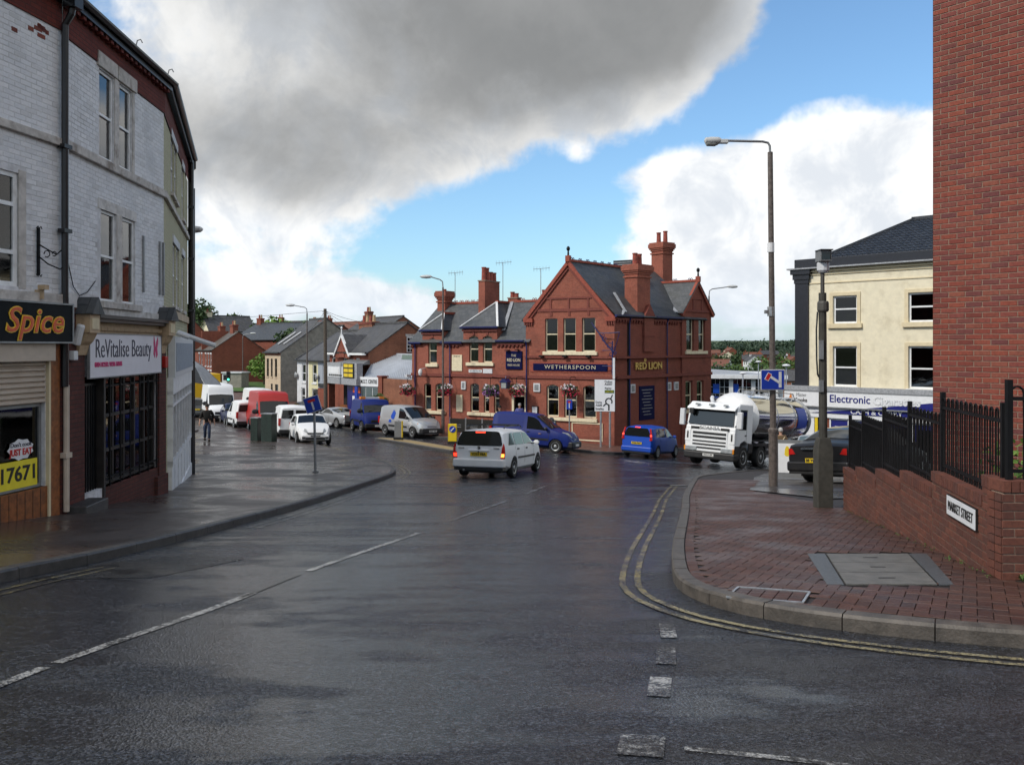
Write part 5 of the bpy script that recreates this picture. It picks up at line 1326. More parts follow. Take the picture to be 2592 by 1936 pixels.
def hip(x0, x1, ze, ya, za):
    xm = (x0 + x1) / 2; ov = .14; yb = ry
    A1, B1_, C1 = (x0 - ov, -ov - .05, ze), (x1 + ov, -ov - .05, ze), (xm, ya, za)
    roof('bay_roof', A1, B1_, C1, C1, 'slate', pub)
    roof('bay_roof', B1_, (x1 + ov, yb - .2, ze), (xm, yb, za), C1, 'slate_dark', pub); roof('bay_roof', (x0 - ov, yb - .2, ze), A1, C1, (xm, yb, za), 'slate', pub)  # right slope in darker slate: its shaded side is painted in
    for p in (A1, B1_): MB().bar(Vector(p) + Vector((0, 0, .03)), Vector(C1) + Vector((0, 0, .04)), .13, .05).build('hip_flashing', 'white_lead', pub)
    MB().bar((xm, ya, za + .05), (xm, yb + .1, za + .05), .2, .14).build('ridge_tile', 'terracotta', pub)
    for xc in (x0, x1): MB().quad((xc, 0, Z(.2)), (xc, 2.2, Z(.2)), (xc, 2.2, ze), (xc, 0, ze)).build('bay_cheek', 'pub_brick', pub)
    B1('eaves_band', x0 - .04, x1 + .04, -.1, 0, ze - .26, ze - .12, 'terracotta_dark', pub)
hip(4.01, 6.49, Z(1.18), 1.9, Z(2.78)); hip(.84, 2.37, Z(1.02), 1.25, Z(2.12))
# ridges with crest tiles
def ridge(a, b, n, crest='terracotta', par=pub):
    a = Vector(a); b = Vector(b); MB().bar(a, b, .22, .14).build('ridge_tile', 'terracotta', par)
    d = (b - a).normalized()
    for k in range(n):
        p = a.lerp(b, (k + .5) / n)
        for s_ in (-.085, .085):
            c = p + d * s_; MB().tube([tuple(c + d * (.065 * math.cos(q)) + Vector((0, 0, .11 + .065 * math.sin(q)))) for q in (-.6, .3, 1.1, 2.0, 2.9, 3.7)], .022, 5).build('crest_tile', crest, par)
ridge(apex + Vector((0, .1, .04)), apex.lerp(back, .56) + Vector((0, 0, .04)), 7, 'pub_blue'); ridge((.9, ry, rz_ + .03), (3.2, ry, rz_ + .03), 5); ridge((5.9, ry, rz_ + .03), (GX0 + .9, ry, rz_ + .03), 4)
P_ = Matrix.Translation(RW[1]) @ Matrix.Rotation(RW[2], 4, 'Z')
def rw(x, y, z): return P_ @ Vector((x, y, z))
roof('bay_roof', rw(6.6, 3.4, Z(2.05)), rw(6.6, -.28, Z(2.05)), rw(8.57, -.28, Z(4.12)), rw(8.57, 3.4, Z(4.12)), 'slate', pub); roof('bay_roof', rw(10.55, -.28, Z(2.05)), rw(10.55, 3.4, Z(2.05)), rw(8.57, 3.4, Z(4.12)), rw(8.57, -.28, Z(4.12)), 'slate', pub)
ridge(rw(8.57, -.2, Z(4.15)), rw(8.57, 3.2, Z(4.15)), 3, 'pub_blue')
MB().bar(rw(6.55, .1, Z(2.1)), rw(8.3, 3.0, Z(4.0)), .22, .05).build('valley_flashing', 'lead', pub)
MB().bar((6.62, .5, Z(.98)), (5.6, 3.2, Z(2.86)), .2, .05).build('valley_flashing', 'lead', pub)
for p in (apex + Vector((0, .05, .1)), rw(8.57, -.2, Z(4.2))):
    B1('finial_base', p.x - .13, p.x + .13, p.y - .13, p.y + .13, p.z - .15, p.z + .2, 'terracotta', pub)
    MB().lathe([(.06, 0), (.05, .22), (.035, .25), (.09, .32), (.11, .40), (.09, .48), (.03, .54)], 8, (p.x, p.y, p.z + .2)).build('finial', 'black_iron', pub)
# chimneys
def stack(x, y, z0, z1, w_, d_, pots, flare=True, rz=0., pot_h=.62, mat='pub_brick', vent=0):
    par = (pub, (x, y, 0), rz)
    c = B1('chimney', -w_ / 2, w_ / 2, -d_ / 2, d_ / 2, z0, z1 - .55 if flare else z1, mat, par)
    if flare:
        for k, (e, a, b) in enumerate(((.07, -.75, -.66), (.05, -.55, -.44), (.11, -.44, -.34), (.16, -.34, -.08), (.11, -.08, .02))): B1('chimney_cap', -w_ / 2 - e, w_ / 2 + e, -d_ / 2 - e, d_ / 2 + e, z1 + a, z1 + b, mat, c)
    else: B1('chimney_cap', -w_ / 2 - .04, w_ / 2 + .04, -d_ / 2 - .04, d_ / 2 + .04, z1 - .02, z1 + .05, 'mortar', c)
    for px, hh in pots: MB().lathe([(.17, 0), (.155, .05), (.135, hh - .08), (.16, hh - .07), (.16, hh), (.12, hh)], 10, (px, 0, z1 + .02)).build('chimney_pot', 'chimney_pot', c)
    return c
stack(.40, 3.05, Z(1.5), Z(3.68), .62, .85, [(-.05, .14)], True, mat='pub_brick')
stack(3.97, 3.0, Z(1.4), Z(4.2), 1.75, .5, [(-.62, .88), (-.25, .86), (.2, .62), (.6, .6)], False, rz=math.pi / 2)
stack(5.6, 3.5, Z(2.3), Z(3.1), .7, .5, [(-.15, .4), (.15, .3)], False); stack(7.85, 3.7, Z(2.4), Z(3.15), .6, .5, [(-.17, .42), (.17, .42)], False)
ca = rw(2.95, .5, 0); stack(ca.x, ca.y, Z(1.5), Z(4.76), 1.3, .9, [(-.25, .68), (.2, .66)], True, rz=RW[2], mat='pub_brick')
stack(13.06, 10.1, Z(3.0), Z(6.85), 1.0, .95, [(-.28, .72), (.3, .76)], True, rz=R(-20), mat='pub_brick')
MB().bar(rw(.95, -.1, Z(1.95)), rw(1.2, .9, Z(3.1)), .16, .05).bar(rw(.4, -.12, Z(1.75)), rw(.95, .1, Z(2.05)), .3, .05).build('chimney_flashing', 'lead', pub)
vb = apex.lerp(back, .62); v_o = B1('roof_vent', vb.x - .62, vb.x + .62, vb.y - .35, vb.y + .35, Z(4.75), Z(5.38), 'black_paint', pub)
for k in range(4): B1('louvre', vb.x - .6, vb.x + .6, vb.y - .39, vb.y - .34, Z(4.82 + k * .13), Z(4.87 + k * .13), 'steel_grey', v_o)
def aerial(x, y, z, h_, par=pub):
    mb = MB(); mb.tube([(x, y, z), (x, y, z + h_)], .022, 5); mb.tube([(x - .55, y, z + h_), (x + .65, y, z + h_ + .03)], .014, 4)
    for k in range(6): mb.tube([(x - .5 + k * .22, y, z + h_ - .16), (x - .5 + k * .22, y, z + h_ + .16)], .008, 4)
    mb.build('aerial', 'steel_grey', par)
aerial(1.2, 3.1, Z(2.9), 2.0); aerial(4.9, 3.2, Z(2.9), 2.5); aerial(7.6, 3.4, Z(3.0), 1.9)
# security dome and camera at the left end
MB().lathe([(.02, -.34), (.1, -.26), (.14, -.1), (.12, .05), (.05, .12)], 10, (1.05, -.5, Z(-1.55))).tube([(1.05, -.5, Z(-1.43)), (1.05, 0, Z(-1.4))], .03, 6).build('dome_camera', 'alarm_white', pub)
B1('box_camera', .0, .12, -.7, -.25, Z(-1.95), Z(-1.80), 'alarm_white', pub)

# ---- hanging baskets
def leaves(mb, c, rad, n, size, flat=1., rr=None):
    rr = rr or rnd
    for _ in range(n):
        while True:
            p = Vector((rr.uniform(-1, 1), rr.uniform(-1, 1), rr.uniform(-1, 1)))
            if .25 < p.length < 1: break
        p = Vector((p.x * rad[0], p.y * rad[1], p.z * rad[2])) + Vector(c)
        a = Vector((rr.uniform(-1, 1), rr.uniform(-1, 1), rr.uniform(-1, 1))).normalized(); b = a.cross(Vector((rr.uniform(-1, 1), rr.uniform(-1, 1), rr.uniform(-1, 1)))).normalized()
        s = size * rr.uniform(.6, 1.3)
        mb.add([p - a * s, p + b * s * .6, p + a * s, p - b * s * .6], [(0, 1, 2, 3)])
    return mb
Pm = Matrix.Translation((PUB0.x, PUB0.y, zP)) @ Matrix.Rotation(pub.rotation_euler.z, 4, 'Z')
for i, (x_, z_, lab) in enumerate(((.23, -2.75, 'flower basket of red and white blooms at the far end of the pub'), (3.16, -2.68, 'large flower basket hanging by the cream plaque on the pub'), (6.5, -2.62, 'purple and red flower basket hanging over the narrow windows of the pub'), (8.32, -2.55, 'flower basket with white blooms hanging right at the pub doorway'), (11.85, -2.5, 'flower basket hanging in front of the large pub windows by the road sign'))):
    p = Pm @ Vector((x_, -.75, Z(z_)))
    hb = empty('hanging_basket', p, pub.rotation_euler.z, lab, 'flower basket', 'flower baskets along the pub front')
    MB().lathe([(.04, -.36), (.2, -.28), (.3, -.1), (.33, 0)], 10).build('basket', 'cabinet_green', hb)
    MB().tube([(0, .75, .72), (0, .2, .78), (0, 0, .72), (0, 0, .0)], .02, 5).build('bracket', 'black_iron', hb)
    leaves(MB(), (0, 0, .0), (.55, .45, .35), 260, .07).build('foliage', 'leaf_dark', hb)['kind'] = 'stuff'
    leaves(MB(), (.05, -.05, -.12), (.58, .5, .3), 190, .06).build('red_flowers', 'petal_red' if i != 2 else 'petal_purple', hb)['kind'] = 'stuff'
    leaves(MB(), (rnd.uniform(-.2, .25), -.05, .18), (.42, .42, .22), 110, .06).build('white_flowers', 'petal_white', hb)['kind'] = 'stuff'

# ================================================================ CREAM SHOP BUILDING ON THE RIGHT
CB0 = Vector((16.9, 51.0)); cd = vdir(136)
zc = H(20, 46) + .1
cbd = frame('cream_shop_building', CB0, CB0 + cd * 14, zc, 'three storey cream rendered building with black trim over a blue and white shop', 'building')
Z = lambda v: v - zc
ops = []
for k in range(3):
    ops += [(2.05 + 4.2 * k, 3.45 + 4.2 * k, Z(1.30), Z(2.87)), (2.05 + 4.2 * k, 3.45 + 4.2 * k, Z(-2.25), Z(0.02))]
wall('wall', 0, 14, Z(-2.6), Z(4.5), ops, 'cream_wall', cbd, rev=.2)
for a, b, c, d in ops:
    up = c > Z(0)
    window(cbd, a, b, c, d, y=.1, fw=.10, rails=(.52,) if up else (.47,), gmat='glass_dark', curtain=('blind', .2, .8, .2, .5) if (a > 5 and not up) else None)
    mb = MB(); e = .19
    mb.box(a - e, a - .0, -.06, .0, c - (0 if up else .05), d + e); mb.box(b, b + e, -.06, .0, c - (0 if up else .05), d + e); mb.box(a, b, -.06, .0, d, d + e); mb.build('window_surround', 'cream_trim', cbd)
    B1('window_sill', a - .3, b + .3, -.16, .1, c - .26, c - .003, 'cream_trim', cbd) if up else B1('window_sill', a - .1, b + .1, -.12, .1, c - .13, c - .003, 'white_frame', cbd)
B1('corner_pilaster', -.24, .58, -.12, .02, Z(-2.4), Z(3.67), 'navy_black', cbd)
for a, b, e in ((3.67, 3.9, .04), (3.9, 4.2, .1), (4.2, 4.48, .2)): B1('pilaster_capital', -.24 - e, .58 + e, -.12 - e, .02, Z(a), Z(b), 'navy_black', cbd)
B1('cornice', -.62, 14, -.42, .05, Z(4.48), Z(4.56), 'lead', cbd); B1('parapet', -.26, 14, -.16, .15, Z(4.56), Z(5.08), 'navy_black', cbd, bevel=.03)
for z_, e in ((3.62, .05), (4.12, .07), (4.3, .16)): B1('frieze_moulding', .62, 14, -e, .02, Z(z_), Z(z_ + .06), 'cream_trim', cbd)
# hipped roof of interlocking tiles
rz0, rz1 = Z(4.85), Z(7.45)
cs = [(.35, .35, rz0), (13.65, .35, rz0), (9.3, 4.75, rz1), (4.75, 4.75, rz1)]
roof('roof_slope', *cs, 'roof_tile', cbd); roof('roof_slope', (.35, 9.15, rz0), (.35, .35, rz0), (4.75, 4.75, rz1), (4.75, 4.75, rz1), 'roof_tile', cbd)
x = Vector((1, 0, 0)); sl_v = Vector((0, 4.4, rz1 - rz0)); sl_l = sl_v.length; sl_u = sl_v.normalized(); nr = x.cross(sl_u).normalized()
prof = [(-.15, .012), (-.10, .05), (-.05, .062), (0, .045), (.03, .014), (.09, .008), (.15, .012)]
tm = MB(); k_ = len(prof)
tm.add([(a, 0, b + .03) for a, b in prof] + [(a, .37, b) for a, b in prof] + [(a, 0, b - .01) for a, b in prof], [(i, i + 1, k_ + i + 1, k_ + i) for i in range(k_ - 1)] + [(2 * k_ + i, 2 * k_ + i + 1, i + 1, i) for i in range(k_ - 1)])
tme = tm.mesh('tile'); tme.materials.append(M['roof_tile']); rows = 15; nt_ = 0
tang = math.atan2(sl_v.z, sl_v.y)
for r_ in range(rows):
    s0 = r_ * sl_l / rows; xl = .35 + 4.4 * (s0 + .2) / sl_l
    for q in range(28):
        xx = xl + .15 + q * .30
        if xx > 8.6: break
        p = Vector((xx, .35, rz0)) + sl_u * s0 + nr * .01
        inst(tme, 'tile', cbd, p, (tang, 0, 0)); nt_ += 1
MB().bar((.3, .3, rz0 + .05), (4.75, 4.75, rz1 + .06), .22, .14).build('hip_tile', 'roof_tile', cbd); MB().bar((4.6, 4.75, rz1 + .05), (9.4, 4.75, rz1 + .05), .26, .16).build('ridge_tile', 'roof_tile', cbd)
B1('core', .3, 13.8, .4, 9.2, Z(-6.8), Z(4.7), 'dark_room', cbd)
SW_ = (cbd, (0, 9.4, 0), -math.pi / 2); wall('side_wall', 0, 9.4, Z(-7.0), Z(4.56), [], 'cream_wall', SW_)
# shop front
B1('fascia_roof', -.7, 14, -.62, .0, Z(-2.55), Z(-2.28), 'lead', cbd)
fs = B1('fascia_sign', -.66, 14, -.60, -.05, Z(-3.42), Z(-2.55), 'sign_white', cbd); B1('fascia_rim', -.68, 14, -.63, -.55, Z(-3.47), Z(-3.40), 'steel_grey', fs); B1('fascia_rim', -.68, 14, -.63, -.55, Z(-2.58), Z(-2.52), 'steel_grey', fs)
MB().prism([(4.2, -.606, Z(-3.40)), (14, -.606, Z(-3.40)), (14, -.606, Z(-2.62)), (7.6, -.606, Z(-2.96))], (0, .004, 0)).build('fascia_sweep', 'shop_navy', fs)
text('Electronic', .60, 'shop_navy', fs, (3.28, -.612, Z(-2.95)), 2.3, BR, bold=.008); text('Cigarettes', .62, 'sign_grey', fs, (5.85, -.622, Z(-2.97)), 2.5, BR, bold=.022); text('Cigarettes', .62, 'sign_white', fs, (5.85, -.628, Z(-2.97)), 2.46, BR, bold=.004)
text('Mister', .30, 'steel_grey', fs, (.42, -.612, Z(-2.80)), .62, BR); text('Smoke', .32, 'sign_black', fs, (.42, -.612, Z(-3.10)), .72, BR, bold=.006)
MB().prism([(-.24 + .13 * math.cos(a) * (1 if math.sin(a) < 0 else (1 - math.sin(a)) ** .8), -.61, Z(-3.05) + (.15 if math.sin(a) < 0 else .36) * math.sin(a)) for a in [2 * math.pi * k / 20 for k in range(20)]], (0, .004, 0)).build('flame_mark', 'shop_orange', fs)
B1('white_soffit', -.3, 14, -.45, .0, Z(-3.80), Z(-3.47), 'sign_white', cbd)
bs = MB().prism([(1.0, -.47, Z(-3.78)), (14, -.47, Z(-3.78)), (14, -.47, Z(-3.47)), (4.0, -.47, Z(-3.47))], (0, .03, 0)).build('blue_band', 'shop_navy', cbd); text('CASH & CARRY', .36, 'sign_white', bs, (4.7, -.478, Z(-3.63)), 2.85, BR, bold=.006)
B1('lower_fascia', .0, 14, -.42, .0, Z(-4.05), Z(-3.82), 'sign_white', cbd)
B1('white_column', .4, 1.08, -.35, .1, Z(-7.0), Z(-4.0), 'sign_white', cbd); B1('yellow_notice', 1.12, 1.3, -.37, -.3, Z(-4.9), Z(-3.95), 'sign_yellow', cbd); B1('blue_notice', 1.12, 1.3, -.37, -.3, Z(-5.6), Z(-5.0), 'shop_navy', cbd)
B1('brick_pier', 1.5, 1.97, -.3, .1, Z(-7.0), Z(-4.05), 'far_brick', cbd); B1('brick_pier', 4.2, 5.1, -.3, .1, Z(-7.0), Z(-4.05), 'far_brick', cbd)
for a, b in ((1.97, 3.12), (3.12, 4.2), (5.1, 6.6), (6.6, 8.1), (8.1, 10.2)):
    mb = MB(); mb.box(a, a + .08, -.3, -.2, Z(-7), Z(-4.05)); mb.box(b - .08, b, -.3, -.2, Z(-7), Z(-4.05)); mb.box(a + .08, b - .08, -.3, -.2, Z(-4.15), Z(-4.05)); f_ = mb.build('shop_window', 'sign_white', cbd)
    B1('blue_panel', a + .08, b - .08, -.25, -.22, Z(-7), Z(-4.15), 'shop_navy', f_)
    if a < 3: 
        p_ = B1('poster', a + .3, b - .25, -.27, -.25, Z(-6.4), Z(-4.5), 'sign_grey', f_); text('Smoke', .22, 'sign_black', p_, ((a + b) / 2 + .12, -.276, Z(-4.75)), .45, BR); MB().lathe([(.01, 0), (.1, .002), (.1, .01), (.01, .012)], 10, (a + .45, -.278, Z(-4.75)), 'y').build('flame_mark', 'shop_orange', p_)
    else: B1('pane', a + .2, b - .2, -.27, -.252, Z(-6.6), Z(-4.4), 'glass_dark', f_)

# ================================================================ HOUSES AND GARAGE BEYOND THE PUB
def house(name, label, P0, P1, depth, zb, ze, zr, fm, gm, rm, ops=(), cat='house', group=None, chim=(), curtain=True, fmat='white_frame', sills='stone_trim', lintel=None, gabl=True):
    h_ = frame(name, P0, P1, zb, label, cat, group); L = (Vector(P1) - Vector(P0)).length; Z_ = lambda v: v - zb; m_ = depth / 2
    oo = [(a, b, Z_(c), Z_(d)) for a, b, c, d in ops]
    wall('front_wall', 0, L, -.8, Z_(ze), oo, fm, h_, rev=.14)
    for o in oo: window(h_, *o, y=.06, fw=.07, rails=(.5,), fmat=fmat, curtain=('curtain', 0, .4, 0, 1) if curtain else None, sill=(sills, .07, .12, .07)); 
    if lintel:
        for o in oo: B1('lintel', o[0] - .1, o[1] + .1, -.03, .0, o[3], o[3] + .2, lintel, h_)
    for par in ((h_, (L, 0, 0), math.pi / 2), (h_, (0, depth, 0), -math.pi / 2)):
        mb = MB().quad((0, 0, -.8), (depth, 0, -.8), (depth, 0, Z_(ze)), (0, 0, Z_(ze))).poly([(0, 0, Z_(ze)), (depth, 0, Z_(ze)), (m_, 0, Z_(zr))]); mb.build('gable_wall', gm, par)
    MB().quad((0, depth, -.8), (L, depth, -.8), (L, depth, Z_(ze)), (0, depth, Z_(ze))).build('back_wall', fm, h_)
    ov = .2; k = (zr - ze) / m_
    roof('roof', (-.08, -ov, Z_(ze) - ov * k + .05), (L + .08, -ov, Z_(ze) - ov * k + .05), (L + .08, m_, Z_(zr) + .05), (-.08, m_, Z_(zr) + .05), rm, h_); roof('roof', (L + .08, depth + ov, Z_(ze) - ov * k + .05), (-.08, depth + ov, Z_(ze) - ov * k + .05), (-.08, m_, Z_(zr) + .05), (L + .08, m_, Z_(zr) + .05), rm, h_)
    MB().bar((-.08, m_, Z_(zr) + .08), (L + .08, m_, Z_(zr) + .08), .25, .14).build('ridge_tile', rm, h_)
    B1('gutter', -.05, L + .05, -.3, -.18, Z_(ze) - .12, Z_(ze) - .0, 'black_paint', h_)
    for cx, cw, ct, pots, pm in chim:
        c = B1('chimney', cx - cw / 2, cx + cw / 2, m_ - .35, m_ + .35, Z_(zr) - .8, Z_(ct), gm if gm != 'grey_render' else 'far_brick', h_); B1('chimney_cap', cx - cw / 2 - .06, cx + cw / 2 + .06, m_ - .41, m_ + .41, Z_(ct) - .2, Z_(ct) - .06, 'terracotta_dark', c)
        for i in range(pots): MB().lathe([(.15, 0), (.12, .5), (.14, .55)], 8, (cx - cw / 2 + cw * (i + .5) / pots, m_, Z_(ct))).build('chimney_pot', pm if i % 2 else 'chimney_pot', c)
    return h_, Z_
# brick house with the pointed front gable, behind the garage
bh, Zb = house('brick_house', 'red brick house with white pointed front gable rising behind the tyre garage', (-14.96, 71.2), (-10.75, 65.0), 6.6, -5.6, -.43, 1.8, 'far_brick', 'brown_brick', 'far_slate', [(.5, 1.2, -1.9, -.9), (2.8, 3.5, -1.9, -.9), (5.2, 5.9, -1.9, -.9)], chim=((.5, 2.6, 2.05, 4, 'pot_buff'),))
MB().prism([(1.75, -.25, Zb(-.9)), (4.5, -.25, Zb(-.9)), (4.5, -.25, Zb(-.5)), (3.12, -.25, Zb(.82)), (1.75, -.25, Zb(-.5))], (0, .3, 0)).build('front_gable', 'far_brick', bh)
MB().prism([(2.6, -.30, Zb(-.85)), (3.64, -.30, Zb(-.85)), (3.64, -.30, Zb(-.4)), (3.4, -.30, Zb(-.05)), (3.12, -.30, Zb(.12)), (2.84, -.30, Zb(-.05)), (2.6, -.30, Zb(-.4))], (0, .06, 0)).build('arched_panel', 'pub_dark_shaded_brick', bh)
for xa in (1.55, 4.7): slopebar(xa, Zb(-.72), 3.12, Zb(.98), .16, -.36, -.2, 'bargeboard', 'white_frame', bh)
for xa in (1.6, 4.65): roof('gable_roof', *(((xa, 3.0, Zb(-.62)), (xa, -.3, Zb(-.62)), (3.12, -.3, Zb(.94)), (3.12, 3.0, Zb(.94))) if xa < 3 else ((xa, -.3, Zb(-.62)), (xa, 3.0, Zb(-.62)), (3.12, 3.0, Zb(.94)), (3.12, -.3, Zb(.94)))), 'far_slate', bh)
MB().lathe([(.06, 0), (.04, .4), (.09, .5), (.02, .62)], 8, (3.12, -.28, Zb(.95))).build('finial', 'white_frame', bh)
for a, b in ((-.05, 1.6), (4.65, 7.5)): B1('fascia_board', a, b, -.34, -.2, Zb(-.66), Zb(-.5), 'white_frame', bh)
GW = (bh, (7.494, 0, 0), math.pi / 2)
gw_ = B1('gable_window', 3.2, 4.0, -.03, .02, Zb(-.45), Zb(.75), 'white_frame', GW)
for i in range(3):
    for j in range(4): B1('pane', 3.26 + i * .24, 3.45 + i * .24, -.04, -.028, Zb(-.4 + j * .28), Zb(-.18 + j * .28), 'car_glass', gw_)
B1('gable_window_lintel', 3.1, 4.1, -.04, .02, Zb(.77), Zb(.95), 'stone_trim', GW); B1('gable_window_sill', 3.1, 4.1, -.06, .02, Zb(-.6), Zb(-.47), 'dark_brick', GW)
# terrace of three small houses: white, yellow, blue-grey
A0, A1 = Vector((-19.15, 77.4)), Vector((-14.96, 71.2)); ul = A1 - A0
for i, (nm, lab, a, b, wm, cur) in enumerate((('terraced_house', 'small white rendered terraced house with a black gutter', 0, .37, 'white_wall', 1), ('terraced_house', 'small pale yellow rendered terraced house between white and grey ones', .37, .66, 'yellow_wall', 1), ('terraced_house', 'small blue grey terraced house with brick ground floor next to the garage', .66, 1.0, 'blue_grey_wall', 1))):
    p, q = A0 + ul * a, A0 + ul * b; L = (q - p).length
    h_, Zh = house(nm, lab, p, q, 8.0, -5.65, -1.16, 1.35, wm, 'white_wall' if i == 0 else 'far_brick', 'far_slate', [(L * .42, L * .42 + .95, -3.1, -1.55), (L * .36, L * .36 + .95, -5.05, -3.6)], group='small terraced houses beside the garage', sills='dark_brick' if i == 2 else 'white_wall')
    d_ = B1('door', L * .78, L * .78 + .5, -.02, .05, .0, Zh(-3.6), 'white_frame' if i != 1 else 'dark_timber', h_)
    if i == 2: B1('brick_base', .05, L - .05, -.03, 0., -.6, Zh(-3.5), 'far_brick', h_); B1('sill_band', .3, L - .3, -.12, 0, Zh(-3.4), Zh(-3.1), 'black_paint', h_)
    if i in (0, 2):
        dd = MB().lathe([(.02, 0), (.22, .04), (.3, .10)], 10, (.15, -.3, Zh(-2.55)), 'y').build('satellite_dish', 'steel_grey', h_)
    MB().bar((-.02, -.2, Zh(-1.2)), (-.02, 4.0, Zh(1.36)), .16, .08).build('verge', 'black_paint', h_) if i == 0 else None
# pinkish house with its bare grey end wall
ph, Zp = house('rendered_house', 'pinkish fronted house with a big bare grey rendered end wall', (-24.97, 87.8), (-22.4, 84.0), 9.5, -5.6, -.55, 2.75, 'pink_render', 'grey_render', 'far_slate', [(.5, 1.15, -3.0, -1.2), (1.75, 2.3, -3.0, -1.2), (2.95, 3.6, -3.0, -1.2), (3.0, 3.9, -5.2, -3.7), (1.75, 2.3, -5.4, -3.7)], chim=((3.6, 1.2, 2.6, 0, 'pot_buff'),), fmat='dark_timber', curtain=False, sills='pink_render')
B1('brick_eaves', 0, 4.58, -.06, .0, Zp(-.85), Zp(-.55), 'far_brick', ph)
for x_ in (1.3, 2.9): MB().bar((x_, .9, Zp(.25)), (x_ + .25, 2.6, Zp(1.45)), .3, .06).build('rooflight', 'white_lead', ph)
# big red gable across the far junction and its terrace front
rg, Zr = house('end_terrace', 'large plain red brick gable end of a terrace beyond the traffic lights', (-48.7, 130), (-38.7, 112.0), 6.7, -5.6, -.45, 1.9, 'far_brick', 'far_brick', 'far_slate_warm', [(15.6 + .0, 16.5, -2.6, -1.0), (17.6, 18.5, -2.6, -1.0), (19.3, 20.2, -2.6, -1.0), (12.5, 13.4, -2.6, -1.0), (10.5, 11.4, -2.6, -1.0), (17.6, 18.7, -4.6, -3.2), (19.3, 20.2, -4.6, -3.2)], chim=((17.6, 2.0, 2.9, 2, 'pot_buff'), (9.0, 2.0, 2.9, 2, 'pot_buff')), lintel='white_wall', sills='white_wall')
for x_ in (14.2, 8.2): B1('party_wall', x_, x_ + .3, -.25, 3.4, Zr(-.5), Zr(2.1), 'far_brick', rg)
# roofs and houses crowding the rise behind
specs = [('dark_roofed_house', 'dark slate roofed house with white roof window behind the red gable', (-44, 136), (-30, 124), 9, -4.8, 1.0, 3.6, 'far_brick', 'far_brick', 'slate_dark'),
         ('dark_roofed_house', 'long dark roof with an orange brick end behind the grey end wall', (-32, 122), (-25.5, 112), 8, -5.0, .0, 2.7, 'far_brick', 'far_brick', 'slate_dark'),
         ('cream_house', 'small cream gabled house high up on the left rise', (-60, 172), (-52.5, 178), 7, -3, 3.0, 6.2, 'cream_wall', 'cream_wall', 'far_slate'),
         ('hillside_house', 'reddish roofed house at the far left edge of the rise', (-66, 150), (-57, 146), 8, -4, 2.0, 5.0, 'far_brick', 'far_brick', 'far_slate_warm'),
         ('hillside_house', 'low brown roofed house on the skyline above the red gable', (-50, 176), (-40, 172), 7, -3, 2.6, 5.1, 'brown_brick', 'brown_brick', 'far_slate_warm'),
         ('hillside_house', 'brick house with chimney on the skyline between two roofs', (-39, 168), (-31, 160), 7, -3, 2.2, 4.6, 'far_brick', 'far_brick', 'far_tile'),
         ('hillside_house', 'dark brick house peeping over the terrace roofs', (-22, 108), (-16, 99), 8, -5.4, 1.0, 3.5, 'brown_brick', 'brown_brick', 'far_slate')]
for k, (nm, lab, p, q, dp_, zb, ze, zr, a, b, c) in enumerate(specs):
    house(nm, lab, p, q, dp_, zb - 1.5, ze, zr, a, b, c, [(1.5, 2.4, ze - 2, ze - .7), (4.0, 4.9, ze - 2, ze - .7)], chim=((1.2, 1.1, zr + .9, 2, 'pot_buff'),))

# ---- tyre and MOT garage
gP0, gP1 = Vector((-13.9, 66.6)), Vector((-10.78, 62.0)); zg = -5.55
gar = frame('tyre_garage', gP0, gP1, zg, 'grey fronted garage with a sheet metal roof, price boards and an MOT centre office', 'garage'); Z = lambda v: v - zg; L = (gP1 - gP0).length
B1('fascia', -.05, L + .05, -.35, .1, Z(-2.72), Z(-1.2), 'lead', gar); B1('fascia_lip', -.1, L + .1, -.42, .1, Z(-2.78), Z(-2.32), 'lead', gar)
s_ = B1('white_board', .35, 3.3, -.40, -.34, Z(-2.28), Z(-1.50), 'sign_grey', gar); B1('board_picture', .5, 2.5, -.41, -.395, Z(-2.0), Z(-1.55), 'sign_white', s_); [B1('printed_line', .6 + k * .36, .88 + k * .36, -.41, -.395, Z(-2.2), Z(-2.08), 'sign_black', s_) for k in range(7)]
s_ = B1('price_board', 3.32, 5.2, -.42, -.34, Z(-2.30), Z(-1.22), 'sign_black', gar)
for k in range(3):
    for j in range(2): B1('yellow_notice', 3.45 + j * .85, 4.2 + j * .85, -.43, -.415, Z(-2.2 + k * .34), Z(-1.96 + k * .34), 'sign_yellow', s_)
B1('brick_pier', -.4, .35, -.3, .2, Z(-6.2), Z(-1.3), 'far_brick', gar); B1('garage_opening', .35, 2.9, .9, 1.0, Z(-6.2), Z(-2.7), 'dark_room', gar); B1('blue_door', 2.9, L, .1, .2, Z(-6.2), Z(-2.72), 'shop_navy', gar); B1('red_notice', 4.0, 5.3, .06, .09, Z(-3.35), Z(-2.95), 'spice_red', gar); B1('white_notice', 3.9, 4.5, .06, .09, Z(-4.0), Z(-3.6), 'sign_white', gar); B1('blue_banner', L - .3, L + .15, -.36, -.3, Z(-4.3), Z(-2.85), 'sign_blue', gar); B1('timber_stack', 1.3, 2.8, .2, .6, Z(-5.6), Z(-4.4), 'orange_timber', gar)
oL = frame('mot', gP1, (-9.39, 61.0), zg); Z0 = oL.rotation_euler.z - gar.rotation_euler.z; bpy.data.objects.remove(oL)
OF = (gar, (L, 0, 0), Z0)
B1('office_wall', .02, 1.75, .0, 2.0, Z(-6.2), Z(-2.2), 'sign_white', OF); s_ = B1('office_sign', -.05, 1.85, -.12, .0, Z(-2.82), Z(-2.16), 'sign_white', OF); text('M.O.T. CENTRE', .38, 'sign_black', s_, (.9, -.13, Z(-2.5)), 1.6, BR, bold=.008)
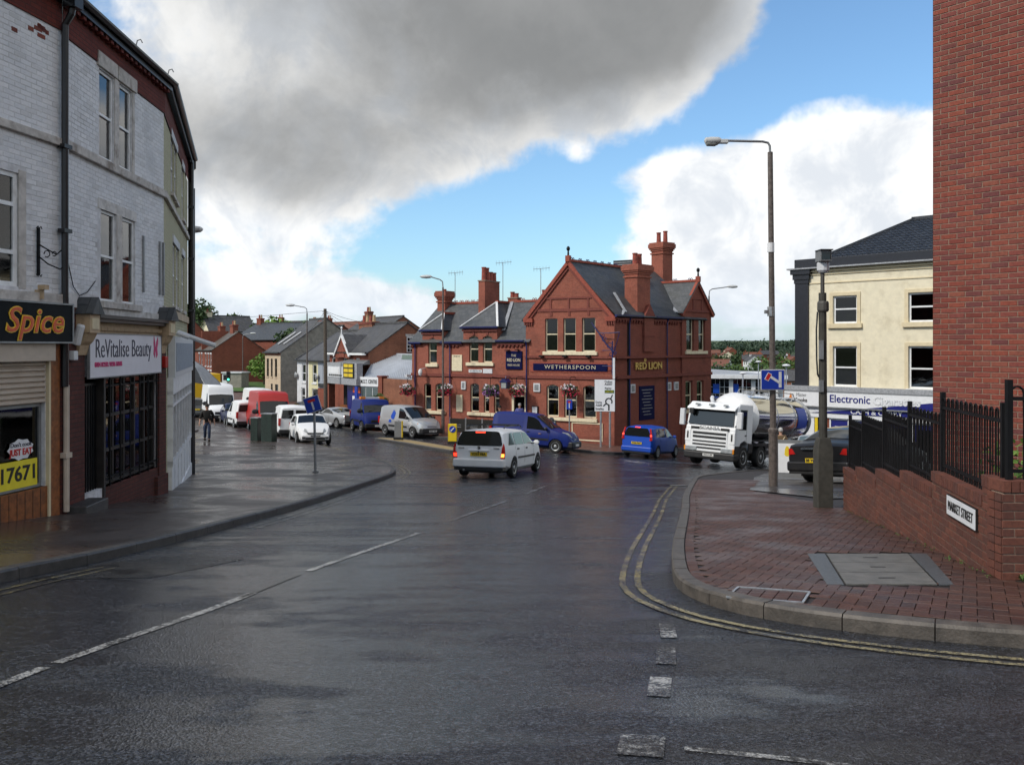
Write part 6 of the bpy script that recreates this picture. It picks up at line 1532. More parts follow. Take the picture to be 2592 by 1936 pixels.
for a, b in ((.1, .45), (.52, 1.1), (1.18, 1.7)): B1('office_window', a, b, -.03, .0, Z(-3.9), Z(-2.9), 'pale_glass', OF)
B1('office_base', .0, 1.76, -.02, .0, Z(-6.2), Z(-4.1), 'spice_red', OF)
G = Matrix.Rotation(-gar.rotation_euler.z, 4, 'Z') @ Matrix.Translation((-gP0.x, -gP0.y, -zg))
def gl(x, y, z): return G @ Vector((x, y, z))
ra, rb_, rc, rd_ = gl(-10.6, 62.1, -2.2), gl(-6.3, 58.6, -2.2), gl(-6.9, 64.5, -.62), gl(-10.6, 68.3, -.55)
roof('sheet_roof', ra, rb_, rc, rd_, 'metal_sheet', gar)
for k in range(30):
    f = (k + .5) / 30; a = ra.lerp(rb_, f); b = rd_.lerp(rc, f); MB().bar(a + Vector((0, 0, .03)), b + Vector((0, 0, .03)), .05, .05).build('roof_rib', 'metal_sheet', gar)
MB().add([tuple(p + Vector((0, 0, .06))) for p in (ra.lerp(rb_, .62).lerp(rd_.lerp(rc, .62), .74), ra.lerp(rb_, .97).lerp(rd_.lerp(rc, .97), .74), rd_.lerp(rc, .97).lerp(ra.lerp(rb_, .97), .05), rd_.lerp(rc, .62).lerp(ra.lerp(rb_, .62), .05))], [(0, 1, 2, 3)]).build('roof_light_sheet', 'green_sheet', gar)
roof('sheet_roof', gl(-13.7, 66.8, -1.25), gl(-10.8, 62.2, -1.25), rd_.lerp(ra, .45), rd_, 'sign_back', gar)
MB().bar(rd_, rc, .3, .12).build('roof_ridge', 'metal_sheet', gar)
# brown brick yard wall between garage and pub
yw = frame('yard_wall', (-9.3, 60.9), (-6.5, 57.2), -5.55, 'brown brick wall joining the garage to the pub', 'wall'); B1('wall_face', .55, 4.6, .0, .25, -.5, 3.32, 'brown_brick', yw); B1('gate_pier', -.05, .55, -.1, .35, -.5, 3.4, 'far_brick', yw); B1('gate_pier_cap', -.1, .6, -.15, .4, 3.4, 3.5, 'terracotta_dark', yw)
fw = frame('front_garden_wall', (-8.9, 56.3), (-6.9, 55.0), -5.5, 'low red brick wall with white coping left of the pub', 'wall'); B1('wall_face', 0, 2.4, 0, .22, -.4, 1.15, 'far_brick', fw); B1('coping', -.05, 2.45, -.05, .27, 1.15, 1.3, 'white_wall', fw); B1('blue_board', 1.0, 2.3, .3, .34, 1.35, 1.75, 'pub_blue', fw)
bt = empty('garden_wall', (-13.9, 60.5, -5.6), R(120), 'brick garden wall with capped pier in front of the terraced houses', 'wall'); B1('wall_face', .4, 4.5, 0, .22, -.3, .9, 'dark_brick', bt); B1('pier', 0, .45, -.1, .35, -.3, 1.3, 'brown_brick', bt); B1('pier_cap', -.06, .51, -.16, .41, 1.3, 1.42, 'dark_brick', bt)

# ---- far left: grass bank, shed
def gbank(): 
    o = area('grass_bank', [(-41, 104), (-36, 98), (-29, 98), (-25.5, 101), (-27, 108), (-33, 113), (-39, 112)], 'grass', .25, 1.5); return tag(o, 'strip of green grass in front of the red gable', 'grass', kind='structure')
gbank()
sd = empty('garden_shed', (-33.4, 103.5, H(-33.4, 103.5) + .2), R(-8), 'pale grey flat roofed shed on the grass before the red gable', 'shed'); B1('wall', -1.2, 1.2, 0, 2, -.3, 1.75, 'grey_render', sd); B1('light_wall', -1.21, -.6, -.02, 0, -.3, 1.75, 'white_wall', sd); B1('roof', -1.3, 1.3, -.15, 2.2, 1.75, 1.9, 'sign_grey', sd)
# ================================================================ SUPERMARKET AND THE VALLEY
zt = -9.6
sm = frame('supermarket', (14, 134), (40, 128), zt, 'white supermarket with a pale sloping roof and glazed front down the hill', 'supermarket'); Z = lambda v: v - zt; L = 26.7
MB().prism([(0, 0, Z(-4.2)), (0, 26, Z(-4.4)), (0, 26, -1), (0, .6, -1)], (L, 0, 0)).build('hall', 'white_wall', sm)
roof('roof', (-1, -1.5, Z(-4.25)), (L + .5, -1.5, Z(-4.25)), (L + .5 - 3, 26, Z(-4.5)), (-1, 26, Z(-3.1)), 'lead', sm)
B1('fascia', -1, L + .5, -1.6, -1.3, Z(-4.75), Z(-4.2), 'white_wall', sm)
for k in range(9): B1('column', k * 3.2 - .3, k * 3.2 + .3, -.6, .0, -.5, Z(-4.7), 'white_wall', sm)
for k in range(8):
    f_ = B1('glazing', k * 3.2 + .3, k * 3.2 + 2.9, -.1, .3, -.5, Z(-4.75), 'car_glass', sm)
    for j in range(3): B1('mullion', k * 3.2 + .9 + j * .65, k * 3.2 + .96 + j * .65, -.16, -.1, -.5, Z(-4.75), 'sign_grey', f_)
    for j in range(4): B1('transom', k * 3.2 + .3, k * 3.2 + 2.9, -.15, -.1, .5 + j * 1.0, .56 + j * 1.0, 'sign_grey', f_)
for x_ in (16.6, 19.4): B1('blue_banner', x_, x_ + .9, -.3, -.2, Z(-7.0), Z(-5.6), 'paint_bright_blue', sm)
B1('canopy', 4, 15.6, -5.5, -1.6, Z(-5.9), Z(-5.3), 'white_wall', sm); B1('blue_hoarding', 10.5, 14.2, -5.6, -5.4, Z(-9.6), Z(-7.2), 'shop_navy', sm)
for k, (nm, lab, u, Y, zb, zr, w_, wm, rm, rz) in enumerate((
        ('valley_house', 'cream gabled house low in the valley by the pub corner', 1558, 560, -9.0, -3.3, 6.5, 'cream_wall', 'far_tile', 80),
        ('valley_house', 'orange brick house with brown roof at the edge of the pub', 1542, 600, -9.0, -2.4, 9, 'far_brick', 'far_tile', 10),
        ('valley_house', 'red gabled house standing highest among the valley houses', 1568, 640, -7.4, -.9, 8, 'far_brick', 'far_tile', 75),
        ('valley_house', 'brown roofed row of houses left of the lamp post', 1628, 540, -10.4, -3.6, 12, 'far_brick', 'far_tile', 15),
        ('valley_house', 'grey roofed brick house with white windows right of the lamp post', 1668, 500, -8.5, -2.3, 13, 'far_brick', 'far_slate', -25),
        ('valley_house', 'white gabled house among trees above the supermarket', 1610, 400, -8.2, -4.4, 5, 'white_wall', 'far_slate', 80),
        ('valley_house', 'grey roof stretching right of the white gabled house', 1626, 420, -9.5, -4.0, 10, 'far_brick', 'far_slate', 12),
        ('valley_house', 'red brick gable half hidden by trees near the cream building', 1694, 360, -8.9, -4.2, 6, 'far_brick', 'far_tile', 80),
        ('valley_house', 'white house touching the black pilaster of the cream building', 1711, 420, -9.0, -4.3, 6, 'white_wall', 'far_slate', 10),
        ('valley_house', 'grey roofed bungalow just left of the shop fascia', 1700, 190, -10.2, -5.2, 9, 'brown_brick', 'far_slate', 20),
        ('valley_house', 'dark roofed house behind the supermarket at the pub wall', 1540, 300, -9.8, -4.5, 10, 'white_wall', 'far_tile', 30))):
    Xc = (u - 1106) / 1875 * Y; d = Vector((math.cos(R(rz)), -math.sin(R(rz)))) * w_ / 2; c = Vector((Xc, Y)); ze = zr - 2.3
    house(nm, lab, c - d, c + d, 6.5, zb - 3, ze, zr, wm, wm, rm, [(w_ * .2, w_ * .2 + 1.1, ze - 1.6, ze - .4), (w_ * .6, w_ * .6 + 1.1, ze - 1.6, ze - .4)], curtain=False, chim=((1.0, .8, zr + .8, 1, 'pot_buff'),))

# ================================================================ VEHICLES
def ipl(tab, x): return float(np.interp(x, [p[0] for p in tab], [p[1] for p in tab]))
def rotz(h): return math.atan2(h[1], h[0])
def place(o, x, y, head, lift=0., wb=2.6):
    """stand a thing on the slope: local x points along head"""
    hd = Vector(head).normalized(); lf = Vector((-hd.y, hd.x))
    f = lambda p: Vector((p.x, p.y, H(p.x, p.y) + lift)); c = Vector((x, y))
    ax_ = (f(c + hd * wb / 2) - f(c - hd * wb / 2)).normalized(); ay = (f(c + lf * .75) - f(c - lf * .75)).normalized(); az_ = ax_.cross(ay).normalized(); ay = az_.cross(ax_)
    m = Matrix((ax_, ay, az_)).transposed().to_4x4(); m.translation = (f(c + hd * wb / 2) + f(c - hd * wb / 2)) / 2
    o.matrix_world = m
WHEEL = {}
def wheel_mesh(r, wd, style):
    k = (r, wd, style)
    if k in WHEEL: return WHEEL[k]
    ty = MB().lathe([(r * .62, -wd / 2 + .02), (r * .9, -wd / 2), (r * .985, -wd / 2 + .03), (r, -wd / 2 + .06), (r, wd / 2 - .06), (r * .985, wd / 2 - .03), (r * .9, wd / 2), (r * .62, wd / 2 - .02)], 22, (0, 0, 0), 'y').mesh('tyre'); ty.materials.append(M['rubber']); autosmooth(ty, 40)
    rim = MB(); rim.lathe([(r * .63, wd / 2 - .03), (r * .63, wd / 2 - .005), (r * .56, wd / 2 - .012), (r * .54, wd / 2 - .05)], 20, (0, 0, 0), 'y', cap=False)
    if style == 'plain':
        rim.lathe([(r * .55, wd / 2 - .04), (r * .46, wd / 2 - .02), (r * .30, wd / 2 - .035), (r * .16, wd / 2 - .01), (.01, wd / 2)], 18, (0, 0, 0), 'y', cap=False)
    else:
        n = 7 if style == 'alloy' else 9
        for i in range(n):
            a = 2 * math.pi * i / n; d = Vector((math.cos(a), 0, math.sin(a))); rim.bar(d * r * .1 + Vector((0, wd / 2 - .03, 0)), d * r * .58 + Vector((0, wd / 2 - .03, 0)), r * .15, .035, up=(0, 1, 0))
        rim.lathe([(r * .16, wd / 2 - .05), (r * .16, wd / 2 - .01), (.01, wd / 2 - .005)], 10, (0, 0, 0), 'y', cap=False)
    rm = rim.mesh('rim'); rm.materials.append(M['wheel_alloy' if style != 'dark' else 'wheel_dark'])
    hub = MB().lathe([(r * .6, wd / 2 - .07), (.01, wd / 2 - .07)], 16, (0, 0, 0), 'y', cap=False).mesh('hub'); hub.materials.append(M['wheel_dark'])
    WHEEL[k] = (ty, rm, hub); return WHEEL[k]
def wheel(parent, x, y, r, wd, style, side, steer=0.):
    ty, rm, hub = wheel_mesh(r, wd, style)
    o = inst(ty, 'wheel', parent, (x, y, r), (0, 0, (0 if side > 0 else math.pi) + steer)); inst(rm, 'rim', o, (0, 0, 0)); inst(hub, 'hub', o, (0, 0, 0)); return o

class Body:
    """lofted shell of a road vehicle: x forward, y left, z up, wheels on z = 0"""
    def __init__(s, L, top, belt, wid, bot, tumble=.28, rear_sl=0., front_sl=0., rz=.9, step=.06, smooth=2, crown=.025, k0=.06):
        s.L = L; s.x0 = top[0][0]; s.x1 = top[-1][0]
        xs = np.arange(s.x0, s.x1 + 1e-6, step); xs[-1] = s.x1
        s.xs = xs; ring = []
        for x in xs:
            w_ = ipl(wid, x); zt = ipl(top, x); zb = min(ipl(belt, x), zt - .03); z0 = ipl(bot, x); g = zt - zb
            wr = w_ * .955 - g * tumble
            ring.append([(x, 0, z0), (x, w_ * .84, z0), (x, w_ * .975, z0 + .10), (x, w_, z0 + .5 * (zb - z0)), (x, w_ * .985, zb - .10), (x, w_ * .955, zb), (x, wr, zt - min(.07, g * .35)), (x, wr - min(.11, .2 * w_), zt - min(.012, g * .1)), (x, 0, zt + crown)])
        A_ = np.array(ring, float)
        for _ in range(smooth):
            B_ = A_.copy(); B_[1:-1, :, 1:] = .25 * A_[:-2, :, 1:] + .5 * A_[1:-1, :, 1:] + .25 * A_[2:, :, 1:]; A_ = B_
        s.A = A_; zbr = ipl(belt, s.x0)
        def sl(i, amount, zz):
            wgt = np.clip(1 - np.abs(xs - (s.x0 if amount >= 0 else s.x1)) / .7, 0, 1)
        if rear_sl:
            wg = np.clip(1 - (xs - s.x0) / .8, 0, 1)[:, None]; s.A[:, :, 0] += rear_sl * np.maximum(0, s.A[:, :, 2] - zbr) * wg
        # round the ends in plan
        for e, sg in ((0, 1), (-1, -1)):
            for d, f in ((0, .93), (1, .985)):
                i = d if e == 0 else -1 - d
                s.A[i, :, 1] *= f
        s.rear_sl = rear_sl; s.zbr = zbr
    def P(s, x, k):
        i = np.clip((x - s.xs[0]) / (s.xs[1] - s.xs[0]), 0, len(s.xs) - 1.001); i0 = int(i); f = i - i0; k0 = min(int(k), 7); g = k - k0
        a = s.A[i0] * (1 - f) + s.A[min(i0 + 1, len(s.xs) - 1)] * f
        return Vector(a[k0] * (1 - g) + a[k0 + 1] * g)
    def mesh(s, wheels, mat, cut=True):
        nx, nk = s.A.shape[:2]; vs = []
        for i in range(nx):
            r = s.A[i]; ringp = [tuple(p) for p in r] + [(p[0], -p[1], p[2]) for p in r[-2:0:-1]]; vs += ringp
        m = 2 * nk - 2
        fs = [(i * m + k, i * m + (k + 1) % m, (i + 1) * m + (k + 1) % m, (i + 1) * m + k) for i in range(nx - 1) for k in range(m)]
        fs += [tuple(range(m))[::-1], tuple(range((nx - 1) * m, nx * m))]
        mb = MB(); mb.add(vs, fs); o = mb.build('body', mat); recalc(o)
        if cut:
            cu = MB()
            for x, r, w_ in wheels:
                for sg in (1, -1): cu.lathe([(r, -.17), (r, .17)], 20, (x, sg * (w_ - .04), r - .045), 'y')
            c = cu.build('cut', mat); recalc(c)
            md = o.modifiers.new('b', 'BOOLEAN'); md.operation = 'DIFFERENCE'; md.object = c; md.solver = 'EXACT'
            me = baked(o, c); o.modifiers.clear(); o.data = me
            bpy.data.objects.remove(c)
        me = o.data
        if not len(me.materials): me.materials.append(M[mat])
        autosmooth(me, 32); return o
    def patch(s, quad, n=6, m=4, off=.008, side=1):
        """surface patch from (x,k) corners: lower-rear, lower-front, upper-front, upper-rear"""
        (a, b, c, d) = quad; vs = []
        for j in range(m + 1):
            v = j / m
            for i in range(n + 1):
                u = i / n
                x = (a[0] * (1 - u) + b[0] * u) * (1 - v) + (d[0] * (1 - u) + c[0] * u) * v; k = (a[1] * (1 - u) + b[1] * u) * (1 - v) + (d[1] * (1 - u) + c[1] * u) * v
                p = s.P(x, k); e = .02; tx = s.P(min(x + e, s.x1), k) - s.P(max(x - e, s.x0), k); tk = s.P(x, min(k + .05, 8)) - s.P(x, max(k - .05, 0)); nn = tx.cross(tk)
                if nn.length > 1e-9: nn.normalize()
                if nn.dot(p - Vector((p.x, 0, .6))) < 0: nn = -nn
                p = p + nn * off; vs.append((p.x, p.y * side, p.z))
        w_ = n + 1
        return vs, [(j * w_ + i, j * w_ + i + 1, (j + 1) * w_ + i + 1, (j + 1) * w_ + i) for j in range(m) for i in range(n)]
    def sidepatch(s, parent, name, quad, mat, off=.008, both=True):
        for sg in ((1, -1) if both else (1,)):
            v, f = s.patch(quad, off=off, side=sg); o = MB().add(v, f).build(name, mat, parent); recalc(o)
            for p in o.data.polygons: p.use_smooth = True
    def toppatch(s, parent, name, xr0, xr1, kr0, xf0, mat, off=.01, kf=None):
        """screen across the car between x0 (edge) .. uses rings kr0..8 on both sides"""
        kf = kr0 if kf is None else kf
        n = 10; m = 5; vs = []
        for j in range(m + 1):
            x = xr0 + (xr1 - xr0) * j / m; kk = kr0 + (kf - kr0) * j / m
            for i in range(n + 1):
                t_ = i / n * 2 - 1; k = 8 - abs(t_) * (8 - kk); p = s.P(x, k); e = .03
                tx = s.P(min(x + e, s.x1), k) - s.P(max(x - e, s.x0), k); up = Vector((-tx.z, 0, tx.x)).normalized()
                if up.z < 0: up = -up
                p = p + up * off; vs.append((p.x, p.y * (1 if t_ >= 0 else -1), p.z))
        w_ = n + 1; o = MB().add(vs, [(j * w_ + i, j * w_ + i + 1, (j + 1) * w_ + i + 1, (j + 1) * w_ + i) for j in range(m) for i in range(n)]).build(name, mat, parent); recalc(o)
        for p in o.data.polygons: p.use_smooth = True
        return o
    def seam(s, parent, x, k0, k1, x1=None):
        x1 = x if x1 is None else x1
        s.sidepatch(parent, 'door_seam', ((x - .009, k0), (x + .009, k0), (x1 + .009, k1), (x1 - .009, k1)), 'black_plastic', off=.003)
def rearpane(b, parent, name, pts, mat, off=.012, front=False):
    """flat piece on the tail (or nose): pts are (y, z)"""
    vs = []
    for y, z in pts:
        x = (b.x1 + off) if front else (b.x0 + b.rear_sl * max(0, z - b.zbr) - off)
        vs.append((x, y, z))
    o = MB().prism(vs, (.02 if not front else -.02, 0, 0)).build(name, mat, parent); recalc(o); return o
def mirror_y(pts): return pts + [(-y, z) for y, z in pts[::-1]]
def plate(parent, x, z, txt, mat, rear=True, y=0., w_=.52, tilt=0.):
    sg = -1 if rear else 1
    p = B1('number_plate', min(x, x + sg * .012), max(x, x + sg * .012), y - w_ / 2, y + w_ / 2, z - .056, z + .056, mat, parent)
    if txt != '-': text(txt, .105, 'sign_black', p, (x + sg * .015, y, z), w_ * .86, (math.pi / 2, 0, -math.pi / 2 if rear else math.pi / 2), bold=.003)
    return p
def mirrors(parent, x, y, z, mat, s=1.):
    for sg in (1, -1):
        MB().lathe([(.02, -.07), (.07, -.055), (.085, 0), (.07, .05), (.03, .065)], 8, (0, 0, 0), 'x').build('wing_mirror', mat, parent, location=(x, sg * (y + .09), z), scale=(.8 * s, 1.25 * s, .95 * s), smooth=50)
        MB().bar((x, sg * y * .97, z - .03), (x, sg * (y + .06), z), .05).build('mirror_arm', 'black_plastic', parent)
def wheels4(parent, xf, xr, y, r, style, wd=.19, steer=0.):
    for sg in (1, -1): wheel(parent, xf, sg * (y - wd / 2), r, wd, style, sg, steer); wheel(parent, xr, sg * (y - wd / 2), r, wd, style, sg)
def vehicle(name, label, cat='car', group=None): return empty(name, (0, 0, 0), 0, label, cat, group)
def underbody(parent, x0, x1, w_, z0=.16, z1=.32): B1('underbody', x0, x1, -w_, w_, z0, z1, 'black_plastic', parent)

# ---------------------------------------------------------------- the white estate car, braking
def estate():
    v = vehicle('estate_car', 'white estate car with roof bars and lit brake lights driving away in the road')
    b = Body(4.29, [(-2.12, 1.32), (-1.95, 1.40), (-1.2, 1.43), (-.2, 1.43), (.25, 1.40), (.95, 1.02), (1.15, .98), (1.8, .88), (2.05, .72), (2.17, .55)], [(-2.12, .93), (0, .92), (1.0, .93), (1.6, .86), (2.17, .5)], [(-2.12, .80), (-1.8, .845), (0, .855), (1.5, .84), (2.0, .74), (2.17, .62)], [(-2.12, .36), (-1.9, .26), (-1.4, .2), (1.6, .2), (2.17, .26)], rear_sl=.32, tumble=.24)
    o = b.mesh([(1.32, .35, .85), (-1.29, .35, .85)], 'paint_white'); o.parent = v
    K0, K1 = 5.12, 5.93
    b.sidepatch(v, 'side_window', ((-1.78, K0), (-1.16, K0), (-1.16, K1), (-1.48, K1)), 'pale_glass'); b.sidepatch(v, 'side_window', ((-1.08, K0), (-.26, K0), (-.26, K1), (-1.08, K1)), 'car_glass'); b.sidepatch(v, 'side_window', ((-.18, K0), (.86, K0), (.40, K1), (-.18, K1)), 'car_glass')
    b.toppatch(v, 'windscreen', .30, .98, 6.6, 1, 'car_glass', kf=6.3)
    rearpane(b, v, 'rear_window', mirror_y([(0, .97), (.66, .97), (.71, 1.0), (.66, 1.2), (.58, 1.36), (.5, 1.385), (0, 1.395)][1:]), 'car_glass')
    rearpane(b, v, 'high_brake_light', [(-.15, 1.335), (.15, 1.335), (.15, 1.375), (-.15, 1.375)], 'brake_on', off=.03)
    bp = B1('rear_bumper', -2.22, -1.95, -.80, .80, .33, .58, 'paint_white', v, bevel=.05); B1('bumper_base', -2.17, -1.9, -.76, .76, .24, .34, 'black_plastic', bp)
    tg = rearpane(b, v, 'tailgate', mirror_y([(.70, .60), (.74, .66), (.735, .92), (.71, .95)]), 'paint_white', off=.006); B1('tailgate_trim', -2.165, -2.12, -.32, .32, .80, .845, 'paint_white', tg, bevel=.01)
    mb = MB(); mb.lathe([(.01, -.0), (.05, .003), (.05, .012), (.01, .015)], 12, (-2.15, 0, .90), 'x'); mb.build('badge', 'chrome', tg); MB().lathe([(.025, 0), (.02, .02)], 8, (-2.185, 0, .79), 'x').build('boot_handle', 'black_plastic', tg)
    for y_ in (.55, -.55): B1('badge_script', -2.148, -2.135, y_ - .09, y_ + .09, .885, .905, 'chrome', tg)
    for sg in (1, -1):
        pts = [(sg * .675, .60), (sg * .80, .60), (sg * .82, .75), (sg * .80, .95), (sg * .755, 1.05), (sg * .715, .9)]
        tl = rearpane(b, v, 'tail_light', pts if sg > 0 else pts[::-1], 'tail_red', off=.02)
        rearpane(b, tl, 'brake_lamp', [(sg * .69, .64), (sg * .785, .64), (sg * .795, .74), (sg * .70, .74)], 'brake_amber' if sg < 0 else 'brake_on', off=.028)
    plate(v, -2.15, .715, 'YD53 FBA', 'plate_yellow')
    wheels4(v, 1.32, -1.29, .855, .305, 'plain'); mirrors(v, .80, .84, .99, 'paint_white')
    for sg in (1, -1):
        b.sidepatch(v, 'rub_strip', ((-.95, 3.0), (.9, 3.0), (.9, 3.22), (-.95, 3.22)), 'black_plastic', off=.012, both=False) if sg > 0 else None
        rl = MB().tube([(-1.6, sg * .60, 1.47), (-1.5, sg * .60, 1.53), (.0, sg * .60, 1.54), (.15, sg * .60, 1.47)], .018, 6).build('roof_rail', 'black_plastic', v)
    v_, f_ = b.patch(((-.95, 3.0), (.9, 3.0), (.9, 3.22), (-.95, 3.22)), off=.012, side=-1); MB().add(v_, f_).build('rub_strip', 'black_plastic', v)
    for x_ in (-1.25, -.25): MB().bar((x_, -.66, 1.56), (x_, .66, 1.56), .06, .035).build('roof_bar', 'black_plastic', v)
    for x_ in (-1.12, -.22, .80): b.seam(v, x_, 2.4, 5.0)
    for x_ in (-.98, -.08):
        for sg in (1, -1): B1('door_handle', x_, x_ + .14, sg * .845 - .015, sg * .845 + .015, .83, .87, 'black_plastic', v)
    for sg in (1, -1): rearpane(b, v, 'headlight', ([(sg * .38, .58), (sg * .60, .60), (sg * .60, .72), (sg * .38, .70)]), 'lamp_glass', front=True)
    underbody(v, -1.9, 1.9, .62); MB().tube([(-2.2, .45, .25), (-1.6, .45, .25)], .03, 8).build('exhaust', 'steel_grey', v); MB().tube([(-1.35, -.05, 1.5), (-1.5, -.05, 1.75)], .006, 4).build('aerial', 'black_plastic', v)
    return v
v = estate(); place(v, -.35, 27.6, (.30, .954), wb=2.6)

# ---------------------------------------------------------------- small vans of the rounded sort (blue one turning, silver one parked)
def smallvan(name, label, paint, txt, style, logo=False, win=True, generation=1, plate_rear=None, rear_doors=False):
    v = vehicle(name, label, 'van')
    if generation == 1: top = [(-2.06, 1.66), (-1.95, 1.76), (-1.2, 1.80), (-.2, 1.79), (.15, 1.74), (1.0, 1.14), (1.2, 1.06), (1.75, .92), (1.98, .72), (2.05, .55)]; Lf = 2.05
    else: top = [(-2.15, 1.66), (-2.02, 1.76), (-1.2, 1.81), (-.1, 1.79), (.3, 1.73), (1.3, 1.12), (1.5, 1.04), (1.95, .92), (2.15, .76), (2.22, .58)]; Lf = 2.22
    b = Body(4.2, top, [(-2.15, 1.02), (0, 1.0), (1.0, 1.0), (1.7, .88), (2.2, .52)], [(-2.15, .82), (-1.8, .86), (0, .875), (1.4, .86), (1.9, .76), (Lf, .62)], [(-2.15, .36), (-1.8, .27), (1.6, .22), (Lf, .24)], tumble=.13, rear_sl=.05)
    xf = 1.28 if generation == 1 else 1.42; xr = -1.40
    b.mesh([(xf, .36, .87), (xr, .36, .87)], paint).parent = v
    K0, K1 = 5.08, 5.9; f = .0 if generation == 1 else .2
    b.sidepatch(v, 'side_window', ((-.22 + f, K0), (.86 + f, K0), (.36 + f, K1), (-.22 + f, K1)), 'car_glass')
    if win:
        b.sidepatch(v, 'panel_recess', ((-1.75, K0), (-.42, K0), (-.42, K1), (-1.75, K1)), paint, off=.006)
    b.toppatch(v, 'windscreen', top[4][0] + .06, top[5][0] + .03, 6.5, 1, 'car_glass', kf=6.25)
    for x_ in (-1.85, -.34 + f, .92 + f * .6): b.seam(v, x_, 2.4, 5.0)
    b.sidepatch(v, 'rub_strip', ((-1.0, 2.75), (.9, 2.75), (.9, 3.1), (-1.0, 3.1)), 'black_plastic', off=.012)
    fb = B1('front_bumper', Lf - .30, Lf + .05, -.74, .74, .26, .56, 'black_plastic', v, bevel=.07)
    for sg in (1, -1):
        hl = MB().prism([(Lf - .10, sg * .36, .66), (Lf - .20, sg * .62, .68), (Lf - .48, sg * .735, .80), (Lf - .50, sg * .70, .90), (Lf - .26, sg * .50, .86)], (0, 0, .10)).build('headlight', 'lamp_glass', v); recalc(hl)
        MB().prism([(Lf - .22, sg * .60, .69), (Lf - .45, sg * .74, .80), (Lf - .45, sg * .74, .86), (Lf - .22, sg * .60, .76)], (.02, sg * .02, 0)).build('indicator', 'amber', hl)
        B1('tail_light', -2.19, -2.05, sg * .78 - .06, sg * .78 + .06, .72, 1.12, 'tail_red', v, bevel=.02)
    gr = B1('grille', Lf - .18, Lf - .06, -.36, .36, .60, .72, paint, v, bevel=.02)
    for z_ in (.64, .68): MB().bar((Lf - .04, -.34, z_ - .02), (Lf - .02, 0, z_ + .015), .02).bar((Lf - .02, 0, z_ + .015), (Lf - .04, .34, z_ - .02), .02).build('chrome_strip', 'chrome', gr)
    plate(v, Lf + .055, .40, txt, 'plate_white', rear=False)
    if rear_doors:
        for sg in (1, -1): rearpane(b, v, 'rear_window', [(sg * .06, 1.12), (sg * .68, 1.12), (sg * .62, 1.55), (sg * .06, 1.56)] if sg > 0 else [(sg * .06, 1.12), (sg * .06, 1.56), (sg * .62, 1.55), (sg * .68, 1.12)], 'car_glass')
        plate(v, -2.17, .60, plate_rear or '', 'plate_yellow') if plate_rear else None
        B1('rear_bumper', -2.24, -2.0, -.80, .80, .30, .52, 'black_plastic', v, bevel=.04)
    wheels4(v, xf, xr, .875, .315, style); mirrors(v, .80 + f, .86, 1.12, 'black_plastic', 1.15); underbody(v, -1.9, 1.8, .62)
    for sg in (1, -1): B1('door_handle', -.20 + f, -.06 + f, sg * .865 - .015, sg * .865 + .015, .90, .94, 'black_plastic', v)
    if logo: b.sidepatch(v, 'blue_print', ((-.85, 5.2), (-.55, 4.6), (-.35, 5.5), (-.6, 5.75)), 'paint_bright_blue', off=.011); b.sidepatch(v, 'blue_print', ((-1.0, 3.6), (-.7, 3.6), (-.75, 4.6), (-.95, 4.4)), 'paint_bright_blue', off=.011)
    return v
v = smallvan('panel_van', 'dark blue small panel van crossing in front of the pub, driver arm at the window', 'paint_royal', '-', 'plain'); place(v, 1.15, 42.3, (.93, -.37)); blue_van = v
v = smallvan('panel_van', 'silver small van with blue side graphics parked left of the pub', 'paint_silver', 'GL61 VEZ', 'plain', True, True, 2); place(v, -6.0, 51.1, (.66, -.75))

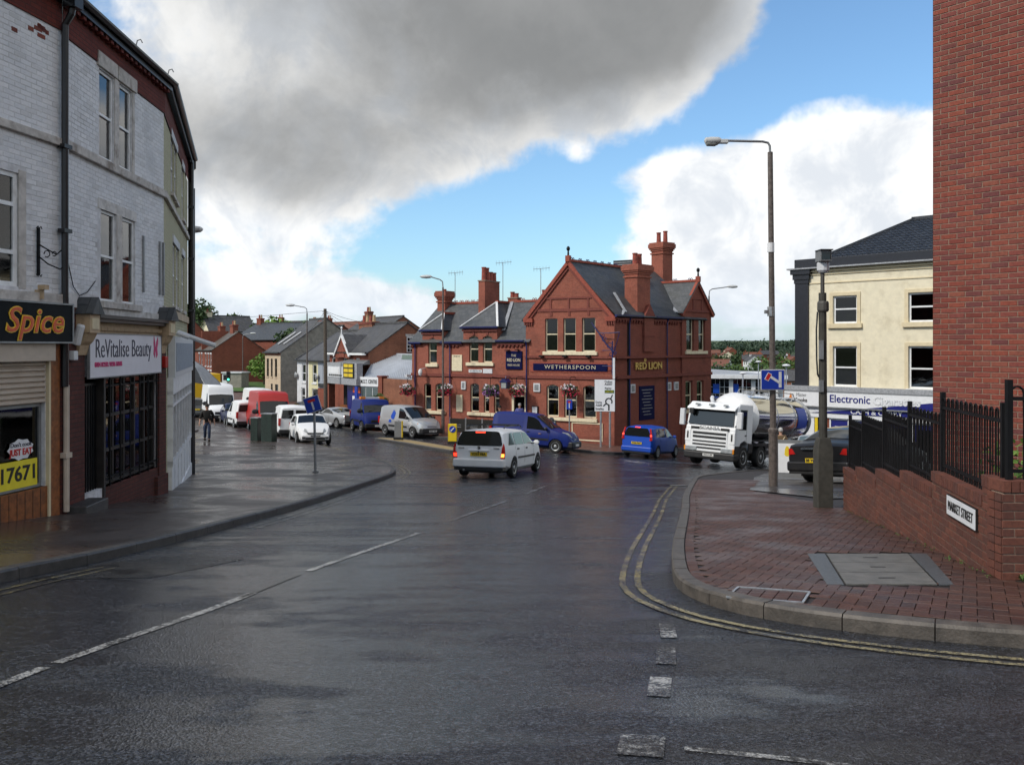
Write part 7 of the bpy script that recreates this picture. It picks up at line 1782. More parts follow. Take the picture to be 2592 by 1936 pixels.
# ---------------------------------------------------------------- hatchbacks
def hatch(name, label, paint, L=3.9, Ht=1.45, W_=.84, txt_f=None, txt_r=None, wheels='alloy', cat='car', group=None, high_lights=False, dark_grille=True, brakes=False, glass='car_glass', saloon=False, coupe=False, wb=2.49, rs=.38, rwheel=.30):
    v = vehicle(name, label, cat, group); h2 = L / 2; s = L / 3.9; z = Ht / 1.45
    if coupe: top = [(-h2, .86), (-h2 + .15, .90), (-1.2 * s, 1.02), (-.5 * s, 1.26 * z), (.05 * s, Ht), (.35 * s, 1.40 * z), (1.0 * s, .93), (1.5 * s, .84), (h2 - .12, .66), (h2, .5)]; belt = [(-h2, .80), (-.3, .90), (.9 * s, .88), (h2, .48)]
    elif saloon: top = [(-h2, .92), (-h2 + .12, 1.0), (-1.55 * s, 1.06), (-1.0 * s, 1.32 * z), (-.35 * s, Ht), (.2 * s, 1.44 * z), (.95 * s, 1.02), (1.5 * s, .90), (h2 - .12, .72), (h2, .52)]; belt = [(-h2, .88), (-.3, .93), (1.0 * s, .92), (h2, .48)]
    else: top = [(-h2, 1.28 * z), (-h2 + .14, 1.38 * z), (-.9 * s, 1.44 * z), (-.1 * s, Ht), (.2 * s, 1.42 * z), (.88 * s, 1.03 * z), (1.1 * s, .97 * z), (1.62 * s, .84 * z), (h2 - .1, .66), (h2, .5)]; belt = [(-h2, .92 * z), (0, .90 * z), (.95 * s, .90 * z), (1.5 * s, .8 * z), (h2, .46)]
    b = Body(L, top, belt, [(-h2, W_ * .91), (-h2 + .35, W_ * .985), (0, W_), (h2 - .7, W_ * .97), (h2 - .2, W_ * .84), (h2, W_ * .68)], [(-h2, .36), (-h2 + .3, .24), (h2 - .4, .18), (h2, .24)], tumble=.27 if not coupe else .36, rear_sl=0. if (saloon or coupe) else rs)
    xf = wb / 2 + .02; xr = -wb / 2 + .02
    b.mesh([(xf, rwheel + .045, W_), (xr, rwheel + .045, W_)], paint).parent = v
    K0, K1 = 5.12, 5.92
    if saloon or coupe:
        b.sidepatch(v, 'side_window', ((-1.1 * s, K0), (-.35 * s, K0), (-.35 * s, K1), (-.8 * s, K1)) if saloon else ((-.75 * s, K0), (-.3 * s, K0), (-.3 * s, K1), (-.45 * s, K1)), glass); b.sidepatch(v, 'side_window', ((-.27 * s, K0), (.78 * s, K0), (.35 * s, K1), (-.27 * s, K1)), glass)
        b.toppatch(v, 'rear_window', (-1.45 if saloon else -1.12) * s, (-.55 if saloon else -.3) * s, 6.55, 1, glass)
    else:
        b.sidepatch(v, 'side_window', ((-1.45 * s, K0), (-1.02 * s, K0), (-1.02 * s, K1), (-1.25 * s, K1)), glass); b.sidepatch(v, 'side_window', ((-.96 * s, K0), (-.28 * s, K0), (-.28 * s, K1), (-.96 * s, K1)), glass); b.sidepatch(v, 'side_window', ((-.2 * s, K0), (.76 * s, K0), (.32 * s, K1), (-.2 * s, K1)), glass)
        zb = b.zbr; wz = W_ * .76
        rearpane(b, v, 'rear_window', mirror_y([(wz, zb + .06), (wz * .98, zb + .2 * z), (wz * .80, zb + .41 * z), (wz * .7, zb + .43 * z)]), glass)
        if brakes: rearpane(b, v, 'high_brake_light', [(-.13, zb + .44 * z), (.13, zb + .44 * z), (.13, zb + .475 * z), (-.13, zb + .475 * z)], 'brake_on', off=.03)
    q_ = -5 if (saloon or coupe) else -6
    b.toppatch(v, 'windscreen', top[q_][0] + .06, top[q_ + 1][0] - .02, 6.55, 1, glass, kf=6.25)
    for x_ in ((-.24 * s, .74 * s, -1.0 * s) if not coupe else (-.26 * s, .8 * s)): b.seam(v, x_, 2.4, 5.0)
    fb = B1('front_bumper', h2 - .26, h2 + .03, -W_ * .80, W_ * .80, .24, .50, paint, v, bevel=.07)
    gm = B1('lower_grille', h2 + .0, h2 + .05, -W_ * .55, W_ * .55, .27, .38, 'black_plastic', fb); B1('upper_grille', h2 - .06, h2 + .03, -W_ * .46, W_ * .46, .555, .60, 'black_plastic', fb)
    for sg in (1, -1):
        hl = MB().prism([(h2 - .06, sg * W_ * .44, .56), (h2 - .16, sg * W_ * .72, .58), (h2 - .46, sg * W_ * .88, .70), (h2 - .50, sg * W_ * .82, .78), (h2 - .2, sg * W_ * .5, .70)], (0, 0, .07)).build('headlight', 'lamp_glass', v); recalc(hl)
        B1('fog_lamp', h2 + .0, h2 + .045, sg * W_ * .66 - .08, sg * W_ * .66 + .08, .32, .40, 'black_plastic', fb)
    zb = b.zbr
    for sg in (1, -1):
        if high_lights: pts = [(sg * W_ * .76, zb - .12), (sg * W_ * .93, zb - .10), (sg * W_ * .88, zb + .2), (sg * W_ * .80, zb + .46), (sg * W_ * .72, zb + .44), (sg * W_ * .80, zb + .1)]
        elif saloon or coupe: pts = [(sg * W_ * .66, .72), (sg * W_ * .86, .70), (sg * W_ * .86, .86), (sg * W_ * .76, .86)]
        else: pts = [(sg * W_ * .74, zb - .22), (sg * W_ * .93, zb - .22), (sg * W_ * .93, zb + .02), (sg * W_ * .78, zb + .05)]
        t_ = rearpane(b, v, 'tail_light', pts if sg > 0 else pts[::-1], 'tail_red', off=.02)
        if brakes: rearpane(b, t_, 'brake_lamp', [(sg * W_ * .79, zb + .08), (sg * W_ * .90, zb + .08), (sg * W_ * .88, zb + .16), (sg * W_ * .79, zb + .16)], 'brake_on', off=.03)
    rb_ = B1('rear_bumper', -h2 - .06, -h2 + .25, -W_ * .92, W_ * .92, .28, .54, paint, v, bevel=.06); B1('bumper_base', -h2 - .02, -h2 + .2, -W_ * .86, W_ * .86, .22, .30, 'black_plastic', rb_)
    if txt_f: plate(v, h2 + .052, .445, txt_f, 'plate_white', rear=False)
    if txt_r: plate(v, -h2 - .02, .70 if not (saloon or coupe) else .62, txt_r, 'plate_yellow')
    wheels4(v, xf, xr, W_, rwheel, wheels); mirrors(v, .70 * s, W_ * .97, .98 * z if not coupe else .93, paint); underbody(v, -h2 + .3, h2 - .3, W_ * .7)
    for x_ in ((-.12 * s, -.9 * s) if not coupe else (-.15,)):
        for sg in (1, -1): B1('door_handle', x_ - .07, x_ + .07, sg * W_ * .985 - .012, sg * W_ * .985 + .012, .80 * z, .835 * z, paint, v)
    return v
v = hatch('hatchback_car', 'bright blue hatchback with lit brake lights driving past the pub side wall', 'paint_bright_blue', 4.08, 1.53, .845, None, 'FY56 PNO', 'alloy', high_lights=True, brakes=True, wb=2.6, rs=.15); place(v, 6.95, 43.4, (.50, .866))
v = hatch('hatchback_car', 'white hatchback parked facing up the hill beside the green cabinets', 'paint_white', 3.92, 1.44, .84, 'MD54 UDM', None, 'alloy'); place(v, -10.25, 43.9, (.36, -.933))
v = hatch('saloon_car', 'black saloon car parked on the forecourt behind the concrete camera post', 'paint_black', 4.83, 1.5, .93, None, None, 'alloy', saloon=True, wb=2.74, rwheel=.34)
MB().bar((-2.455, -.42, .86), (-2.455, .42, .86), .06, .05).build('chrome_strip', 'chrome', v); plate(v, -2.49, .56, 'B8 WYJ', 'plate_yellow', w_=.34, y=.12); place(v, 9.55, 23.45, (.76, .65), .112, 2.7)
v = hatch('hatchback_car', 'silver hatchback facing the camera behind the black saloon', 'paint_silver', 4.0, 1.50, .86, None, None, 'plain', glass='pale_glass'); place(v, 12.1, 34.6, (-.30, -.954), .112)
v = hatch('coupe_car', 'silver sports coupe parked nose away outside the garage', 'paint_silver', 4.31, 1.32, .91, None, '-', 'alloy', coupe=True, wb=2.65, rwheel=.33); place(v, -11.8, 58.9, (-.66, .75))
v = hatch('saloon_car', 'black car parked ahead of the silver coupe by the terraced houses', 'paint_black', 4.4, 1.42, .87, None, '-', 'alloy', saloon=True); place(v, -15.2, 63.9, (-.52, .855))
v = hatch('saloon_car', 'dark blue car squeezed between two white vans on the left', 'paint_dark_blue', 4.4, 1.44, .87, '-', None, 'alloy', saloon=True); place(v, -19.0, 59.6, (.42, -.907))
v = hatch('hatchback_car', 'dark grey car half hidden beside the tall white van', 'paint_grey', 4.2, 1.5, .87, None, '-', 'plain'); place(v, -24.4, 66.0, (-.5, .866))
for i, (x, y, p, lab) in enumerate(((19.5, 70, 'paint_silver', 'silver car in the supermarket car park nearest the tanker'), (24.5, 78, 'paint_white', 'white car in the supermarket car park by the cream building'), (28.5, 98, 'paint_red', 'red car in front of the supermarket glazing'), (22.5, 92, 'paint_grey', 'grey car in the supermarket car park behind the tanker cab'), (31.5, 90, 'paint_white', 'white car farther along the supermarket car park'), (27.5, 84, 'paint_silver', 'silver car between two white cars in the car park'), (24.8, 100, 'paint_dark_blue', 'dark blue car parked close to the supermarket columns'))):
    v = hatch('parked_car', lab, p, 4.1, 1.5, .86, None, None, 'plain', group='cars in the supermarket car park'); place(v, x, y, (.6, -.8) if i % 2 else (.9, .43))

# ---------------------------------------------------------------- bigger vans
def bigvan(name, label, paint, Ht, L=5.3, txt='', style='plain', high=True, rear=False):
    v = vehicle(name, label, 'van'); h2 = L / 2
    top = [(-h2, Ht - .10), (-h2 + .12, Ht), (.4 * h2, Ht), (.52 * h2, Ht - .12), (.56 * h2, Ht - .35), (.58 * h2, 1.95 if high else Ht - .3), (.80 * h2, 1.22), (.86 * h2, 1.16), (.96 * h2, .95), (h2 - .03, .75), (h2, .55)]
    top = [p for i, p in enumerate(top) if i == 0 or p[0] > top[i - 1][0]]
    b = Body(L, top, [(-h2, 1.15), (.6 * h2, 1.12), (.85 * h2, 1.0), (h2, .52)], [(-h2, .93), (-h2 + .2, .97), (.5 * h2, .985), (.85 * h2, .92), (h2, .74)], [(-h2, .45), (-h2 + .3, .32), (h2 - .4, .26), (h2, .28)], tumble=.07 if high else .1, step=.05, smooth=1)
    xf, xr = .62 * h2, -.60 * h2
    b.mesh([(xf, .40, .985), (xr, .40, .985)], paint).parent = v
    b.sidepatch(v, 'side_window', ((.36 * h2, 5.1), (.74 * h2, 5.1), (.60 * h2, 5.62 if high else 5.85), (.36 * h2, 5.62 if high else 5.85)), 'car_glass')
    b.toppatch(v, 'windscreen', .592 * h2, .80 * h2, 6.6, 1, 'car_glass', kf=6.2)
    for x_ in (.34 * h2, .78 * h2, -.1 * h2): b.seam(v, x_, 2.4, 5.0)
    b.sidepatch(v, 'rub_strip', ((-.5 * h2, 2.8), (.5 * h2, 2.8), (.5 * h2, 3.1), (-.5 * h2, 3.1)), 'black_plastic' if paint != 'paint_red' else paint, off=.012)
    fb = B1('front_bumper', h2 - .28, h2 + .05, -.86, .86, .28, .56, 'black_plastic', v, bevel=.07); B1('grille', h2 - .1, h2 + .0, -.5, .5, .60, .78, 'black_plastic', v, bevel=.02)
    for sg in (1, -1):
        recalc(MB().prism([(h2 - .08, sg * .46, .64), (h2 - .2, sg * .76, .66), (h2 - .4, sg * .86, .82), (h2 - .42, sg * .80, 1.0), (h2 - .16, sg * .52, .86)], (0, 0, .10)).build('headlight', 'lamp_glass', v))
        B1('tail_light', -h2 - .04, -h2 + .06, sg * .90 - .06, sg * .90 + .05, .8, 1.2, 'tail_red', v)
    if txt: plate(v, h2 + .055, .42, txt, 'plate_white', rear=False)
    wheels4(v, xf, xr, .985, .345, style, .22); mirrors(v, .62 * h2, .97, 1.32, 'black_plastic', 1.9); underbody(v, -h2 + .3, h2 - .4, .75, .2, .4)
    return v
v = bigvan('tall_van', 'red high roofed van parked behind the green cabinets', 'paint_red', 2.48, 5.4, '-'); place(v, -14.75, 52.6, (.42, -.907), wb=3.2)
v = bigvan('tall_van', 'white high roofed van parked farther down the left kerb', 'paint_white', 2.66, 5.9, '-'); place(v, -21.5, 63.4, (.42, -.907), wb=3.5)
v = smallvan('panel_van', 'white small van with lettered side and rear windows parked behind the white hatchback', 'paint_white', '-', 'plain', rear_doors=True, plate_rear='-', generation=2); place(v, -12.45, 48.5, (-.36, .933))
v = smallvan('panel_van', 'plain white small van seen from behind next to the red van', 'paint_white', '-', 'plain', rear_doors=True, generation=1); place(v, -17.5, 56.6, (-.45, .893))
v = bigvan('minibus', 'white minibus coming up the road beyond the red van', 'paint_white', 2.05, 4.8, '-', high=False); place(v, -20.6, 70.5, (.45, -.893))
# blue recovery truck
v = bigvan('recovery_truck', 'royal blue recovery truck with orange light bar outside the garage', 'paint_royal', 2.02, 3.0, '-', high=False); v['category'] = 'truck'
lb = B1('light_bar', -.1, .15, -.7, .7, 2.04, 2.16, 'sign_grey', v)
for y_ in (-.62, .62): B1('beacon', -.12, .17, y_ - .16, y_ + .16, 2.03, 2.18, 'shop_orange', lb)
bd = B1('flat_bed', -4.2, -1.3, -.95, .95, .62, .78, 'wheel_dark', v); B1('bed_side', -4.2, -1.35, -.98, -.93, .5, .9, 'black_plastic', bd); B1('bed_side', -4.2, -1.35, .93, .98, .5, .9, 'black_plastic', bd); B1('yellow_winch', -2.0, -1.5, -.5, .3, .78, 1.2, 'paint_yellow', v, bevel=.04)
for sg in (1, -1): wheel(v, -2.9, sg * .86, .33, .22, 'plain', sg)
place(v, -8.95, 55.1, (.46, -.888), wb=2.0)
# yellow box lorry far down on the left
v = vehicle('yellow_lorry', 'yellow box lorry with a glowing tail light at the left edge of the street', 'lorry'); B1('box_body', -3, 2, -1.2, 1.2, .9, 3.2, 'paint_yellow', v, bevel=.05); B1('chassis', -3, 3.6, -.8, .8, .5, .9, 'black_plastic', v); B1('cab', 2.1, 3.8, -1.15, 1.15, .6, 2.5, 'paint_yellow', v, bevel=.15)
for sg in (1, -1):
    B1('tail_light', -3.06, -2.98, sg * .95 - .12, sg * .95 + .12, .95, 1.15, 'brake_on' if sg < 0 else 'tail_red', v)
    for x_ in (-1.6, 3.0): wheel(v, x_, sg * 1.0, .45, .28, 'plain', sg)
place(v, -26.6, 73.5, (-.5, .866), wb=4.4)

# ---------------------------------------------------------------- the milk tanker
def tanker():
    v = vehicle('tanker_lorry', 'white cabbed tanker lorry with a mirror polished steel tank turning by the pub', 'lorry')
    # cab: front face at x = 0
    cb = MB(); prof = [(.02, .50), (.06, 1.05), (.03, 1.75), (-.02, 1.80), (-.22, 2.72), (-.38, 2.86), (-1.75, 2.86), (-1.78, .80), (-1.45, .80), (-1.35, 1.08), (-.95, 1.22), (-.55, 1.08), (-.42, .62), (-.40, .50)]
    o = MB().prism([(x, -1.20, z) for x, z in prof], (0, 2.40, 0)).build('cab', 'paint_white', v, bevel=.07); recalc(o)
    ws = recalc(MB().prism([(.045, -1.08, 1.86), (.045, 1.08, 1.86), (-.155, 1.04, 2.64), (-.155, -1.04, 2.64)], (-.04, 0, 0)).build('windscreen', 'car_glass', v))
    MB().prism([(.05, -1.16, 2.62), (.05, 1.16, 2.62), (.10, 1.16, 2.52), (.10, -1.16, 2.52)], (-.35, 0, .16)).build('sun_visor', 'paint_white', v, bevel=.02)
    B1('roof_marker', -.1, .1, -.75, -.6, 2.70, 2.78, 'lamp_glass', v); B1('roof_marker', -.1, .1, .6, .75, 2.70, 2.78, 'lamp_glass', v); B1('roof_marker', -.1, .1, -.1, .1, 2.70, 2.78, 'lamp_glass', v)
    for sg in (1, -1):
        recalc(MB().prism([(-.28, sg * 1.205, 1.72), (-1.05, sg * 1.205, 1.72), (-1.05, sg * 1.205, 2.6), (-.42, sg * 1.205, 2.6)], (0, sg * .01, 0)).build('side_window', 'car_glass', v))
        B1('lower_panel', -.44, .02, sg * 1.2 - .02, sg * 1.2 + .02, .45, 1.0, 'black_plastic', v); B1('sill_panel', -1.8, -1.36, sg * 1.2 - .02, sg * 1.2 + .02, .7, 1.12, 'black_plastic', v); B1('door_seam', -1.12, -1.105, sg * 1.2 - .006, sg * 1.2 + .006, 1.1, 2.62, 'black_plastic', v)
        B1('door_handle', -1.1, -.95, sg * 1.21 - .02, sg * 1.21 + .02, 1.45, 1.5, 'black_plastic', v); B1('door_step', -.9, -.45, sg * 1.14 - .08, sg * 1.14 + .08, .45, .52, 'black_plastic', v)
        B1('corner_deflector', -.12, .075, sg * 1.06 - .14, sg * 1.06 + .14, 1.05, 1.60, 'paint_white', v, bevel=.04); B1('deflector_slot', .06, .085, sg * 1.06 - .035, sg * 1.06 + .035, 1.2, 1.5, 'black_plastic', v); B1('grille_corner', .05, .075, sg * .72 - .2, sg * .72 + .2, 1.62, 1.74, 'black_plastic', v)
        mr = B1('mirror', -.05, .12, sg * 1.38 - .12, sg * 1.38 + .12, 1.75, 2.5, 'sign_grey', v, bevel=.04); MB().bar((.0, sg * 1.15, 2.5), (.0, sg * 1.38, 2.4), .04).bar((.0, sg * 1.15, 1.85), (.0, sg * 1.38, 1.95), .04).build('mirror_arm', 'black_plastic', mr)
        hl = B1('headlight', -.06, .12, sg * .86 - .28, sg * .86 + .28, .66, .86, 'lamp_glass', v, bevel=.03); B1('indicator', -.08, .1, sg * 1.14 - .06, sg * 1.14 + .05, .66, .86, 'amber', hl)
    B1('kerb_mirror', -.02, .18, -1.0, -.8, 2.3, 2.55, 'black_plastic', v, bevel=.03)
    gp = B1('grille_panel', .03, .085, -.86, .86, .66, 1.62, 'paint_white', v, bevel=.02)
    for z_, h_ in ((1.42, .10), (1.25, .10), (1.08, .06), (.93, .07), (.78, .07)): B1('grille_slot', .07, .10, -.80, .80, z_, z_ + h_, 'black_plastic', gp)
    text('SCANIA', .20, 'steel_grey', v, (.095, 0, 1.70), 1.0, (math.pi / 2, 0, math.pi / 2), bold=.006)
    bm = B1('bumper', -.35, .10, -1.24, 1.24, .32, .66, 'black_plastic', v, bevel=.08); plate(v, .105, .52, 'WX14 UPL', 'plate_white', rear=False)
    B1('hi_vis_vest', -1.0, -.9, -.6, -.3, 1.9, 2.3, 'hi_vis', v); 
    # chassis and tank
    B1('chassis', -9.0, -.5, -.45, .45, .55, .98, 'black_plastic', v)
    n = 28; secs = [(-1.82, .02, 'w'), (-1.86, .45, 'w'), (-1.96, .74, 'w'), (-2.12, .92, 'w'), (-2.35, 1.0, 'w')]
    def ell(x, f): return [(x, 1.24 * f * math.cos(2 * math.pi * k / n), 2.26 + 1.13 * f * math.sin(2 * math.pi * k / n)) for k in range(n)]
    def loft(ss, name, mat):
        vs = []; [vs.extend(ell(x, f)) for x, f in ss]
        fs = [(i * n + k, i * n + (k + 1) % n, (i + 1) * n + (k + 1) % n, (i + 1) * n + k) for i in range(len(ss) - 1) for k in range(n)] + [tuple(range(n))[::-1], tuple(range((len(ss) - 1) * n, len(ss) * n))]
        return MB().add(vs, fs).build(name, mat, v, smooth=40)
    loft([(x, f) for x, f, _ in secs], 'tank_front', 'tank_white')
    loft([(-2.352, 1.0), (-4.2, 1.0), (-6.0, 1.0), (-8.5, .99), (-8.68, .96), (-8.8, .86), (-8.86, .5), (-8.88, .02)], 'tank', 'mirror_steel')
    for x_ in (-2.36, -4.6, -6.8, -8.85): 
        loft([(x_ + .03, 1.012), (x_ - .03, 1.012)], 'tank_band', 'galvanised') if x_ < -2.4 else None
    for sg in (1, -1):
        vs = []
        for i in range(2):
            for k in range(9):
                a = (-.34 + .92 * k / 8); vs.append((-7.1 - 1.2 * i, sg * 1.25 * math.cos(a), 2.26 + 1.14 * math.sin(a)))
        recalc(MB().add(vs, [(k, k + 1, 9 + k + 1, 9 + k) for k in range(8)]).build('blue_panel', 'paint_bright_blue', v))
    rl = MB()
    for sg in (.55, -.2): rl.tube([(-2.9, sg, 3.3), (-3.2, sg, 3.58), (-8.0, sg, 3.58), (-8.3, sg, 3.3)], .025, 6)
    for x_ in (-3.2, -5, -6.7, -7.9): rl.bar((x_, -.2, 3.3), (x_, -.2, 3.58), .03).bar((x_, .55, 3.2), (x_, .55, 3.58), .03)
    rl.build('walkway_rail', 'galvanised', v)
    for x_ in (-3.8, -6.2): MB().lathe([(.3, 0), (.3, .1), (.24, .16)], 12, (x_, 0, 3.36)).build('manlid', 'galvanised', v)
    for x_ in (-.92, -2.85, -6.9, -8.25):
        for sg in (1, -1):
            wheel(v, x_, sg * 1.06, .50, .30, 'plain', sg)
    for sg in (1, -1):
        MB().prism([(-2.2, sg * .95, 1.0), (-2.35, sg * .95, 1.12), (-3.35, sg * .95, 1.12), (-3.5, sg * .95, 1.0)], (0, sg * .28, 0)).build('mudguard', 'black_plastic', v); MB().prism([(-6.2, sg * .95, 1.0), (-6.4, sg * .95, 1.13), (-8.75, sg * .95, 1.13), (-8.9, sg * .95, 1.0)], (0, sg * .28, 0)).build('mudguard', 'black_plastic', v)
        B1('side_guard', -6.1, -3.6, sg * 1.1 - .03, sg * 1.1 + .03, .45, .58, 'galvanised', v); B1('side_guard', -6.1, -3.6, sg * 1.1 - .03, sg * 1.1 + .03, .78, .88, 'galvanised', v); B1('side_locker', -5.9, -3.7, sg * .8 - .25, sg * .8 + .22, .5, 1.05, 'black_plastic', v)
    MB().tube([(-1.9, -.9, 1.0), (-1.9, -.9, 2.9), (-1.9, -.95, 3.05), (-2.05, -1.0, 3.1)], .09, 8).build('exhaust_stack', 'sign_grey', v)
    return v
v = tanker(); hd = Vector((-.63, -.777)).normalized(); c = Vector((8.7, 38.5)) - hd * 4.6
place(v, c.x, c.y, hd, wb=6.0); v.matrix_world = v.matrix_world @ Matrix.Translation((4.6, 0, .02))

# ================================================================ STREET FURNITURE
def g0(x, y, lift=.105): return (x, y, H(x, y) + lift)
# ---- tall lamp column on the right pavement, with its road sign
lp = empty('street_lamp', g0(6.14, 20.41), 0, 'tall street lamp column on the right pavement carrying the blue dead end sign', 'street lamp', 'street lamps'); z0 = lp.location.z
MB().tube([(.0, 0, -.1), (.0, 0, 1.30)], .105, 12).build('base_sleeve', 'lamp_pole', lp); MB().lathe([(.12, 1.28), (.12, 1.34), (.085, 1.38)], 12).build('collar', 'lamp_pole', lp)
MB().tube([(0, 0, 1.3), (-.07, 0, 7.85)], [.075, .062], 12).build('pole', 'lamp_pole', lp); MB().tube([(-.07, 0, 7.8), (-.08, 0, 8.0), (-.12, 0, 8.07), (-.25, 0, 8.10), (-1.1, 0, 8.12)], .03, 8).build('bracket_arm', 'steel_grey', lp)
hd_ = B1('lamp_head', -1.30, -1.06, -.06, .06, 8.05, 8.15, 'lamp_head', lp, bevel=.02); MB().lathe([(.02, -.20), (.075, -.17), (.09, -.04), (.085, .14), (.05, .2)], 12, (-1.42, 0, 8.12), 'x').build('lamp_canopy', 'lamp_head', hd_, smooth=50); MB().lathe([(.02, -.15), (.06, -.12), (.065, .06), (.03, .14)], 12, (-1.44, 0, 8.05), 'x').build('lamp_lens', 'lens', hd_, smooth=50)
for z_, c in ((5.5, 'sign_white'), (4.0, 'galvanised')): MB().tube([(-.055, 0, z_), (-.055, 0, z_ + .22)], .083, 12).build('pole_band', c, lp)
B1('band_bracket', -.2, .0, -.05, .05, 4.06, 4.14, 'galvanised', lp)
s_ = B1('road_sign', -.33, .23, -.13, -.115, 2.27, 2.75, 'sign_grey', lp, bevel=.006); B1('sign_field', -.31, .21, -.136, -.12, 2.29, 2.73, 'sign_blue', s_); B1('white_bar', .09, .155, -.141, -.13, 2.33, 2.70, 'sign_grey', s_); MB().bar((.11, -.138, 2.44), (-.10, -.138, 2.58), .06, .012, up=(0, 1, 0)).build('white_bar', 'sign_grey', s_); MB().bar((-.20, -.139, 2.50), (-.115, -.139, 2.66), .105, .012, up=(0, 1, 0)).build('white_edge', 'sign_white', s_); MB().bar((-.195, -.141, 2.51), (-.12, -.141, 2.65), .08, .012, up=(0, 1, 0)).build('red_bar', 'sign_red', s_)
# ---- concrete camera post
cp = empty('camera_post', g0(5.26, 14.68), 0, 'thick concrete post with a box camera on top beside the low wall', 'camera post'); b_ = .128
MB().add([(-b_, -b_, -.15), (b_, -b_, -.15), (b_, b_, -.15), (-b_, b_, -.15), (-b_, -b_, .98), (b_, -b_, .98), (b_, b_, .98), (-b_, b_, .98), (-.09, -.09, 1.18), (.09, -.09, 1.18), (.09, .09, 1.18), (-.09, .09, 1.18)], [(3, 2, 1, 0), (0, 1, 5, 4), (1, 2, 6, 5), (2, 3, 7, 6), (3, 0, 4, 7), (4, 5, 9, 8), (5, 6, 10, 9), (6, 7, 11, 10), (7, 4, 8, 11), (8, 9, 10, 11)]).build('base', 'column_concrete', cp, bevel=.012)
MB().tube([(0, 0, 1.15), (-.01, 0, 3.62)], [.070, .064], 12).build('shaft', 'column_concrete', cp); MB().lathe([(.082, 3.30), (.095, 3.33), (.095, 3.45), (.082, 3.48)], 12).build('collar', 'pole_dark', cp); MB().tube([(-.01, 0, 3.6), (-.01, 0, 3.98)], .035, 8).build('pipe', 'pole_dark', cp)
ch = MB().lathe([(.07, 3.96), (.1, 4.0), (.1, 4.12), (.07, 4.16)], 12).build('camera_base', 'sign_grey', cp); B1('camera_housing', -.10, .09, -.16, .1, 4.14, 4.32, 'sign_back', cp, bevel=.01); B1('camera_visor', -.11, .10, -.2, .08, 4.32, 4.34, 'black_plastic', cp); B1('camera_glass', -.08, .07, -.165, -.15, 4.17, 4.29, 'car_glass', cp)
MB().tube([(-.1, -.02, 3.3), (-.12, -.02, 3.0), (-.115, -.02, 2.5), (-.1, -.02, 2.25), (-.08, -.02, 2.2)], .014, 6).build('cable', 'black_plastic', cp)
for z_, h_ in ((2.5, .32), (1.95, .2)): B1('torn_poster', -.085, -.02, -.088, -.03, z_, z_ + h_, 'steel_grey', cp)
# ---- tilted dead end sign on the left pavement
sp = empty('sign_post', g0(-5.95, 26.2), 0, 'grey post on the left pavement with a tilted blue dead end sign', 'sign'); MB().tube([(.02, 0, 0), (-.02, 0, 2.0)], .038, 10).build('post', 'steel_grey', sp); B1('foot', -.06, .1, -.06, .06, 0, .05, 'steel_grey', sp)
sgn = MB().box(-.24, .24, -.06, -.045, -.24, .24).build('sign_plate', 'sign_grey', sp, location=(-.06, 0, 2.06), rotation_euler=(0, R(-17), 0))
B1('sign_field', -.222, .222, -.066, -.05, -.222, .222, 'sign_blue', sgn); B1('white_bar', -.028, .028, -.071, -.06, -.17, .1, 'sign_grey', sgn); B1('red_bar', -.11, .11, -.072, -.06, .075, .15, 'sign_red', sgn)
# ---- green street cabinets
for (x, y, w_, d_, h_, lab, rz) in ((-11.95, 42.7, .62, .45, 1.35, 'taller dark green street cabinet behind the white hatchback', -20), (-12.75, 43.3, .42, .40, 1.12, 'shorter dark green street cabinet at the kerb', -20)):
    c_ = empty('street_cabinet', g0(x, y), R(rz), lab, 'cabinet', 'green street cabinets'); B1('case', -w_ / 2, w_ / 2, -d_ / 2, d_ / 2, 0, h_, 'cabinet_green', c_, bevel=.015); B1('lid', -w_ / 2 - .02, w_ / 2 + .02, -d_ / 2 - .02, d_ / 2 + .02, h_, h_ + .04, 'steel_grey', c_); B1('door_gap', -.006, .006, -d_ / 2 - .004, -d_ / 2, .08, h_ - .08, 'black_plastic', c_)
# ---- pub front: direction sign, small sign, bollards, barriers, boards
ds = empty('direction_sign', g0(4.98, 46.6), R(-12), 'white roundabout direction sign on two grey posts by the pub corner', 'sign')
for x_ in (-.22, .27): MB().tube([(x_, .05, 0), (x_, .05, 3.4)], .055, 10).build('post', 'galvanised', ds)
pl = B1('sign_panel', -.54, .54, -.03, .0, 1.92, 3.62, 'sign_white', ds); B1('panel_edge', -.56, .56, -.02, .01, 1.90, 3.64, 'sign_black', ds)
for tx, x_, z_, w_ in (('Codnor', .2, 3.51, .42), ('A6007', .2, 3.37, .42), ('Ripley', .18, 3.16, .36), ('Derby', -.32, 2.40, .34), ('A608', -.32, 2.24, .34), ('Smalley', -.27, 2.05, .46)): text(tx, .155, 'sign_black', pl, (x_, -.034, z_), w_, BR, bold=.002)
gp_ = B1('green_panel', 0, .5, -.036, -.03, 2.90, 3.06, 'sign_green', pl); text('(A610)', .13, 'sign_yellow', gp_, (.25, -.04, 2.98), .42, BR)
rr_ = MB(); cx_, cz_, ra_ = .22, 2.45, .17
for k in range(20):
    a, b = R(-35 + k * 15.2), R(-35 + (k + 1) * 15.2); rr_.bar((cx_ + ra_ * math.cos(a), -.036, cz_ + ra_ * math.sin(a)), (cx_ + ra_ * math.cos(b), -.036, cz_ + ra_ * math.sin(b)), .065, .006, up=(0, 1, 0))
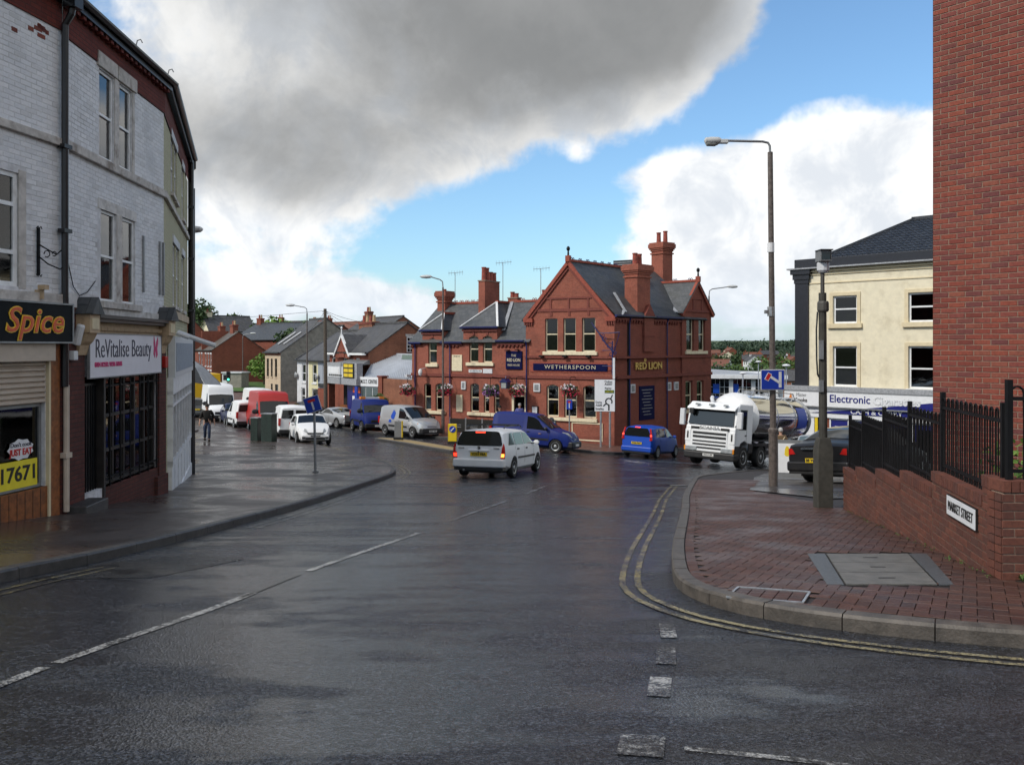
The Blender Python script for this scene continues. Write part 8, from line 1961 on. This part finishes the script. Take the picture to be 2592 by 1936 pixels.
rr_.bar((cx_, -.037, cz_ - .16), (cx_, -.037, 1.97), .075, .006, up=(0, 1, 0)); rr_.bar((cx_ + .09, -.037, cz_ + .14), (cx_ + .2, -.037, cz_ + .36), .05, .006, up=(0, 1, 0)); rr_.bar((cx_ - .13, -.037, cz_ - .1), (cx_ - .30, -.037, cz_ - .25), .06, .006, up=(0, 1, 0)); rr_.build('roundabout_symbol', 'sign_black', pl)
ss = empty('sign_post', g0(3.1, 46.9), R(-10), 'thin post with a small blue dead end sign before the pub windows', 'sign'); MB().tube([(0, 0, 0), (0, 0, 2.4)], .035, 8).build('post', 'steel_grey', ss); s_ = B1('sign_plate', -.16, .16, -.05, -.035, 1.9, 2.42, 'sign_blue', ss); B1('white_bar', -.025, .025, -.056, -.045, 1.96, 2.26, 'sign_grey', s_); B1('red_bar', -.08, .08, -.057, -.045, 2.24, 2.34, 'sign_red', s_)
def bollard(x, y, rz, lab, face):
    b = empty('keep_left_bollard', g0(x, y, .1), R(rz), lab, 'bollard', 'bollards on the traffic island'); B1('shell', -.21, .21, -.07, .07, .12, 1.0, 'sign_yellow' if face else 'sign_back', b, bevel=.03); B1('edge_strip', -.225, -.19, -.075, .075, .1, 1.0, 'sign_yellow', b); B1('base', -.24, .24, -.12, .12, 0, .13, 'black_plastic', b)
    if face:
        MB().lathe([(.01, 0), (.165, .002), (.165, .012), (.01, .014)], 20, (0, -.09, .74), 'y').build('blue_disc', 'sign_blue', b); a_ = MB(); a_.bar((.08, -.097, .82), (-.05, -.097, .69), .045, .008, up=(0, 1, 0)); a_.add([(-.10, -.098, .64), (-.02, -.098, .655), (-.085, -.098, .72)], [(0, 1, 2)]); a_.build('white_arrow', 'sign_white', b)
bollard(-2.95, 43.2, -4, 'yellow keep left bollard with blue arrow disc just behind the white estate', True); bollard(-6.0, 45.9, 170, 'dark backed bollard on the far end of the traffic island', False)
def on_pub(x, y): p = Pm @ Vector((x, y, 0)); return g0(p.x, p.y)
for k in range(3):
    b = empty('cafe_barrier', on_pub(4.35 + k * 1.17, -1.9), pub.rotation_euler.z, ['black canvas cafe barrier nearest the A board outside the pub', 'middle black canvas cafe barrier outside the pub', 'black canvas cafe barrier nearest the blue van'][k], 'barrier', 'cafe barriers outside the pub')
    for x_ in (0, 1.12): MB().tube([(x_, 0, 0), (x_, 0, 1.02)], .025, 8).lathe([(.2, 0), (.2, .03), (.04, .05)], 12, (x_, 0, 0)).build('post', 'galvanised', b)
    c_ = B1('canvas', .03, 1.09, -.01, .01, .14, .96, 'cloth_black', b); text('RED LION', .14, 'steel_grey', c_, (.56, -.016, .58), .5, BR); B1('printed_line', .3, .82, -.014, -.008, .44, .48, 'steel_grey', c_)
def aboard(loc, rz, lab, w_, h_, mat, frame_='black_paint', arch=True):
    a = empty('a_board', loc, rz, lab, 'a-board', 'a-boards on the pavements')
    for s_, sg in ((-1, 1), (1, -1)):
        o = MB().box(-w_ / 2, w_ / 2, -.015, .015, .08, h_).build('board_frame', frame_, a, location=(0, s_ * .2, 0), rotation_euler=(sg * -.17, 0, 0))
        if arch and s_ < 0: MB().lathe([(.01, 0), (w_ * .30, .0), (w_ * .30, .03), (.01, .03)], 16, (0, -.015, h_ - .03), 'y').build('header', frame_, o)
        if s_ < 0: B1('poster', -w_ / 2 + .05, w_ / 2 - .05, -.022, -.012, .22, h_ - .1, mat, o)
    return a, o
a, _ = aboard(on_pub(2.75, -2.3), pub.rotation_euler.z, 'black framed A board with a bright poster beside the silver van', .66, 1.15, 'sign_grey')
po = a.children[0]; B1('yellow_print', -.24, -.02, -.026, -.02, .8, .95, 'sign_yellow', po); leaves(MB(), (0, -.028, .52), (.24, .003, .22), 90, .035).build('colour_print', 'petal_red', po)['kind'] = 'stuff'; leaves(MB(), (0, -.027, .55), (.24, .003, .26), 90, .04).build('green_print', 'leaf_mid', po)['kind'] = 'stuff'
a, _ = aboard(on_pub(10.95, -1.3), pub.rotation_euler.z, 'round topped dark A board under the pub windows', .62, 1.2, 'steel_grey'); text('The', .1, 'sign_grey', a.children[0], (0, -.03, 1.1), .14, BR)
a, _ = aboard(g0(8.15, 24.8), R(-14), 'white shop A board with an orange flame standing behind the black saloon', 1.15, 1.15, 'sign_white', 'sign_back', False); po = a.children[0]
MB().prism([(-.28 + .09 * math.cos(q) * (1 if math.sin(q) < 0 else .8), -.026, .78 + (.1 if math.sin(q) < 0 else .2) * math.sin(q)) for q in [2 * math.pi * k / 14 for k in range(14)]], (0, .004, 0)).build('flame_mark', 'sign_yellow', po); text('Mister', .17, 'steel_grey', po, (.12, -.026, .92), .42, BR)
# ---- lamps, poles, wires
def lamp(x, y, top, arm, lab, lift=.105):
    l_ = empty('street_lamp', g0(x, y, lift), 0, lab, 'street lamp', 'street lamps'); h_ = top - l_.location.z; s = 1 if arm > 0 else -1
    MB().tube([(0, 0, 0), (0, 0, 1.4), (0, 0, 1.45), (0, 0, h_ - .5)], [.1, .1, .07, .05], 10).build('pole', 'lamp_pole', l_); MB().tube([(0, 0, h_ - .5), (.03 * s, 0, h_ - .15), (.2 * s, 0, h_ - .03), (arm, 0, h_ + .12)], .035, 8).build('bracket_arm', 'steel_grey', l_)
    MB().lathe([(.03, -.36), (.11, -.25), (.15, 0), (.12, .22), (.05, .3)], 10, (0, 0, 0), 'x').build('lamp_head', 'lamp_head', l_, smooth=50, location=(arm + .3 * s, 0, h_ + .14), scale=(1.1, 1, .75))
lamp(-4.15, 52.2, 4.05, -.7, 'street lamp in front of the pub with its arm pointing left'); lamp(-16.1, 68.2, 3.1, -1.0, 'street lamp by the white terraced house'); lamp(13.3, 58.6, 3.9, 1.3, 'street lamp at the far right corner of the pub')
lamp(-33.5, 108, 1.5, 1.0, 'slim dark lamp column in front of the red gable')
up = empty('utility_pole', g0(-13.6, 63.4), 0, 'weathered wooden utility pole between the terraced houses and the garage', 'utility pole'); zt_ = 2.75 - up.location.z; MB().tube([(0, 0, -.2), (-.05, 0, zt_)], [.15, .11], 10).build('pole', 'timber_pole', up)
for k in range(3): B1('pole_bracket', -.25, .15, -.03, .03, zt_ - .25 - k * .16, zt_ - .21 - k * .16, 'steel_grey', up)
def wire(a, b, sag):
    a = Vector(a); b = Vector(b); pts = []
    for k in range(13):
        f = k / 12; p = a.lerp(b, f); p.z -= sag * 4 * f * (1 - f); pts.append(tuple(p))
    return pts
loc = up.location
for e, sg in (((-70, 62, 2.2), 1.2), ((-11.6, 68, 1.6), .3), ((-13.0, 72, 1.0), .2), ((-9.6, 66.5, 1.8), .3), ((-19, 77, .6), .3)):
    MB().tube(wire((-.05, 0, zt_ - .15), Vector(e) - loc, sg), .012, 4).build('wire', 'black_iron', up)
# ---- traffic lights
for x, y, top, lab in ((-35.5, 96, -2.55, 'traffic light showing green on the far left of the junction'), (-29.4, 90, -2.6, 'traffic light showing green before the grey shed')):
    t_ = empty('traffic_light', g0(x, y), R(12), lab, 'traffic light', 'traffic lights'); h_ = top - t_.location.z; MB().tube([(0, 0.05, 0), (0, .05, h_)], .06, 8).build('pole', 'steel_grey', t_); MB().tube([(0, .05, 0), (0, .05, .5)], .075, 8).build('yellow_sleeve', 'sign_yellow', t_); hd_ = B1('signal_head', -.2, .2, -.1, .1, h_ - 1.0, h_, 'black_plastic', t_, bevel=.03)
    for i, c in enumerate(('green_on', 'black_iron', 'black_iron')): MB().lathe([(.01, 0), (.11, -.01), (.11, .03)], 12, (0, -.12, h_ - .82 + i * .31), 'y').build('lens', c, hd_)
    B1('side_head', -.5, -.22, -.1, .1, h_ - .9, h_ - .35, 'black_plastic', t_)
# ---- parasol outside a shop, tilted by the wind
pa = empty('parasol', g0(-18.6, 50.2), 0, 'big grey parasol tilted over the left pavement at the building edge', 'parasol'); MB().tube([(0, 0, 0), (.1, 0, 2.6), (.2, 0, 3.9)], .03, 8).build('pole', 'steel_grey', pa); B1('foot', -.35, .35, -.35, .35, 0, .1, 'concrete', pa)
ap = Vector((-.3, -.1, 4.5)); rim = []
for k in range(8):
    a = 2 * math.pi * k / 8; rim.append(Vector((1.8 * math.cos(a), 1.8 * math.sin(a), 3.05 - .35 * math.cos(a))))
for k in range(8):
    mid = ap.lerp((rim[k] + rim[(k + 1) % 8]) / 2, .55) + Vector((0, 0, .12)); q = [ap, ap.lerp(rim[k], .55) + Vector((0, 0, .18)), rim[k], rim[(k + 1) % 8], ap.lerp(rim[(k + 1) % 8], .55) + Vector((0, 0, .18))]
    MB().add([tuple(p) for p in q], [(0, 1, 4), (1, 2, 3, 4)]).build('canopy_panel', 'parasol_light' if k == 7 else 'parasol_dark', pa)
for k in range(8): MB().tube([tuple(ap), tuple(ap.lerp(rim[k], .55) + Vector((0, 0, .15))), tuple(rim[k])], .012, 5).build('rib', 'steel_grey', pa)
# ---- car park lamps and trolley shelter
for x, y, top, lab in ((26.6, 100, -3.1, 'white mushroom headed lamp in the car park left of the blue sign'), (27.8, 88, -1.95, 'white mushroom headed lamp beside the black pilaster'), (33.5, 118, -2.1, 'small mushroom headed lamp far back in the car park')):
    l_ = empty('car_park_lamp', (x, y, H(x, y)), 0, lab, 'lamp', 'car park lamps'); h_ = top - l_.location.z; MB().tube([(0, 0, 0), (0, 0, h_)], .06, 8).build('pole', 'blue_grey_wall', l_); MB().lathe([(.05, -.15), (.38, -.05), (.42, .02), (.3, .12), (.05, .18)], 14, (0, 0, h_)).build('lamp_head', 'white_wall', l_)
ts = empty('trolley_shelter', (22.6, 72, H(22.6, 72)), R(-20), 'curved trolley shelter frames in the car park beside the tanker', 'shelter')
for k in range(4): MB().tube([(-1.6, k * 1.2, 0)] + [(-1.6 + 3.2 * q / 8, k * 1.2, 1.6 + .7 * math.sin(math.pi * q / 8)) for q in range(9)] + [(1.6, k * 1.2, 0)], .04, 6).build('hoop', 'sign_grey', ts)
MB().sheet((-1.5, 0, 1.7), (1.5, 0, 1.7), (1.5, 3.6, 1.7), (-1.5, 3.6, 1.7), 8, 1, lambda p, u, v: (p.x, p.y, 1.65 + .7 * math.sin(math.pi * u))).build('roof_sheet', 'pale_glass', ts)

# ================================================================ TREES AND PLANTS
def tree(name, lab, x, y, zb, h_, r_, mat, n=900, size=.35, group=None, cat='tree'):
    t_ = empty(name, (x, y, zb), rnd.random() * 6, lab, cat, group)
    tr = MB(); tr.tube([(0, 0, -.3), (.05 * r_, 0, h_ * .25), (-.03 * r_, .05 * r_, h_ * .55), (0, 0, h_ * .8)], [h_ * .035, h_ * .026, h_ * .016, h_ * .006], 7)
    cl = []
    for k in range(9):
        a = k * 2.4 + rnd.random(); rr = r_ * rnd.uniform(.35, .75); zc_ = h_ * rnd.uniform(.42, .86); q = (rr * math.cos(a), rr * math.sin(a), zc_); cl.append(q); tr.tube([(0, 0, h_ * .3 + zc_ * .2), (q[0] * .5, q[1] * .5, zc_ * .85), q], [h_ * .014, h_ * .009, h_ * .003], 5)
    cl += [(0, 0, h_ * .9), (0, 0, h_ * .65)]
    tr.build('trunk', 'bark', t_); mb = MB()
    for q in cl:
        s = r_ * rnd.uniform(.36, .56); leaves(mb, q, (s, s, s * .8), n // len(cl), size)
    mb.build('crown', mat, t_)['kind'] = 'stuff'
    return t_
tree('broadleaf_tree', 'dark round tree on the skyline at the left building edge', -64, 178, -1.5, 10.5, 5.2, 'leaf_dark', 1500, .42); tree('broadleaf_tree', 'small pale tree on the skyline beside the dark round one', -57.5, 182, -1, 7.6, 3.2, 'leaf_mid', 900, .36); tree('broadleaf_tree', 'bright green bushy tree top behind the dark roofs', -45.5, 165, -1, 6.2, 4.2, 'leaf_bright', 1000, .4); tree('broadleaf_tree', 'second bright tree top on the skyline next to the bushy one', -40.5, 168, -1, 5.4, 3.0, 'leaf_mid', 800, .4)
tree('broadleaf_tree', 'dark leafy tree rising behind the grey end wall', -26, 113, -4.2, 7.3, 2.9, 'leaf_dark', 1500, .30); tree('broadleaf_tree', 'leafy tree showing through behind the street lamp on the left', -31, 122, -4.5, 6.8, 2.8, 'leaf_dark', 1200, .30); tree('bush', 'green bush growing against the red gable', -31.2, 109, -5.2, 4.0, 2.3, 'leaf_bright', 900, .22, cat='bush')
tree('bush', 'green shrub beside the garage office', -9.05, 58.9, -5.5, 2.3, .8, 'leaf_mid', 700, .10, cat='bush'); tree('bush', 'straggling shrub behind the railings at the right edge', 5.6, 8.9, -2.1, 1.5, .75, 'leaf_bright', 420, .045, cat='bush')
wk = MB(); rk_ = random.Random(5)
for k in range(24):
    f = rk_.random() ** 1.6 * 7.0; q = WP0 + wd_ * f + Vector((-.03 - rk_.random() * .05, 0)); leaves(wk, (q.x, q.y, H(q.x, q.y) + .115), (.035, .04, .02), rk_.randint(4, 12), .010, rr=rk_)
for k in range(6):
    q = Vector((4.3 + rk_.random() * .6, 7.46)); leaves(wk, (q.x, q.y, H(q.x, q.y) + .13), (.06, .03, .03), 26, .016, rr=rk_)
tag(wk.build('weeds', 'leaf_mid'), 'small green weeds along the foot of the low wall', 'weeds', kind='stuff')
for k, (u, Y, zb, h_, r_, m) in enumerate(((1552, 260, -13, 7.5, 5.5, 'leaf_dark'), (1575, 250, -13, 6.8, 5.5, 'leaf_dark'), (1597, 255, -13, 7.5, 4.5, 'leaf_mid'), (1632, 240, -12.5, 7.2, 5, 'leaf_dark'), (1652, 230, -12.5, 7.5, 4.5, 'leaf_mid'), (1676, 210, -12, 7.5, 5, 'leaf_dark'), (1692, 270, -13, 9.5, 4.5, 'leaf_mid'), (1708, 250, -12.5, 7.5, 4.5, 'leaf_mid'), (1584, 430, -12, 7.5, 6, 'leaf_dark'), (1604, 470, -12, 8.5, 6, 'leaf_dark'), (1690, 480, -11, 7, 6, 'leaf_dark'), (1545, 430, -12, 7, 5, 'leaf_dark'), (1646, 330, -12.5, 8, 5, 'leaf_mid'))):
    tree('valley_tree', ['dark tree against the pub edge above the white roof', 'broad dark tree left of centre over the supermarket roof', 'lighter tree just below the cream valley house', 'dark tree behind the left part of the lamp column', 'tree just right of the lamp column over the white roof', 'dark tree behind the blue sign', 'tall light tree near the black pilaster', 'tree tucked against the black pilaster', 'dark tree between the cream house and the road', 'dark tree farther off beside the brown roofs', 'far dark tree next to the grey roofed house', 'far dark tree at the pub wall edge', 'light tree between the lamp column and the blue sign'][k], (u - 1106) / 1875 * Y, Y, zb, h_, r_, m, 420, .55 * (Y / 260) ** .5, 'trees of the valley')
# far wood along the horizon
wd = MB(); rw_ = random.Random(11)
for k in range(230):
    Y = rw_.uniform(720, 1150); u = rw_.uniform(1440, 1990); x = (u - 1106) / 1875 * Y; zc_ = float(terrain(np.array(x), np.array(Y))) + rw_.uniform(2, 6) + (Y - 720) * .004; s = rw_.uniform(7, 14)
    leaves(wd, (x, Y, zc_), (s, s, s * .55), 75, 1.35, rr=rw_)
tag(wd.build('treeline', 'leaf_far'), 'dark wood along the horizon beyond the valley houses', 'wood', kind='stuff')
wd = MB()
for k in range(120):
    Y = rw_.uniform(230, 330); u = rw_.uniform(395, 1000); x = (u - 1106) / 1875 * Y; zc_ = float(terrain(np.array(x), np.array(Y))) + rw_.uniform(1.0, 3.0); s = rw_.uniform(2.5, 4.5)
    leaves(wd, (x, Y, zc_), (s, s, s * .6), 36, .7, rr=rw_)
tag(wd.build('treeline', 'leaf_far'), 'low dark trees behind the roofs on the left rise', 'wood', kind='stuff')

# ================================================================ PEOPLE
def person(loc, rz, lab, top, bottom, hair, pose, scale=1., hairlen=0., bag=False, sit=False):
    """one skinned body; clothes and hair are its children. local -y is where the person faces"""
    p = empty('person', loc, rz, lab, 'person'); J = pose
    V = [('pel', (0, 0, .94), .135), ('waist', (0, 0, 1.08), .13), ('chest', (0, .0, 1.30), .155), ('neckb', (0, .01, 1.47), .075), ('neck', (0, .0, 1.53), .055), ('head', (0, -.015, 1.62), .085), ('crown', (0, -.01, 1.70), .075)]
    E_ = [(0, 1), (1, 2), (2, 3), (3, 4), (4, 5), (5, 6)]
    def addv(co, r, par): V.append(('', co, r)); E_.append((par, len(V) - 1)); return len(V) - 1
    hands = []
    for s, arm in ((1, J['la']), (-1, J['ra'])):
        a = addv((s * .17, .01, 1.43), .066, 2); b = addv((s * .215, .01, 1.36), .058, a)
        e = addv(arm[0], .043, b); w_ = addv(arm[1], .030, e); d = (Vector(arm[1]) - Vector(arm[0])).normalized()
        hp = addv(tuple(Vector(arm[1]) + d * .06), .032, w_); hands.append((hp, Vector(arm[1]), d, s))
        for k in range(4):
            o_ = Vector((0, 1, 0)).cross(d).normalized() if abs(d.y) < .9 else Vector((1, 0, 0)); f0 = Vector(arm[1]) + d * .10 + Vector((0, (k - 1.5) * .018, 0)); ln = (.07, .08, .075, .058)[k]
            q = addv(tuple(f0), .010, hp); q2 = addv(tuple(f0 + d * ln * .55 + Vector((-s * .006, 0, 0))), .009, q); addv(tuple(f0 + d * ln + Vector((-s * .022, 0, .004))), .008, q2)
        th = addv(tuple(Vector(arm[1]) + d * .055 + Vector((0, -.034, 0))), .011, hp); addv(tuple(Vector(arm[1]) + d * .10 + Vector((-s * .01, -.05, 0))), .009, th)
    for s, leg in ((1, J['ll']), (-1, J['rl'])):
        a = addv((s * .095, 0, .88), .100, 0); k = addv(leg[0], .062, a); an = addv(leg[1], .042, k); hl = addv((leg[1][0], leg[1][1] + .02, leg[1][2] - .055), .04, an); addv((leg[1][0] + s * .02, leg[1][1] - .15, leg[1][2] - .06), .035, hl)
    def skin(vs, es, name, mat, grow=0., root=0, sub_=1):
        me = bpy.data.meshes.new(name); me.from_pydata([Vector(v[1]) * scale for v in vs], es, []); o = bpy.data.objects.new(name, me)
        md = o.modifiers.new('skin', 'SKIN'); md.use_smooth_shade = True
        for i, v in enumerate(vs):
            sv = me.skin_vertices[0].data[i]; sv.radius = ((v[2] + grow) * scale * (1.12 if i in (1, 2) else 1), (v[2] + grow) * scale * (.80 if i in (1, 2) else 1)); sv.use_root = (i == root)
        sd_ = o.modifiers.new('sub', 'SUBSURF'); sd_.levels = sub_; sd_.render_levels = sub_
        m2 = baked(o); bpy.data.objects.remove(o)
        m2.materials.clear(); m2.materials.append(M[mat]); m2.shade_smooth(); o2 = bpy.data.objects.new(name, m2); col.objects.link(o2); o2.parent = p; return o2
    skin(V, E_, 'body', 'skin')
    # clothes: the same joints, a little fuller
    tv = [V[0], V[1], V[2], (0, (0, .005, 1.455), .085)]; te = [(0, 1), (1, 2), (2, 3)]
    for s, arm in ((1, J['la']), (-1, J['ra'])):
        tv += [(0, (s * .17, .01, 1.43), .068), (0, (s * .215, .01, 1.36), .062), (0, arm[0], .05), (0, tuple(Vector(arm[0]).lerp(Vector(arm[1]), J.get('slv', .8))), .042)]; n = len(tv); te += [(2, n - 4), (n - 4, n - 3), (n - 3, n - 2), (n - 2, n - 1)]
    skin(tv, te, 'jacket', top, .018, 1)
    if not sit:
        lv = [(0, (0, 0, .99), .13), (0, (0, 0, .92), .125)]; le = [(0, 1)]
        for s, leg in ((1, J['ll']), (-1, J['rl'])):
            lv += [(0, (s * .095, 0, .86), .102), (0, leg[0], .068), (0, (leg[1][0], leg[1][1], leg[1][2] + .0), .055)]; n = len(lv); le += [(1, n - 3), (n - 3, n - 2), (n - 2, n - 1)]
        skin(lv, le, 'trousers', bottom, .014, 1)
        for s, leg in ((1, J['ll']), (-1, J['rl'])):
            x, y, z = leg[1]; MB().prism([(x - .05, y + .07, z - .1), (x + .05, y + .07, z - .1), (x + .055, y - .16, z - .1), (x + .03, y - .21, z - .1), (x - .03, y - .21, z - .1), (x - .055, y - .16, z - .1)], (0, .0, .08)).build('shoe', 'cloth_black', p, bevel=.02, scale=(scale,) * 3)
    hz = 1.70 if not hairlen else 1.68
    MB().lathe([(.098, -.05), (.106, .0), (.098, .05), (.07, .085), (.02, .10)], 14, (0, .012, 0)).build('hair', hair, p, smooth=60, location=(0, 0, hz * scale), scale=(.88 * scale, 1.0 * scale, scale))
    fc = []
    MB().prism([(-.012, -.095, 1.60), (.012, -.095, 1.60), (.006, -.10, 1.65), (-.006, -.10, 1.65)], (0, -.022, -.004)).build('nose', 'skin', p, scale=(scale,) * 3)
    for s in (1, -1):
        MB().lathe([(.001, -.012), (.012, 0), (.001, .012)], 8, (s * .032, -.092, 1.655), 'y').build('eye', 'hair_dark', p, scale=(scale,) * 3); MB().lathe([(.005, -.035), (.016, 0), (.005, .03)], 8, (s * .088, .005, 1.635)).build('ear', 'skin', p, scale=(scale,) * 3)
    B1('mouth', -.024, .024, -.098, -.088, 1.572, 1.58, 'alarm_red', p, scale=(scale,) * 3)
    return p
STAND = dict(la=((.27, .03, 1.12), (.28, -.03, .88)), ra=((-.27, .03, 1.12), (-.28, -.03, .88)), ll=((.11, -.01, .50), (.12, .03, .11)), rl=((-.11, -.01, .50), (-.12, .03, .11)))
WALK = dict(la=((.30, .08, 1.12), (.33, .02, .88)), ra=((-.30, .06, 1.12), (-.34, .0, .88)), ll=((.09, -.12, .51), (.09, -.08, .12)), rl=((-.09, .02, .50), (-.10, .2, .14)), slv=.25)
person(g0(-14.75, 42.0), R(20), 'person in black top and jeans walking up the left pavement', 'cloth_black', 'jeans', 'hair_dark', WALK, 1.02)
pp = person(g0(11.2, 36.2), R(168), 'older person in brown jacket with pale shoulder strap beyond the tall lamp column', 'cloth_brown', 'cloth_black', 'hair_grey', dict(STAND, ll=((.09, -.10, .5), (.09, -.06, .11)), rl=((-.09, .04, .5), (-.09, .14, .12))), 1.0)
MB().tube([(-.16, .17, 1.42), (-.05, .165, 1.25), (.06, .17, 1.10), (.14, .12, .98)], .022, 6).build('bag_strap', 'strap_cream', pp)
q = Pm @ Vector((8.18, -.15, 0)); person(g0(q.x, q.y, .3), R(10), 'grey haired person in a blue shirt standing in the pub doorway', 'cloth_blue', 'cloth_black', 'hair_grey', STAND, 1.0)
q = Pm @ Vector((6.95, -.45, 0)); person(g0(q.x, q.y, .1), R(-60), 'person in dark clothes standing beside the pub door', 'cloth_black', 'cloth_black', 'hair_dark', STAND, 1.0)
# the van driver, seen through the open window with an arm on the sill
SIT = dict(la=((.26, -.10, 1.14), (.30, -.32, 1.12)), ra=((-.33, -.08, 1.16), (-.42, -.28, 1.16)), ll=((.12, -.35, .85), (.12, -.4, .5)), rl=((-.12, -.35, .85), (-.12, -.4, .5)), slv=.3)
dm = blue_van.matrix_world @ Matrix.Translation((.12, -.42, -.28)); dv_ = person((0, 0, 0), 0, 'driver in a blue shirt resting an arm on the open van window', 'cloth_royal', 'cloth_black', 'hair_dark', SIT, .98, sit=True); dv_.matrix_world = dm @ Matrix.Rotation(math.pi / 2, 4, 'Z')

bpy.data.scenes.remove(scr)
